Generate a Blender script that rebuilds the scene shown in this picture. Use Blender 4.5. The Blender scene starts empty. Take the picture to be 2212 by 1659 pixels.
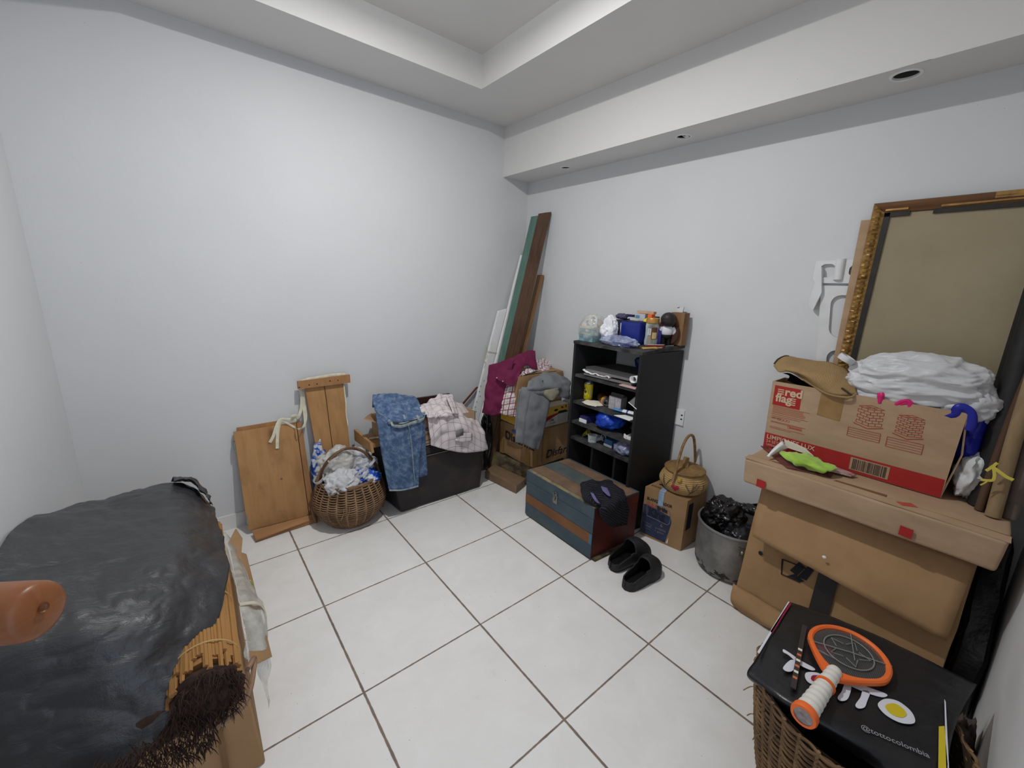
import bpy, bmesh, math, random
from mathutils import Vector as V, Matrix, noise
PI = math.pi
scene = bpy.context.scene
C = bpy.context.collection

# ------------------------------------------------------------------ camera
# room: back wall is the plane y=0, right wall starts at x=0 in the far corner, floor z=0, metres
CAM = V((-2.24661697, -2.62736971, 1.42303645))
YAW, PITCH, ROLL, FPX, PW, PH = 0.687460535, 0.237127946, 0.035156548, 882.459085, 2212, 1659
FW = V((math.sin(YAW)*math.cos(PITCH), math.cos(YAW)*math.cos(PITCH), -math.sin(PITCH)))
_r = FW.cross(V((0, 0, 1))).normalized(); _u = _r.cross(FW)
RT = _r*math.cos(ROLL) + _u*math.sin(ROLL); UP = -_r*math.sin(ROLL) + _u*math.cos(ROLL)
cd = bpy.data.cameras.new('camera'); cam = bpy.data.objects.new('camera', cd); C.objects.link(cam)
cd.sensor_fit = 'HORIZONTAL'; cd.sensor_width = 36; cd.lens = FPX*36/PW; cd.clip_start = .02
mw = Matrix.Identity(4)
for i in range(3):
    mw[i][0], mw[i][1], mw[i][2], mw[i][3] = RT[i], UP[i], -FW[i], CAM[i]
cam.matrix_world = mw; scene.camera = cam

# ------------------------------------------------------------------ light
scene.view_settings.view_transform = 'Standard'; scene.view_settings.look = 'None'
scene.view_settings.gamma = 1; scene.view_settings.use_curve_mapping = False
scene.view_settings.exposure = 0.0
w = bpy.data.worlds.new('sky'); scene.world = w; w.use_nodes = True
w.node_tree.nodes['Background'].inputs[0].default_value = (.55, .68, 1, 1)
w.node_tree.nodes['Background'].inputs[1].default_value = .08
LAMP = V((-1.52, -1.28, 2.672))
def light(name, kind, loc, power, col, **k):
    l = bpy.data.lights.new(name, kind); l.energy = power; l.color = col
    for a, b in k.items(): setattr(l, a, b)
    o = bpy.data.objects.new(name, l); o.location = loc; C.objects.link(o); return o
light('ceiling_lamp_light', 'AREA', LAMP - V((0, 0, .012)), 26, (.985, .995, 1), shape='DISK', size=.07)
light('ceiling_lamp_glow', 'POINT', LAMP - V((0, 0, .03)), 3.5, (.985, .995, 1), shadow_soft_size=.03)
o = light('doorway_daylight', 'AREA', (-2.1, -2.93, 1.15), 7, (.72, .82, 1), shape='RECTANGLE', size=.8, size_y=1.9)
o.rotation_euler = (PI/2, 0, 0)                       # daylight entering through the doorway behind the viewer

# ------------------------------------------------------------------ measuring: photograph pixel -> point on a plane of the room
def ray(x, y): return RT*((x-PW/2)/FPX) - UP*((y-PH/2)/FPX) + FW
def U(x, y, pl, off=0.):
    """pl: ('x'|'y'|'z', value) or (point, normal); off moves that plane along its normal, towards the viewer"""
    d = ray(x, y)
    if isinstance(pl[0], str):
        n = V([1. if c == pl[0] else 0. for c in 'xyz']); p0 = n*pl[1]
    else: p0, n = V(pl[0]), V(pl[1]).normalized()
    if n.dot(d) > 0: n = -n
    p0 = p0 + n*off
    return CAM + d*((p0-CAM).dot(n)/d.dot(n))
def UX(x, y, X): return U(x, y, ('x', X))
def UY(x, y, Y): return U(x, y, ('y', Y))
def UZ(x, y, Z): return U(x, y, ('z', Z))

# ------------------------------------------------------------------ materials
def S(r, g, b, a=1.):
    f = lambda c: (c/12.92 if c <= .04045 else ((c+.055)/1.055)**2.4)
    return (f(r/255), f(g/255), f(b/255), a)
class NT:
    def __init__(s, name):
        s.m = bpy.data.materials.new(name); s.m.use_nodes = True; s.t = s.m.node_tree
        s.b = s.t.nodes['Principled BSDF']; s.out = s.t.nodes['Material Output']
    def n(s, typ, **k):
        q = s.t.nodes.new(typ)
        for a, b in k.items(): setattr(q, a, b)
        return q
    def l(s, a, b): s.t.links.new(a, b)
    def coord(s, kind='Object', scale=(1, 1, 1), rot=(0, 0, 0)):
        tc = s.n('ShaderNodeTexCoord'); mp = s.n('ShaderNodeMapping'); s.l(tc.outputs[kind], mp.inputs[0])
        mp.inputs['Scale'].default_value = scale; mp.inputs['Rotation'].default_value = rot; return mp.outputs[0]
    def noise(s, vec, scale, detail=4, rough=.55, dist=0):
        q = s.n('ShaderNodeTexNoise'); q.inputs['Scale'].default_value = scale; q.inputs['Detail'].default_value = detail
        q.inputs['Roughness'].default_value = rough; q.inputs['Distortion'].default_value = dist
        if vec is not None: s.l(vec, q.inputs['Vector'])
        return q.outputs[0]
    def ramp(s, fac, stops):
        q = s.n('ShaderNodeValToRGB'); e = q.color_ramp.elements
        e[0].position, e[0].color = stops[0]; e[1].position, e[1].color = stops[-1]
        for p, c in stops[1:-1]:
            z = e.new(p); z.color = c
        s.l(fac, q.inputs[0]); return q.outputs[0]
    def mix(s, fac, a, b, mode='MIX'):
        q = s.n('ShaderNodeMix', data_type='RGBA', blend_type=mode)
        for v, i in ((fac, 0), (a, 6), (b, 7)):
            if isinstance(v, (int, float, tuple)): q.inputs[i].default_value = v
            else: s.l(v, q.inputs[i])
        return q.outputs[2]
    def math(s, op, a, b=None, c=None):
        q = s.n('ShaderNodeMath', operation=op)
        for i, v in enumerate((a, b, c)):
            if v is None: continue
            if isinstance(v, (int, float)): q.inputs[i].default_value = v
            else: s.l(v, q.inputs[i])
        return q.outputs[0]
    def bump(s, h, strength, dist=.003, prev=None):
        q = s.n('ShaderNodeBump'); q.inputs['Strength'].default_value = strength; q.inputs['Distance'].default_value = dist
        s.l(h, q.inputs['Height']); s.l(q.outputs[0], s.b.inputs['Normal'])
        return q
    def set(s, **k):
        for a, b in k.items(): s.b.inputs[a.replace('_', ' ')].default_value = b
BW = ((0, 0, 0, 1), (1, 1, 1, 1))
def M(name, col, col2=None, rough=.65, spec=.4, metal=0., ns=6., nd=5, stretch=(1, 1, 1), co='Object', lo=.35, hi=.65,
      bump=0., bs=60., bd=.002, bdet=3, trans=0., sheen=0., alpha=1., ior=1.45, dist=0., tw=0.):
    t = NT(name); vec = t.coord(co, stretch)
    if col2 is None: t.set(Base_Color=col)
    else: t.l(t.ramp(t.noise(vec, ns, nd, .6, dist), [(lo, col), (hi, col2)]), t.b.inputs['Base Color'])
    t.set(Roughness=rough, Metallic=metal, IOR=ior, Alpha=alpha)
    t.b.inputs['Specular IOR Level'].default_value = spec
    t.b.inputs['Transmission Weight'].default_value = trans
    if sheen: t.b.inputs['Sheen Weight'].default_value = sheen
    if bump: t.bump(t.noise(vec, bs, bdet), bump, bd)
    if tw:                                              # thin translucent film: light passes through
        tr = t.n('ShaderNodeBsdfTranslucent'); tr.inputs[0].default_value = col
        mx = t.n('ShaderNodeMixShader'); mx.inputs[0].default_value = tw
        t.l(t.b.outputs[0], mx.inputs[1]); t.l(tr.outputs[0], mx.inputs[2]); t.l(mx.outputs[0], t.out.inputs[0])
    return t.m
def wood(name, c1, c2, dark=None, rough=.55, ls=1.2, ws=22., knots=False):
    """grain runs along U"""
    t = NT(name); vec = t.coord('UV', (ls, ws, 1))
    c = t.ramp(t.noise(vec, 2.2, 6, .65, .6), [(.3, c1), (.7, c2)])
    fine = t.noise(t.coord('UV', (3, 160, 1)), 2, 3)
    c = t.mix(t.math('MULTIPLY', fine, .22), c, dark or c1, 'MULTIPLY')
    blot = t.noise(t.coord('UV', (1, 1.6, 1)), 5, 4)
    c = t.mix(t.ramp(blot, [(.5, BW[0]), (.75, (.55,)*3+(1,))]), c, dark or c1)
    if knots:
        vo = t.n('ShaderNodeTexVoronoi'); t.l(t.coord('UV', (3.2, 5.5, 1)), vo.inputs['Vector']); vo.inputs['Scale'].default_value = 1.15
        c = t.mix(t.ramp(vo.outputs[0], [(.05, (.8,)*3+(1,)), (.17, BW[0])]), c, dark or c1)
    t.l(c, t.b.inputs['Base Color']); t.set(Roughness=rough); t.b.inputs['Specular IOR Level'].default_value = .3
    t.bump(fine, .25, .001); return t.m
def stripes(name, base, us, vs, rough=.85, jitter=None, co='UV'):
    """woven cloth; us/vs: (period m, centre 0-1, half width 0-1, colour, opacity)"""
    t = NT(name); tc = t.n('ShaderNodeTexCoord'); sp = t.n('ShaderNodeSeparateXYZ'); t.l(tc.outputs[co], sp.inputs[0]); c = base
    for ax, lst in ((0, us), (1, vs)):
        for per, cen, hw, colr, op in lst:
            f = t.math('FRACT', t.math('ADD', t.math('DIVIDE', sp.outputs[ax], per), .5-cen))
            d = t.math('ABSOLUTE', t.math('SUBTRACT', f, .5)); k = t.math('MULTIPLY', t.math('LESS_THAN', d, hw), op)
            c = t.mix(k, c, colr)
    if isinstance(c, tuple): t.set(Base_Color=c)
    else: t.l(c, t.b.inputs['Base Color'])
    t.set(Roughness=rough); t.b.inputs['Specular IOR Level'].default_value = .15
    t.bump(t.noise(t.coord('UV'), 900, 2), .12, .001); return t.m

# ------------------------------------------------------------------ mesh builder
def cr(p0, p1, p2, p3, t):
    return .5*((2*p1) + (p2-p0)*t + (2*p0-5*p1+4*p2-p3)*t*t + (3*p1-p0-3*p2+p3)*t*t*t)
def spline(pts, n, closed=False):
    pts = [V(p) for p in pts]; m = len(pts); out = []
    segs = m if closed else m-1
    for k in range(n if closed else n+1):
        f = k/n*segs; i = min(int(f), segs-1); t = f-i
        g = (lambda j: pts[j % m]) if closed else (lambda j: pts[j] if 0 <= j < m else (2*pts[0]-pts[1] if j < 0 else 2*pts[-1]-pts[-2]))
        out.append(cr(g(i-1), g(i), g(i+1), g(i+2), t))
    return out
class MB:
    def __init__(s):
        s.bm = bmesh.new(); s.uv = s.bm.loops.layers.uv.new('UVMap'); s.mats = []
    def mi(s, m):
        if m not in s.mats: s.mats.append(m)
        return s.mats.index(m)
    def face(s, vs, m, uvs=None):
        try: f = s.bm.faces.new(vs)
        except ValueError: return None
        f.material_index = s.mi(m); f.smooth = True
        if uvs:
            for l, q in zip(f.loops, uvs): l[s.uv].uv = q
        return f
    def merge(s, bm2, m):
        i0 = s.mi(m); vm = {}
        u2 = bm2.loops.layers.uv.active
        for v in bm2.verts: vm[v] = s.bm.verts.new(v.co)
        for f in bm2.faces:
            try: g = s.bm.faces.new([vm[v] for v in f.verts])
            except ValueError: continue
            g.material_index = i0; g.smooth = True
            if u2:
                for a, b in zip(f.loops, g.loops): b[s.uv].uv = a[u2].uv
        bm2.free()
    def hexa(s, c, m, bev=0., seg=2, sub=0, jit=0., seed=0):
        """c: 8 corners, bottom 4 (ccw) then top 4; u along c0->c1"""
        bm = bmesh.new(); uv = bm.loops.layers.uv.new('UVMap'); c = [V(q) for q in c]
        vs = [bm.verts.new(q) for q in c]
        for f in ((3, 2, 1, 0), (4, 5, 6, 7), (0, 1, 5, 4), (1, 2, 6, 5), (2, 3, 7, 6), (3, 0, 4, 7)): bm.faces.new([vs[i] for i in f])
        if sub: bmesh.ops.subdivide_edges(bm, edges=bm.edges[:], cuts=sub, use_grid_fill=True)
        if bev: bmesh.ops.bevel(bm, geom=[e for e in bm.edges if e.calc_face_angle(0) > .5], offset=bev, segments=seg, affect='EDGES', profile=.5)
        if jit:
            for v in bm.verts: v.co += noise.noise_vector(v.co*7 + V((seed, 0, 0)))*jit + noise.noise_vector(v.co*22 + V((seed, 3, 0)))*jit*.3
        o = c[0]; a = (c[1]-c[0]).normalized(); b = (c[3]-c[0]); b = (b-a*a.dot(b)).normalized(); d = a.cross(b)
        bm.normal_update()
        for f in bm.faces:
            n = f.normal; ax = max(range(3), key=lambda i: abs(n.dot((a, b, d)[i])))
            for l in f.loops:
                q = l.vert.co-o; p = (q.dot(a), q.dot(b), q.dot(d))
                l[uv].uv = ((p[1], p[2]+.37), (p[0], p[2]+.71), (p[0], p[1]))[ax]
        s.merge(bm, m); return s
    def box(s, lo, hi, m, bev=0., long='x', **k):
        x0, y0, z0 = lo; x1, y1, z1 = hi
        c = [(x0, y0, z0), (x1, y0, z0), (x1, y1, z0), (x0, y1, z0), (x0, y0, z1), (x1, y0, z1), (x1, y1, z1), (x0, y1, z1)]
        if long == 'y': c = [c[i] for i in (1, 2, 3, 0, 5, 6, 7, 4)]
        if long == 'z': c = [(x0, y0, z0), (x0, y0, z1), (x0, y1, z1), (x0, y1, z0), (x1, y0, z0), (x1, y0, z1), (x1, y1, z1), (x1, y1, z0)]
        return s.hexa(c, m, bev, **k)
    def bar(s, p0, p1, wv, tv, m, bev=0., **k):
        """board from p0 to p1 (centre line), full width vector wv, thickness vector tv"""
        p0, p1, wv, tv = V(p0), V(p1), V(wv)/2, V(tv)/2
        c = [p0-wv-tv, p1-wv-tv, p1+wv-tv, p0+wv-tv, p0-wv+tv, p1-wv+tv, p1+wv+tv, p0+wv+tv]
        return s.hexa(c, m, bev, **k)
    def tube(s, pts, r, m, n=8, closed=False, caps=True, flat=None):
        """r number or list; flat=(sx,sy,up) elliptical section"""
        pts = [V(p) for p in pts]; k = len(pts); rings = []; rr = r if isinstance(r, (list, tuple)) else [r]*k
        prev = None
        for i, p in enumerate(pts):
            a = pts[(i-1) % k] if (closed or i > 0) else p; b = pts[(i+1) % k] if (closed or i < k-1) else p
            t = (b-a).normalized() if (b-a).length > 1e-9 else V((0, 0, 1))
            if prev is None:
                h = V(flat[2]) if flat else (V((0, 0, 1)) if abs(t.z) < .9 else V((1, 0, 0)))
                x = (h - t*h.dot(t)).normalized()
            else: x = (prev - t*prev.dot(t)).normalized()
            if flat and len(flat) > 3: x = (V(flat[2]) - t*V(flat[2]).dot(t)).normalized()
            prev = x; y = t.cross(x); fx, fy = (flat[0], flat[1]) if flat else (1, 1)
            rings.append([s.bm.verts.new(p + x*(math.cos(2*PI*j/n)*rr[i]*fx) + y*(math.sin(2*PI*j/n)*rr[i]*fy)) for j in range(n)])
        L = 0
        for i in range(k if closed else k-1):
            A, B = rings[i], rings[(i+1) % k]; L2 = L + (pts[(i+1) % k]-pts[i]).length
            for j in range(n):
                v0, v1 = j/n*.1, (j+1)/n*.1
                s.face([A[j], A[(j+1) % n], B[(j+1) % n], B[j]], m, [(L, v0), (L, v1), (L2, v1), (L2, v0)])
            L = L2
        if caps and not closed:
            s.face(rings[0][::-1], m); s.face(rings[-1], m)
        return s
    def lathe(s, prof, cen, m, n=48, rot=None, caps=True, wob=0., seed=0, ax=None):
        """profile (r, z); rot a Matrix applied before the move to cen"""
        rings = []; cen = V(cen)
        for r, z in prof:
            ring = []
            for j in range(n):
                a = 2*PI*j/n; p = V((r*math.cos(a), r*math.sin(a), z))
                if wob: p *= 1 + wob*noise.noise(V((math.cos(a)*1.5+seed, math.sin(a)*1.5, z*9)))
                ring.append(s.bm.verts.new((rot @ p if rot else p) + cen))
            rings.append(ring)
        R = max(r for r, _ in prof); L = 0
        for i in range(len(rings)-1):
            A, B = rings[i], rings[i+1]; L2 = L + math.hypot(prof[i+1][0]-prof[i][0], prof[i+1][1]-prof[i][1])
            for j in range(n):
                u0, u1 = j/n*2*PI*R, (j+1)/n*2*PI*R
                s.face([A[j], A[(j+1) % n], B[(j+1) % n], B[j]], m, [(u0, L), (u1, L), (u1, L2), (u0, L2)])
            L = L2
        if caps:
            if prof[0][0] > 1e-4: s.face(rings[0][::-1], m)
            if prof[-1][0] > 1e-4: s.face(rings[-1], m)
        return s
    def grid(s, rows, m, nu=24, nv=24, wr=0., ws=12., seed=0., stretch=(1, 1, 1), uv0=(0, 0), fold=0., fs=30., crk=0., cs=9.):
        """cloth patch through control rows (rows run down, points run across)"""
        R = [spline(r, nu) for r in rows]
        cols = [spline([R[i][j] for i in range(len(R))], nv) for j in range(nu+1)]
        P = [[cols[j][i] for j in range(nu+1)] for i in range(nv+1)]
        Q = [[None]*(nu+1) for _ in range(nv+1)]
        for i in range(nv+1):
            for j in range(nu+1):
                a = P[i][min(j+1, nu)]-P[i][max(j-1, 0)]; b = P[min(i+1, nv)][j]-P[max(i-1, 0)][j]; n = a.cross(b)
                n = n.normalized() if n.length > 1e-12 else V((0, 0, 1)); p = P[i][j]
                q = V((p.x*stretch[0], p.y*stretch[1], p.z*stretch[2]))
                h = wr*noise.noise(q*ws + V((seed, seed*2, 0))) + wr*.5*noise.noise(q*ws*2.3 + V((0, seed, seed)))
                if fold: h += fold*(abs(noise.noise(q*fs + V((seed, 7, 0))))*2-.6)
                if crk:
                    q2 = q + noise.noise_vector(q*cs*.6)*(.5/cs)
                    for sc_, am_ in ((1., .6), (2.3, .3), (4.7, .14)): h += crk*am_*(.6 - 2.2*abs(noise.noise(q2*cs*sc_ + V((seed, 0, sc_)))))
                Q[i][j] = p + n*h
        vs = [[s.bm.verts.new(q) for q in row] for row in Q]
        us = [[0.]*(nu+1) for _ in range(nv+1)]; ww = [[0.]*(nu+1) for _ in range(nv+1)]
        mid = nu//2
        for i in range(nv+1):
            for j in range(1, nu+1): us[i][j] = us[i][j-1] + (P[i][j]-P[i][j-1]).length
            for j in range(nu+1): us[i][j] -= 0
            for j in range(nu+1): ww[i][j] = 0 if i == 0 else ww[i-1][j] + (P[i][j]-P[i-1][j]).length
        for i in range(nv):
            for j in range(nu):
                ids = ((i, j), (i+1, j), (i+1, j+1), (i, j+1))
                s.face([vs[a][b] for a, b in ids], m, [(us[a][b]+uv0[0], ww[a][b]+uv0[1]) for a, b in ids])
        return s
    def blob(s, cen, rad, m, seed=0., amp=.25, f=1.2, sub=5, crease=.6, floor=None, rot=None, fine=.05, cut=None):
        """crumpled bag: creased, faceted lump"""
        bm = bmesh.new(); bmesh.ops.create_icosphere(bm, subdivisions=sub, radius=1)
        for v in bm.verts:
            d = v.co.normalized(); q = d*f*2 + V((seed, seed*1.7, -seed))
            h = noise.fractal(q*.7, 1., 2., 3)*.6; wq_ = q + noise.noise_vector(q*.8)*.55
            wq_ = V((wq_.x, wq_.y*.75, wq_.z*1.25))
            for k_, (sc_, am_) in enumerate(((.9, .55), (1.9, .33), (3.8, .17))):
                h += crease*am_*(.55 - 2.2*abs(noise.noise(wq_*sc_ + V((k_*7.1, seed, 0)))))
            h += fine*noise.noise(q*9)
            p = d*(1+amp*h); p = V((p.x*rad[0], p.y*rad[1], p.z*rad[2]))
            if rot: p = rot @ p
            v.co = p + V(cen)
            if floor is not None and v.co.z < floor: v.co.z = floor + (v.co.z-floor)*.02
        s.merge(bm, m); return s
    def poly(s, pts, m, thick=None):
        pts = [V(p) for p in pts]; vs = [s.bm.verts.new(p) for p in pts]
        a = (pts[1]-pts[0]).normalized(); nn = None
        for k in range(2, len(pts)):
            nn = a.cross(pts[k]-pts[0])
            if nn.length > 1e-9: break
        b = nn.normalized().cross(a); uv = [((p-pts[0]).dot(a), (p-pts[0]).dot(b)) for p in pts]
        s.face(vs, m, uv)
        if thick is not None:
            thick = V(thick); v2 = [s.bm.verts.new(p+thick) for p in pts]; s.face(v2[::-1], m, uv[::-1]); n = len(pts)
            for i in range(n): s.face([vs[(i+1) % n], vs[i], v2[i], v2[(i+1) % n]], m, [uv[(i+1) % n], uv[i], uv[i], uv[(i+1) % n]])
        return s
    def text(s, body, size, o, u, v, m, off=.0006, bold=0., sx=1., align='LEFT', shear=0., ext=.0003):
        """lettering on a face: o baseline start, u reading direction, v up"""
        cu = bpy.data.curves.new('t', 'FONT'); cu.body = body; cu.size = size; cu.offset = bold; cu.extrude = ext; cu.align_x = align; cu.shear = shear
        cu.resolution_u = 3
        ob = bpy.data.objects.new('t', cu); me = bpy.data.meshes.new_from_object(ob)
        u, v = V(u).normalized(), V(v).normalized(); n = u.cross(v); o = V(o)+n*off
        bm = bmesh.new(); bm.from_mesh(me)
        for q in bm.verts: q.co = o + u*q.co.x*sx + v*q.co.y + n*q.co.z
        s.merge(bm, m); bpy.data.objects.remove(ob); bpy.data.curves.remove(cu); bpy.data.meshes.remove(me); return s
    def quad(s, o, u, v, w, h, m, off=.0005):
        """printed patch on a face: corner o, directions u, v, size w x h"""
        u, v = V(u).normalized(), V(v).normalized(); n = u.cross(v); o = V(o)+n*off
        return s.poly([o, o+u*w, o+u*w+v*h, o+v*h], m)
def org(bm):
    lo = V([min(v.co[i] for v in bm.verts) for i in range(3)]); hi = V([max(v.co[i] for v in bm.verts) for i in range(3)])
    return V(((lo.x+hi.x)/2, (lo.y+hi.y)/2, lo.z))
def obj(name, mb, parent=None, solid=0., angle=40, base=None, subsurf=0, offset=0.):
    """links the builder's mesh (drawn in room coordinates) as one object"""
    if parent is not None:
        p = parent; L = V((0, 0, 0))
        while p: L = L + p.location; p = p.parent
    else: L = V(base) if base is not None else org(mb.bm)
    me = bpy.data.meshes.new(name); bmesh.ops.transform(mb.bm, matrix=Matrix.Translation(-L), verts=mb.bm.verts)
    mb.bm.to_mesh(me); mb.bm.free()
    for m in mb.mats: me.materials.append(m)
    me.set_sharp_from_angle(angle=math.radians(angle))
    o = bpy.data.objects.new(name, me); C.objects.link(o)
    if parent is not None: o.parent = parent
    else: o.location = L
    if solid:
        z = o.modifiers.new('thickness', 'SOLIDIFY'); z.thickness = solid; z.offset = offset
    if subsurf:
        z = o.modifiers.new('smooth', 'SUBSURF'); z.levels = z.render_levels = subsurf
    return o
def tag(o, label, cat, group=None):
    o['label'] = label; o['category'] = cat
    if group: o['group'] = group
    return o
def thing(name, label, cat, loc, group=None):
    o = bpy.data.objects.new(name, None); o.empty_display_size = .05; o.location = loc; C.objects.link(o)
    return tag(o, label, cat, group)
def struct(name, mb, **k):
    o = obj(name, mb, base=(0, 0, 0), **k); o['kind'] = 'structure'; return o
def weave(mb, cen, prof, rows, stakes, sr, amp, m, n=5, rot=None, jit=0., seed=1, stake_m=None, per=8):
    """wicker: prof(t)->(r,z); horizontal strands passing in and out of upright stakes"""
    rnd = random.Random(seed); cen = V(cen); ns = stakes*per//2
    for i in range(rows):
        r, z = prof((i+.5)/rows); pts = []
        ph = PI*i; dz = rnd.uniform(-jit, jit)
        for j in range(ns):
            a = 2*PI*j/ns; q = r + amp*math.cos(stakes/2*a+ph); jj = jit*noise.noise(V((math.cos(a)*3, math.sin(a)*3, i*.7)))
            p = V((q*math.cos(a), q*math.sin(a), z+dz*.4+jj)); pts.append(cen + (rot @ p if rot else p))
        mb.tube(pts, sr, m, n=n, closed=True)
    for k in range(stakes):
        a = 2*PI*(k+.5)/stakes
        pts = []
        for i in range(14):
            r, z = prof(i/13); p = V((r*math.cos(a), r*math.sin(a), z)); pts.append(cen + (rot @ p if rot else p))
        mb.tube(pts, sr*1.1, stake_m or m, n=5)

# ------------------------------------------------------------------ setting
def wall_mat(name, c):
    t = NT(name); n = t.noise(t.coord('Object'), 2.2, 5, .6)
    col = t.ramp(n, [(.35, c), (.7, tuple(x*.965 for x in c[:3])+(1,))])
    vo = t.n('ShaderNodeTexVoronoi'); t.l(t.coord('Object', (3.1, 3.1, 3.1)), vo.inputs['Vector'])
    col = t.mix(t.math('LESS_THAN', vo.outputs[0], .016), col, S(120, 112, 100))
    t.l(col, t.b.inputs['Base Color']); t.set(Roughness=.62); t.b.inputs['Specular IOR Level'].default_value = .35
    t.bump(t.noise(t.coord('Object'), 55, 4), .10, .004); return t.m
WALL = wall_mat('white_wall_paint', (.665, .67, .675, 1)); CEIL = wall_mat('ceiling_paint', (.72, .705, .685, 1))
def tile_mat():
    t = NT('ceramic_tiles'); tc = t.n('ShaderNodeTexCoord'); sp = t.n('ShaderNodeSeparateXYZ'); t.l(tc.outputs['Object'], sp.inputs[0])
    x = t.math('ADD', sp.outputs[0], .394); y = t.math('ADD', sp.outputs[1], .431)
    wob = t.math('MULTIPLY', t.math('SUBTRACT', t.noise(t.coord('Object'), 30, 3), .5), .004)
    def line(v, hw):
        d = t.math('ADD', t.math('PINGPONG', v, .25), wob); q = t.n('ShaderNodeMapRange', interpolation_type='SMOOTHSTEP')
        t.l(d, q.inputs[0]); q.inputs[1].default_value = hw-.0012; q.inputs[2].default_value = hw+.0012; q.inputs[3].default_value = 1; q.inputs[4].default_value = 0
        return q.outputs[0]
    g = t.math('MAXIMUM', line(x, .0042), line(y, .0031))
    cx = t.math('FLOOR', t.math('DIVIDE', x, .5)); cy = t.math('FLOOR', t.math('DIVIDE', y, .5))
    cv = t.n('ShaderNodeCombineXYZ'); t.l(cx, cv.inputs[0]); t.l(cy, cv.inputs[1])
    wn = t.n('ShaderNodeTexWhiteNoise'); t.l(cv.outputs[0], wn.inputs[0])
    base = t.ramp(t.noise(t.coord('Object'), 7, 6, .65, .4), [(.3, (.76, .735, .70, 1)), (.7, (.84, .82, .79, 1))])
    base = t.mix(t.math('MULTIPLY', wn.outputs[0], .3), base, (.77, .745, .715, 1))
    scuff = t.noise(t.coord('Object', (40, 9, 1), (0, 0, .6)), 1.0, 5, .7)
    base = t.mix(t.ramp(scuff, [(.64, BW[0]), (.8, (.5,)*3+(1,))]), base, (.64, .61, .58, 1))
    vo = t.n('ShaderNodeTexVoronoi'); t.l(t.coord('Object', (5, 5, 1)), vo.inputs['Vector'])
    base = t.mix(t.math('LESS_THAN', vo.outputs[0], .03), base, S(110, 100, 90))
    gr = t.ramp(t.noise(t.coord('Object'), 16, 4), [(.3, S(112, 98, 92)), (.7, S(140, 122, 104))])
    t.l(t.mix(g, base, gr), t.b.inputs['Base Color'])
    t.l(t.mix(g, (.24, .24, .24, 1), (.85, .85, .85, 1)), t.b.inputs['Roughness'])
    b = t.n('ShaderNodeBump', invert=True); b.inputs['Strength'].default_value = .5; b.inputs['Distance'].default_value = .002
    t.l(g, b.inputs['Height']); t.l(b.outputs[0], t.b.inputs['Normal'])
    t.b.inputs['Specular IOR Level'].default_value = .45
    return t.m
TILE = tile_mat()
XL, YF, ZC, ZS, SD, TA = -2.691, -2.80, 2.527, 2.198, .2436, .02
wx = lambda y: .02*-y                                   # the right wall runs very slightly out of square
struct('floor', MB().box((XL-.1, YF-1.2, -.05), (.3, .1, 0), TILE))
struct('wall_back', MB().box((XL-.1, 0, 0), (.15, .1, 2.75), WALL))
struct('wall_left', MB().box((XL-.1, YF-.1, 0), (XL, 0, 2.75), WALL))
struct('wall_right', MB().hexa([(wx(0), .1, 0), (wx(YF-.1), YF-.1, 0), (.2, YF-.1, 0), (.2, .1, 0), (wx(0), .1, 2.75), (wx(YF-.1), YF-.1, 2.75), (.2, YF-.1, 2.75), (.2, .1, 2.75)], WALL))
b = MB()                                                # front wall behind the viewer, with its doorway
b.box((XL, YF-.1, 0), (-2.52, YF, 2.75), WALL); b.box((-1.70, YF-.1, 0), (.1, YF, 2.75), WALL); b.box((-2.52, YF-.1, 2.1), (-1.70, YF, 2.75), WALL)
struct('wall_front', b)
BASE = M('skirting_tile', (.72, .71, .69, 1), (.78, .775, .76, 1), rough=.3, spec=.45, ns=8)
struct('baseboard_back', MB().box((XL, -.009, 0), (0, 0, .088), BASE, bev=.002))
struct('baseboard_right', MB().hexa([(wx(0)-.009, 0, 0), (wx(YF)-.009, YF, 0), (wx(YF), YF, 0), (wx(0), 0, 0), (wx(0)-.009, 0, .088), (wx(YF)-.009, YF, .088), (wx(YF), YF, .088), (wx(0), 0, .088)], BASE))
struct('baseboard_left', MB().box((XL, YF, 0), (XL+.009, 0, .088), BASE, bev=.002, long='y'))
# ceiling with its stepped recess
tx0, tx1, ty0, ty1, tz = -2.06, -.7075, -2.32, -.3774, 2.715
b = MB()
def q4(a, b_, c, d, m=CEIL): b.poly([a, b_, c, d], m)
O = [(XL-.05, YF-.05), (.15, YF-.05), (.15, .05), (XL-.05, .05)]; I = [(tx0, ty0), (tx1, ty0), (tx1, ty1), (tx0, ty1)]
for k in range(4):
    k2 = (k+1) % 4
    q4((*O[k], ZC), (*I[k], ZC), (*I[k2], ZC), (*O[k2], ZC)); q4((*I[k], ZC), (*I[k], tz), (*I[k2], tz), (*I[k2], ZC))
q4((*I[0], tz), (*I[3], tz), (*I[2], tz), (*I[1], tz))
b.box((XL-.1, YF-.1, 2.70), (.2, .1, 2.75), CEIL)
struct('ceiling', b)
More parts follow.
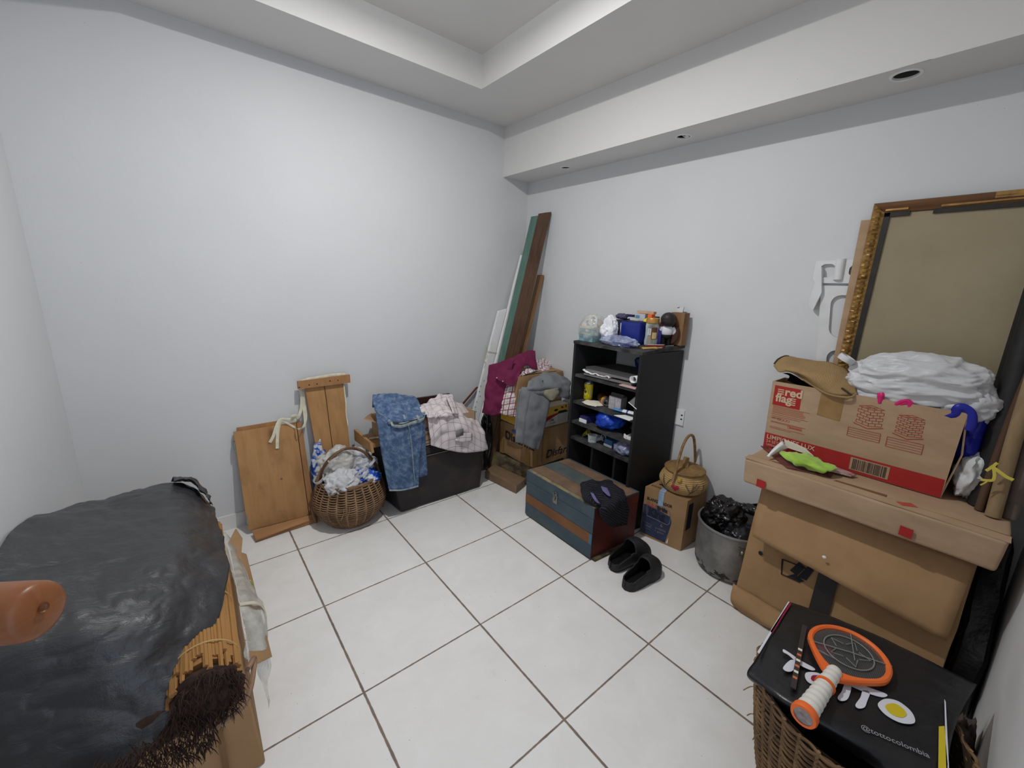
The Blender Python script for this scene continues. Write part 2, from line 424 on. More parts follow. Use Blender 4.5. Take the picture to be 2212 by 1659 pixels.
# dropped soffit along the right wall with three round cut-outs for its downlights
DL = [(-.112, -.51, .036), (-.104, -1.340, .041), (-.127, -2.192, .046)]
b = MB(); sx = lambda y: -SD + wx(y)
def sq(p): b.poly(p, CEIL)
sq([(sx(0), .05, ZS), (sx(0), .05, ZC), (sx(YF-.05), YF-.05, ZC), (sx(YF-.05), YF-.05, ZS)])
ycur = .05
for (cx, cy, R) in DL:
    h = R*1.6
    sq([(sx(ycur), ycur, ZS), (sx(cy+h), cy+h, ZS), (.12, cy+h, ZS), (.12, ycur, ZS)])
    sq([(sx(cy+h), cy+h, ZS), (sx(cy-h), cy-h, ZS), (cx-h, cy-h, ZS), (cx-h, cy+h, ZS)])
    sq([(cx+h, cy+h, ZS), (cx+h, cy-h, ZS), (.12, cy-h, ZS), (.12, cy+h, ZS)])
    n = 32; rim = []; out = []
    for j in range(n):
        a = 2*PI*(j+.5)/n; c, s_ = math.cos(a), math.sin(a); k = h/max(abs(c), abs(s_))
        rim.append(V((cx+R*.86*c, cy+R*.86*s_, ZS))); out.append(V((cx+k*c, cy+k*s_, ZS)))
    for j in range(n):
        j2 = (j+1) % n; cs = [rim[j], out[j], out[j2], rim[j2]]
        if abs(out[j].x-out[j2].x) > 1e-6 and abs(out[j].y-out[j2].y) > 1e-6:
            cor = V((out[j].x if abs(abs(out[j].x-cx)-h) < 1e-6 else out[j2].x, out[j].y if abs(abs(out[j].y-cy)-h) < 1e-6 else out[j2].y, ZS)); cs.insert(2, cor)
        b.poly(cs[::-1], CEIL)
    ycur = cy-h
sq([(sx(ycur), ycur, ZS), (sx(YF-.05), YF-.05, ZS), (.12, YF-.05, ZS), (.12, ycur, ZS)])
struct('trim_1', b)

# ------------------------------------------------------------------ shared materials
CARD = M('cardboard', S(168, 140, 112), S(182, 154, 126), rough=.85, spec=.15, ns=5, stretch=(1, 1, 3), bump=.15, bs=90)
CARD_D = M('cardboard_brown', S(150, 118, 84), S(168, 134, 98), rough=.85, spec=.15, ns=4, bump=.15, bs=80)
CARD_IN = M('cardboard_inside', S(120, 92, 62), S(140, 108, 76), rough=.9, spec=.1, ns=5)
TAPE = M('brown_parcel_tape', S(140, 108, 66), S(156, 122, 76), rough=.28, spec=.5, ns=20)
INK = M('dark_print', S(44, 42, 46), rough=.8, spec=.1)
NAVY = M('navy_print', S(52, 58, 82), S(66, 72, 94), rough=.8, spec=.1, ns=30)
RED = M('red_print', S(164, 44, 42), S(172, 52, 48), rough=.7, spec=.2, ns=9)
RED_L = M('red_line_print', S(178, 84, 68), rough=.8, spec=.1)
WHITE = M('white_print', S(226, 222, 214), rough=.8, spec=.1)
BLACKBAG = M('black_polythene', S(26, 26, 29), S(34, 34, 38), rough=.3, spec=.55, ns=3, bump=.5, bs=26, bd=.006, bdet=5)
BLACKSH = M('glossy_black_polythene', S(16, 16, 18), S(24, 24, 27), rough=.2, spec=.6, ns=3, bump=.6, bs=34, bd=.006, bdet=4)
WBAG = M('white_polythene', S(226, 226, 228), S(238, 238, 240), rough=.36, spec=.45, ns=4, bump=.35, bs=38, bd=.005, bdet=4, tw=.3)
CBAG = M('milky_polythene', S(212, 210, 202), S(226, 224, 218), rough=.3, spec=.5, ns=4, bump=.35, bs=30, bd=.005, bdet=4, tw=.35)
def clear_film(name, col, op, rough=.18):
    t = NT(name); t.set(Base_Color=col, Roughness=rough); t.b.inputs['Specular IOR Level'].default_value = .7
    t.bump(t.noise(t.coord('Object'), 40, 4), .5, .005)
    tr = t.n('ShaderNodeBsdfTransparent'); tr.inputs[0].default_value = (.95, .95, .95, 1); mx = t.n('ShaderNodeMixShader')
    t.l(t.ramp(t.noise(t.coord('Object'), 22, 4), [(.3, (op*.5,)*3+(1,)), (.75, (min(1, op*1.7),)*3+(1,))]), mx.inputs[0])
    t.l(tr.outputs[0], mx.inputs[1]); t.l(t.b.outputs[0], mx.inputs[2]); t.l(mx.outputs[0], t.out.inputs[0]); return t.m
FILM = clear_film('clear_polythene', S(222, 222, 214), .32)
FILM_B = clear_film('bluish_clear_polythene', S(176, 184, 214), .5)
BLUEBAG = M('blue_polythene', S(28, 62, 190), S(52, 110, 220), rough=.3, spec=.5, ns=6, bump=.35, bs=34, bd=.005, tw=.2)
BLUEWHITE = M('blue_and_white_printed_polythene', S(34, 92, 205), S(232, 236, 244), rough=.34, spec=.45, ns=13, nd=2, lo=.47, hi=.54, dist=1.6, bump=.3, bs=34, bd=.005, tw=.2)
PINE = wood('pine_board', S(192, 148, 98), S(172, 126, 78), S(112, 76, 46), ls=1.1, ws=9, knots=True)
PINE2 = wood('pine_batten', S(178, 132, 88), S(158, 112, 70), S(104, 68, 42), ls=1.1, ws=14)
PALEWOOD = wood('raw_pale_wood', S(186, 148, 100), S(164, 122, 76), S(110, 76, 44), ls=1.2, ws=14)
GREENW = M('green_painted_wood', S(92, 122, 110), S(78, 108, 98), rough=.6, ns=9, stretch=(4, 4, .5), bump=.2, bs=50)
BROWNW = wood('old_brown_beam', S(112, 84, 64), S(88, 64, 48), S(48, 36, 28), ls=1.4, ws=12)
DKBROWN = wood('dark_brown_wood', S(70, 42, 32), S(52, 30, 24), S(26, 16, 14), ls=1.4, ws=14)
REDBROWN = wood('reddish_brown_wood', S(116, 62, 50), S(96, 48, 40), S(60, 30, 26), ls=1.4, ws=14)
WPAINT = M('white_painted_wood', S(240, 240, 240), S(226, 225, 223), rough=.5, ns=7, stretch=(3, 3, .7), bump=.25, bs=40)
MOTTLE = M('weathered_wood', S(62, 54, 46), S(124, 108, 74), rough=.85, ns=9, nd=6, stretch=(1, 1, 1.6), lo=.38, hi=.62, bump=.4, bs=60)
BEAM = wood('rough_sawn_beam', S(142, 116, 92), S(124, 100, 78), S(84, 64, 50), ls=2, ws=12)
ROPE = M('cream_cotton_tape', S(226, 222, 200), S(206, 200, 176), rough=.9, ns=40, stretch=(1, 1, 1), bump=.3, bs=300, bd=.001)
TRUNK = M('blackened_trunk', S(44, 40, 40), S(66, 56, 50), rough=.6, ns=6, nd=7, lo=.5, hi=.85, bump=.4, bs=25, bd=.004)
STEEL = M('worn_steel', S(150, 150, 146), S(110, 108, 104), rough=.42, metal=.9, ns=20)
RUBBER = M('black_foam_rubber', S(34, 34, 36), S(42, 42, 44), rough=.62, spec=.35, ns=20, bump=.1, bs=300)
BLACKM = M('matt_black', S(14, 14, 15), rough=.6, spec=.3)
BLKSHELF = M('black_laminate', S(30, 30, 31), S(36, 36, 37), rough=.5, spec=.35, ns=3, bump=.05, bs=200)
DUSTY = M('dusty_black_laminate', S(40, 40, 41), S(92, 90, 88), rough=.75, spec=.25, ns=14, nd=6, lo=.36, hi=.8)

def slab(mb, q, t, m, bev=0., **k):
    """board from its front outline [bottom-left, bottom-right, top-right, top-left]; t = thickness vector; grain runs up"""
    BL, BR, TR, TL = [V(p) for p in q]; t = V(t)
    return mb.hexa([BL, TL, TR, BR, BL+t, TL+t, TR+t, BR+t], m, bev, **k)
# ------------------------------------------------------------------ lamp in the ceiling recess
t = thing('ceiling_lamp', 'white round ceiling lamp in the middle of the ceiling recess', 'lamp', LAMP)
obj('base_plate', MB().lathe([(.001, .046), (.055, .046), (.055, .02), (.035, .012), (.034, -.002), (.001, -.002)], LAMP, WPAINT), t)

# ------------------------------------------------------------------ downlights
for k, ((cx, cy, R), lab) in enumerate(zip(DL, ('recessed downlight with a dark opening, the one nearest the far room corner', 'recessed downlight in the middle of the soffit with a tilted white inner disc', 'largest recessed downlight, above the gilt picture frame, dark inside'))):
    t = thing('recessed_downlight', lab, 'ceiling light', (cx, cy, ZS), 'downlights in the soffit')
    obj('trim_ring', MB().lathe([(R*.80, .004), (R*.80, -.003), (R*.9, -.005), (R, -.003), (R*1.02, .001)], (cx, cy, ZS), WPAINT, caps=False), t)
    obj('can', MB().lathe([(R*.84, .003), (R*.8, .06), (R*.4, .075), (.0005, .075)], (cx, cy, ZS), M('dark_can', S(70, 68, 64), rough=.6) if k != 1 else BLACKM, caps=False), t)
    rot = Matrix.Rotation(.55 if k == 1 else .5, 3, (1, .3, 0))
    obj('gimbal', MB().lathe([(R*.3, .0), (R*.62, -.002), (R*.66, .004), (R*.6, .02), (R*.34, .03), (.0005, .03)], (cx, cy+(0 if k == 1 else .012), ZS+(.006 if k == 1 else .03)), WPAINT if k == 1 else M('shaded_metal', S(96, 92, 88), rough=.5), rot=rot, caps=False), t)

# ------------------------------------------------------------------ wooden panel leaning on the back wall
PL1 = ((-1.9, -.135, .02), (0, -.984, .18))
f1 = lambda x, y, o=0.: U(x, y, PL1, o)
t = thing('pine_headboard', 'short wide knotty wooden panel leaning on the back wall, with a batten along its foot', 'panel', (-1.92, -.15, 0))
b = MB(); slab(b, [f1(536, 1146), f1(667, 1113), f1(639, 913), f1(504.5, 934)], (0, .018, -.003), PINE, bev=.0015); panel_ = obj('panel', b, t)
b = MB(); slab(b, [f1(668.5, 1112.5), f1(681, 1109.5), f1(651, 910), f1(640.5, 912)], (0, .02, -.003), PINE2, bev=.0015); obj('side_strip', b, t)
b = MB(); slab(b, [f1(545, 1140, -.024), f1(640, 1115, -.024), f1(601, 909, -.024), f1(511, 924, -.024)], (0, .014, -.002), PINE2); obj('backing_board', b, t)
c = [UZ(552, 1171, .002), UZ(690, 1126, .002), UZ(690, 1126, .002)+V((0, .06, 0)), UZ(552, 1171, .002)+V((0, .085, 0))]
top = [UZ(553, 1167, .02), UZ(690, 1117, .03), UZ(679, 1110, .045), UZ(544, 1146, .04)]
obj('foot_batten', MB().hexa(c+top, PINE2, bev=.003), t)
p = f1(608, 1034); b = MB(); b.lathe([(.0005, .004), (.004, .003), (.0055, 0), (.0055, -.002)], p, STEEL, n=12, rot=Matrix.Rotation(PI/2-.18, 3, 'X')); obj('screw', b, panel_)
for z0, z1 in (((507, 955), (510, 975)), ((534, 1112), (537, 1135))):
    b = MB(); p, q = f1(*z0), f1(*z1); b.bar(p+V((-.003, .008, 0)), q+V((-.003, .008, 0)), (.006, 0, 0), (0, .02, 0), STEEL); obj('hinge_leaf', b, panel_)

# ------------------------------------------------------------------ tall T-shaped boards
PL2 = ((-1.6, -.05, .8), (0, -.994, .11)); f2 = lambda x, y, o=0.: U(x, y, PL2, o)
t = thing('wooden_bed_board', 'tall narrow pair of pine boards with a crossbar on top, standing behind the wicker basket', 'board', (-1.56, -.12, 0))
def leanbar(pa, pb, pc, pd, m):
    b = MB(); A, B, Cc, D = [f2(*q) for q in (pa, pb, pc, pd)]
    k = lambda P, Q: P + (Q-P)*((P.z-.004)/(P.z-Q.z))       # run on down to the floor
    slab(b, [k(A, D), k(B, Cc), B, A], (0, .018, -.002), m, bev=.001); return b
obj('left_plank', leanbar((659, 838), (700, 834), (716, 955), (682, 965), PINE), t)
obj('right_plank', leanbar((701.5, 834), (742, 829), (755, 958), (717.5, 955), PINE), t)
b = MB(); slab(b, [f2(644.5, 841, .022), f2(757, 826.5, .022), f2(756, 809.5, .022), f2(643, 824, .022)], (0, .022, -.002), PINE2, bev=.0015); xbar_ = obj('crossbar', b, t)
for q in ((668, 831.5), (685, 829.5), (713, 823), (730, 821.5), (646.5, 837)):
    b = MB(); b.lathe([(.0005, .001), (.003, .001), (.0035, -.001)], f2(*q, .023), BLACKM, n=10, rot=Matrix.Rotation(PI/2, 3, 'X')); obj('nail_hole', b, xbar_)
# cream cotton tapes hanging over it
def ribbon(name, strips, wdt, m, label, cat, up=(0, -1, 0), thick=.18):
    b = MB()
    for pts in strips: b.tube(spline(pts, 40), wdt/2, m, n=8, flat=(thick, 1, up, 1))
    return tag(obj(name, b), label, cat)
g = lambda x, y, Y: UY(x, y, Y)
ribbon('cotton_tape', [[g(745, 809, -.045), g(720, 810, -.05), g(690, 815, -.05), g(655, 822, -.05), g(648, 835, -.045), g(652, 860, -.035), g(650, 885, -.035), g(644, 902, -.04), g(634, 904, -.05), g(631, 900, -.06), g(640, 898, -.055), g(644, 904, -.05)],
    [f1(640, 907, .02), f1(622, 906, .012), f1(605, 907, .008), f1(596, 925, .006), f1(590, 943, .006), f1(583, 956, .006)],
    [f1(612, 910, .018), f1(604, 915, .008), f1(600, 935, .006), f1(599, 955, .006), f1(599, 969, .006)]],
    .017, ROPE, 'cream cotton tape looped from the tall boards down to a knot on the short panel', 'tape')
ribbon('cotton_tape', [[g(655, 848, -.03), g(660, 880, -.03), g(661, 905, -.045), g(655, 922, -.06), g(645, 927, -.10), f1(636, 923, .008), f1(620, 914, .01), f1(609, 911, .014)],
    [g(656, 846, -.03), g(656, 880, -.034), g(659, 915, -.05), g(654, 924, -.065)]],
    .012, ROPE, 'thinner cream tape hanging in a long loop beside the tall boards', 'tape')
ribbon('cotton_tape', [[f2(743, 832, .004), f2(747, 870, .004), f2(748, 895, .004), f2(752, 920, .004)]], .007, ROPE,
    'frayed cream tape hanging down the right edge of the tall boards', 'tape')

# ------------------------------------------------------------------ basket with carrier bags
WICK = M('brown_wicker', S(142, 112, 82), S(104, 78, 56), rough=.6, ns=14, nd=5, bump=.3, bs=200, bd=.001)
WICK2 = M('pale_wicker', S(166, 134, 98), S(136, 106, 76), rough=.6, ns=14)
BC = V((-1.562, -.275, 0))
def bprof(t_):
    z = .012 + t_*.255; r = .135 + .068*math.sin(min(1, t_/.52)*PI/2) if t_ < .52 else .203 - .045*((t_-.52)/.48)**1.6
    return r, z
t = thing('wicker_basket', 'round brown wicker basket with a tall hoop handle, full of carrier bags', 'basket', BC)
b = MB(); weave(b, BC, bprof, 40, 24, .0041, .0058, WICK, jit=.0015, stake_m=WICK2); obj('body', b, t)
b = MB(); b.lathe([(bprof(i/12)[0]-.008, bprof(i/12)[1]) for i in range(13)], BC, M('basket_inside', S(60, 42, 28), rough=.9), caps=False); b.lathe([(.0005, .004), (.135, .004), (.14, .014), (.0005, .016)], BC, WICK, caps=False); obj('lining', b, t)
b = MB()
for k in range(3): b.tube([BC + V(((.158+.004*math.sin(5*a+k*2.1))*math.cos(a), (.158+.004*math.sin(5*a+k*2.1))*math.sin(a), .27+.005*math.cos(5*a+k*2.1))) for a in [2*PI*j/120 for j in range(120)]], .006, WICK, n=6, closed=True)
obj('rim', b, t)
b = MB(); ax = V((1, -.12, 0)).normalized()
arch = [BC - ax*.196 + V((0, 0, .02)), BC - ax*.206 + V((0, 0, .13)), BC - ax*.176 + V((0, -.01, .27)), BC - ax*.125 + V((0, -.02, .385)), BC - ax*.03 + V((0, -.02, .455)), BC + ax*.06 + V((0, -.02, .44)), BC + ax*.135 + V((0, -.01, .36)), BC + ax*.178 + V((0, 0, .26)), BC + ax*.206 + V((0, 0, .13)), BC + ax*.19 + V((0, 0, .02))]
P = spline(arch, 90)
for k in range(2): b.tube([p + V((.004*math.sin(i*.35+k*PI), .004*math.cos(i*.35+k*PI), 0)) for i, p in enumerate(P)], .0078, WICK if k else M('dark_wicker', S(92, 62, 44), rough=.5), n=7)
obj('handle', b, t)
b = MB(); q = U(748, 1108, ((-1.562, -.475, .1), (0, -1, .1)))
for dx in (-.012, .02): b.tube([q+V((dx, 0, .03)), q+V((dx-.004, -.006, 0)), q+V((dx-.02, -.004, -.035))], .002, WICK2, n=5)
obj('loose_cane', b, t)
def bag(name, label, cen, rad, m, seed, cat='plastic bag', amp=.34, f=1.25, crease=.75, floor=None, parts=(), solid=0, group=None, sub=5):
    b = MB(); b.blob(cen, rad, m, seed=seed, amp=amp, f=f, crease=crease, floor=floor, sub=sub)
    for fn in parts: fn(b)
    return tag(obj(name, b, solid=solid, angle=75), label, cat, group)
def ears(p, d, m, w_=.03):
    """a knotted handle loop of a carrier bag"""
    def fn(b):
        P_, D = V(p), V(d); s_ = D.cross(V((0, 0, 1))).normalized() if abs(D.normalized().z) < .95 else V((1, 0, 0))
        b.tube(spline([P_, P_+D*.5+s_*w_, P_+D+s_*w_*.4, P_+D*.95-s_*w_*.6, P_+D*.4-s_*w_*.8, P_], 24), w_*.32, m, n=6, flat=(.25, 1, D))
    return fn
bag('carrier_bag', 'crumpled white carrier bag at the front of the handled wicker basket', (-1.615, -.335, .262), (.105, .085, .085), WBAG, 3, parts=[ears((-1.55, -.37, .30), (.07, 0, .03), WBAG)])
bag('carrier_bag', 'milky grey carrier bag heaped at the back left of the handled wicker basket', (-1.60, -.235, .350), (.115, .075, .095), CBAG, 8, parts=[ears((-1.70, -.27, .32), (-.05, -.02, -.03), CBAG)])
bag('carrier_bag', 'white carrier bag heaped at the back right of the wicker basket, under its handle', (-1.468, -.235, .315), (.082, .08, .10), WBAG, 12, parts=[ears((-1.47, -.31, .32), (.05, -.02, .05), WBAG)])
bag('carrier_bag', 'blue and white printed carrier bag tucked in the right side of the wicker basket', (-1.478, -.325, .255), (.085, .075, .058), BLUEWHITE, 21)
bag('carrier_bag', 'blue and white bag wedged upright between the short panel and the wicker basket', (-1.672, -.085, .21), (.048, .042, .22), BLUEWHITE, 30, floor=.002)

# ------------------------------------------------------------------ black trunk and what is piled on it
t = thing('wooden_chest', 'long blackened wooden trunk against the back wall, clothes hanging over its front', 'trunk', (-1.0, -.23, 0))
b = MB(); b.hexa([(-1.30, -.418, .004), (-.70, -.425, .004), (-.66, -.05, .004), (-1.345, -.05, .004), (-1.365, -.425, .352), (-.668, -.43, .345), (-.662, -.05, .35), (-1.365, -.05, .352)], TRUNK, bev=.012, sub=9, jit=.006, seed=4); obj('body', b, t)
b = MB(); b.hexa([(-1.362, -.42, .351), (-.672, -.42, .351), (-.668, -.05, .351), (-1.362, -.05, .351), (-1.362, -.40, .40), (-.676, -.395, .395), (-.672, -.05, .40), (-1.362, -.05, .40)], TRUNK, bev=.008, sub=4, jit=.003); obj('lid', b, t)
b = MB(); b.bar((-1.24, -.431, .352), (-.93, -.431, .352), (0, 0, .006), (0, .006, 0), STEEL); obj('edge_strip', b, t)
# cardboard box with an open flap
t = thing('cardboard_box', 'shallow cardboard box on the black trunk, covered by jeans and a checked shirt', 'box', (-1.03, -.25, .402))
b = MB(); X0, X1, Y0, Y1, Z0, Z1, th = -1.335, -.735, -.40, -.075, .402, .575, .004
for lo, hi in (((X0, Y0, Z0), (X1, Y0+th, Z1)), ((X0, Y1-th, Z0), (X1, Y1, Z1)), ((X0, Y0, Z0), (X0+th, Y1, Z1)), ((X1-th, Y0, Z0), (X1, Y1, Z1)), ((X0, Y0, Z0), (X1, Y1, Z0+th))): b.box(lo, hi, CARD)
p = UY(908, 927, -.4005)
b.text('tores', .052, UY(897, 936, -.4), (1, 0, 0), (0, 0, 1), NAVY, bold=.001); b.text('Repostería', .026, UY(893, 947, -.4), (1, 0, 0), (0, 0, 1), NAVY)
for k in range(3): b.quad(UY(910, 955+k*7, -.4), (1, 0, 0), (0, 0, 1), .09, .004, NAVY)
obj('body', b, t)
b = MB(); b.poly([(X0, Y0, Z1), (X0, Y1, Z1), UY(796, 896, -.13), UY(785, 905, -.30)], CARD_D, thick=(.003, 0, .003)); obj('flap', b, t)
tag(obj('wooden_lath', MB().box((-1.20, -.405, .577), (-.92, -.34, .592), PINE2, bev=.002)), 'orange-brown wooden slat lying across the box front, seen between jeans and checked shirt', 'slat')
b = MB(); slab(b, [UY(895, 900, -.05), UY(972, 892, -.05), UY(972.5, 850.5, -.05), UY(893, 862, -.05)], (0, .022, 0), DKBROWN, bev=.002, ); 
tag(obj('dark_board', b), 'dark brown board standing on edge on the trunk behind the jeans and shirt', 'board')
t = thing('wooden_shelf_end', 'wooden board joint sticking out left from the top of the black trunk', 'board', (-1.42, -.22, .40))
b = MB(); q = [UX(x, y, -1.452) for x, y in ((766, 951), (803, 979), (799, 957), (764.5, 927.5))]
slab(b, q, (.016, .002, 0), PALEWOOD, bev=.0015); obj('end_board', b, t)
p = UX(786, 937, -1.44); 
b = MB(); b.bar((-1.436, -.185, .435), (-1.31, -.20, .435), (0, .20, 0), (0, 0, .022), PALEWOOD, bev=.0015); obj('plank', b, t)
b = MB(); b.tube(spline([(-1.40, -.20, .452), (-1.38, -.21, .456), (-1.36, -.205, .453), (-1.345, -.22, .455)], 12), .006, ROPE, n=6); obj('tape_scrap', b, t)

# jeans
def denim():
    t = NT('acid_washed_denim'); v = t.coord('UV')
    c = t.ramp(t.noise(v, 26, 6, .72, .5), [(.3, S(60, 80, 112)), (.48, S(84, 106, 138)), (.72, S(146, 164, 184))])
    wv = t.noise(t.coord('UV', (900, 60, 1)), 1, 2); c = t.mix(t.math('MULTIPLY', wv, .3), c, S(52, 68, 98))
    t.l(c, t.b.inputs['Base Color']); t.set(Roughness=.9); t.b.inputs['Specular IOR Level'].default_value = .1
    t.bump(t.noise(v, 500, 2), .2, .001); return t.m
DENIM = denim(); DENIM_L = M('pale_denim', S(104, 122, 146), S(176, 182, 174), rough=.9, spec=.1, ns=26, nd=5, bump=.2, bs=300)
t = thing('jeans', 'acid-washed blue jeans folded on the box, one leg hanging down the trunk front', 'jeans', (-1.25, -.40, .575))
j = lambda x, y, Y: UY(x, y, Y)
b = MB(); b.grid([[j(811, 893, -.425), j(845, 905, -.425), j(880, 908, -.425), j(913, 902, -.425)],
    [j(816, 920, -.452), j(850, 925, -.462), j(885, 925, -.462), j(914, 920, -.452)],
    [j(822, 965, -.462), j(855, 968, -.474), j(886, 968, -.472), j(909, 965, -.460)],
    [j(831, 1015, -.462), j(858, 1016, -.474), j(882, 1013, -.472), j(905, 1010, -.46)],
    [j(841, 1061, -.464), j(862, 1060, -.472), j(885, 1057, -.470), j(903, 1051, -.462)]], DENIM, 26, 40, wr=.006, ws=14, seed=2)
obj('front_leg', b, t, solid=.012, offset=0)
b = MB(); b.grid([[j(880, 900, -.420), j(900, 902, -.420), j(914, 900, -.42)], [j(885, 930, -.442), j(905, 930, -.447), j(917, 925, -.440)],
    [j(888, 980, -.446), j(908, 978, -.45), j(920, 975, -.442)], [j(890, 1030, -.446), j(908, 1030, -.45), j(922, 1025, -.442)]], DENIM, 14, 30, wr=.005, ws=14, seed=9)
obj('rear_leg', b, t, solid=.01)
b = MB(); b.grid([[j(805, 880, -.20), j(840, 880, -.18), j(898, 885, -.18)], [j(806, 855, -.20), j(840, 850, -.19), j(896, 856, -.19)], [j(805, 868, -.26), j(845, 866, -.27), j(905, 872, -.26)],
    [j(812, 885, -.36), j(850, 890, -.38), j(915, 888, -.36)], [j(824, 902, -.43), j(855, 908, -.445), j(916, 896, -.42)], [j(836, 914, -.46), j(868, 919, -.47), j(910, 906, -.445)], [j(846, 920, -.45), j(868, 921, -.45), j(905, 915, -.43)]], DENIM, 50, 64, wr=.010, ws=11, seed=5, crk=.013, cs=10)
obj('seat', b, t, solid=.01)
b = MB(); W_ = [j(838, 908, -.462), j(850, 915, -.472), j(868, 916, -.478), j(890, 910, -.465), j(909, 901, -.44), j(913, 894, -.41), j(918, 893, -.42), j(914, 905, -.455), j(893, 913, -.475), j(868, 921, -.485), j(848, 919, -.475)]
b.tube(spline(W_, 70), .0065, DENIM_L, n=8, flat=(1.5, .45, (0, 0, 1), 1)); b.poly([j(843, 910, -.472), j(852, 916, -.482), j(868, 918, -.486), j(890, 912, -.474), j(906, 904, -.452), j(890, 907, -.468), j(868, 912, -.480)], M('jeans_opening_shade', S(58, 60, 62), rough=.95)); wb_ = obj('waistband', b, t)  # dark patch painted in for the shade inside the waist opening
for q in ((845, 916), (872, 901), (901, 902)): b = MB(); b.bar(j(q[0], q[1]-5, -.475), j(q[0]+3, q[1]+4, -.484), (.012, 0, 0), (0, .004, 0), DENIM_L); obj('belt_loop', b, wb_)
b = MB(); b.tube(spline([j(882, 915, -.482), j(889, 960, -.484), j(893, 1010, -.484), j(897, 1053, -.476)], 30), .0025, DENIM_L, n=5); b.tube(spline([j(841, 1059, -.474), j(865, 1059, -.484), j(885, 1055, -.48), j(903, 1050, -.472)], 20), .005, DENIM_L, n=6); obj('seam', b, t)

# checked shirt on the trunk
gr, pk = S(120, 116, 120), S(196, 150, 154)
PLAID = stripes('white_grey_check_cotton', S(214, 206, 206), [(.052, .5, .035, gr, .8), (.052, .30, .02, pk, .5), (.052, .70, .02, pk, .5), (.013, .5, .06, pk, .25)], [(.056, .5, .035, gr, .7), (.056, .28, .03, pk, .3)])
t = thing('checked_shirt', 'white shirt with grey and pink checks draped over the right end of the black trunk', 'shirt', (-.93, -.35, .575))
b = MB(); b.grid([[j(915, 880, -.28), j(950, 870, -.22), j(985, 868, -.2), j(1003, 876, -.2)],
    [j(921, 893, -.41), j(952, 893, -.42), j(992, 893, -.40), j(1026, 900, -.34)],
    [j(925, 915, -.447), j(956, 918, -.46), j(998, 918, -.46), j(1040, 922, -.42)],
    [j(928, 938, -.452), j(960, 942, -.468), j(1003, 944, -.47), j(1048, 945, -.455)],
    [j(931, 962, -.456), j(968, 972, -.470), j(1008, 978, -.474), j(1055, 971, -.465)]], PLAID, 40, 36, wr=.010, ws=13, seed=6, fold=.007, fs=10)
obj('body', b, t, solid=.005)
b = MB(); b.grid([[j(905, 880, -.26), j(935, 862, -.22), j(955, 852, -.22), j(975, 855, -.22)], [j(907, 884, -.33), j(935, 874, -.30), j(960, 866, -.29), j(982, 872, -.30)],
    [j(912, 892, -.40), j(938, 888, -.40), j(964, 884, -.40), j(986, 888, -.38)], [j(922, 897, -.45), j(942, 899, -.465), j(966, 897, -.465), j(987, 895, -.44)], [j(925, 896, -.43), j(945, 902, -.44), j(966, 903, -.44), j(985, 899, -.42)]], PLAID, 36, 36, wr=.016, ws=14, seed=16, fold=.016, fs=13, uv0=(.3, .1))
obj('bunched_sleeve', b, t, solid=.006)
b = MB(); b.grid([[j(963, 856, -.30), j(972, 852, -.28)], [j(968, 866, -.36), j(980, 866, -.35)], [j(975, 880, -.43), j(987, 884, -.41)], [j(978, 893, -.468), j(990, 895, -.45)]], PLAID, 8, 20, wr=.004, ws=20, seed=3)
obj('collar', b, t, solid=.007)
b = MB(); b.quad(j(985, 945, -.487), (1, 0, .1), (0, 0, 1), .055, .045, M('grey_lining', S(120, 116, 114), rough=.9)); b.grid([[j(984, 938, -.478), j(1000, 936, -.484), j(1020, 935, -.474)], [j(984, 952, -.488), j(1001, 955, -.492), j(1020, 951, -.482)]], PLAID, 10, 8, wr=.004, ws=20)
obj('chest_pocket', b, t, solid=.003)

# ------------------------------------------------------------------ timber leaning in the far corner
def leaner(name, top, foot, wv, tv, m, label, cat='plank', bev=.003, **k):
    b = MB(); b.bar(foot, top, wv, tv, m, bev=bev, **k); return tag(obj(name, b), label, cat)
GT, GF = UX(1163, 466, -.088), V((-.535, -.175, .004))
b = MB(); wv, tv = V((.060, -.012, .012)), V((0, .075, 0))
b.bar(GF, GT, wv, tv, BROWNW, bev=.003); L = (GT-GF).normalized()
b.bar(GF - wv*.5 - V((.0015, 0, 0)), GT - wv*.5 - V((.0015, 0, 0)), V((.003, 0, 0)), tv*.98, GREENW)
tag(obj('painted_timber', b), 'tall squared brown beam with one face painted green, leaning in the far corner', 'beam')
leaner('tall_timber', UX(1181, 459, -.032)+V((.0, .02, 0)), V((-.475, -.185, .004)), (.050, -.01, .01), (0, .075, 0), BROWNW, 'tallest dark brown beam, standing just right of the green-faced beam in the corner', 'beam')
leaner('narrow_plank', UX(1168, 594, -.012), V((-.40, -.20, .004)), (.014, -.004, 0), (0, .06, 0), wood('orange_brown_plank', S(150, 114, 78), S(126, 94, 62), S(90, 66, 48)), 'thin light brown plank on edge right of the two brown beams in the corner')
leaner('dark_plank', UY(1136, 545, -.02), V((-.50, -.105, .004)), (.034, 0, 0), (0, .02, 0), DKBROWN, 'dark brown plank between the green-faced beam and the narrow white plank')
b = MB(); b.bar(V((-.585, -.13, .004)), UY(1129, 551, -.022), (.036, 0, 0), (0, .022, 0), WPAINT, bev=.003, sub=6, jit=.004, seed=3)
tag(obj('white_plank', b), 'tall narrow white-painted plank with chipped edges leaning in the corner', 'plank')
t = thing('white_board', 'wide white-painted board with a row of nail holes, lower than its neighbours in the corner', 'board', (-.63, -.1, .004))
A0, A1 = V((-.655, -.10, .004)), UY(1085, 669, -.035)
b = MB(); b.bar(A0, A1, (.080, -.004, .02), (.003, .022, 0), WPAINT, bev=.003, sub=5, jit=.003, seed=8); face_ = obj('face', b, t)
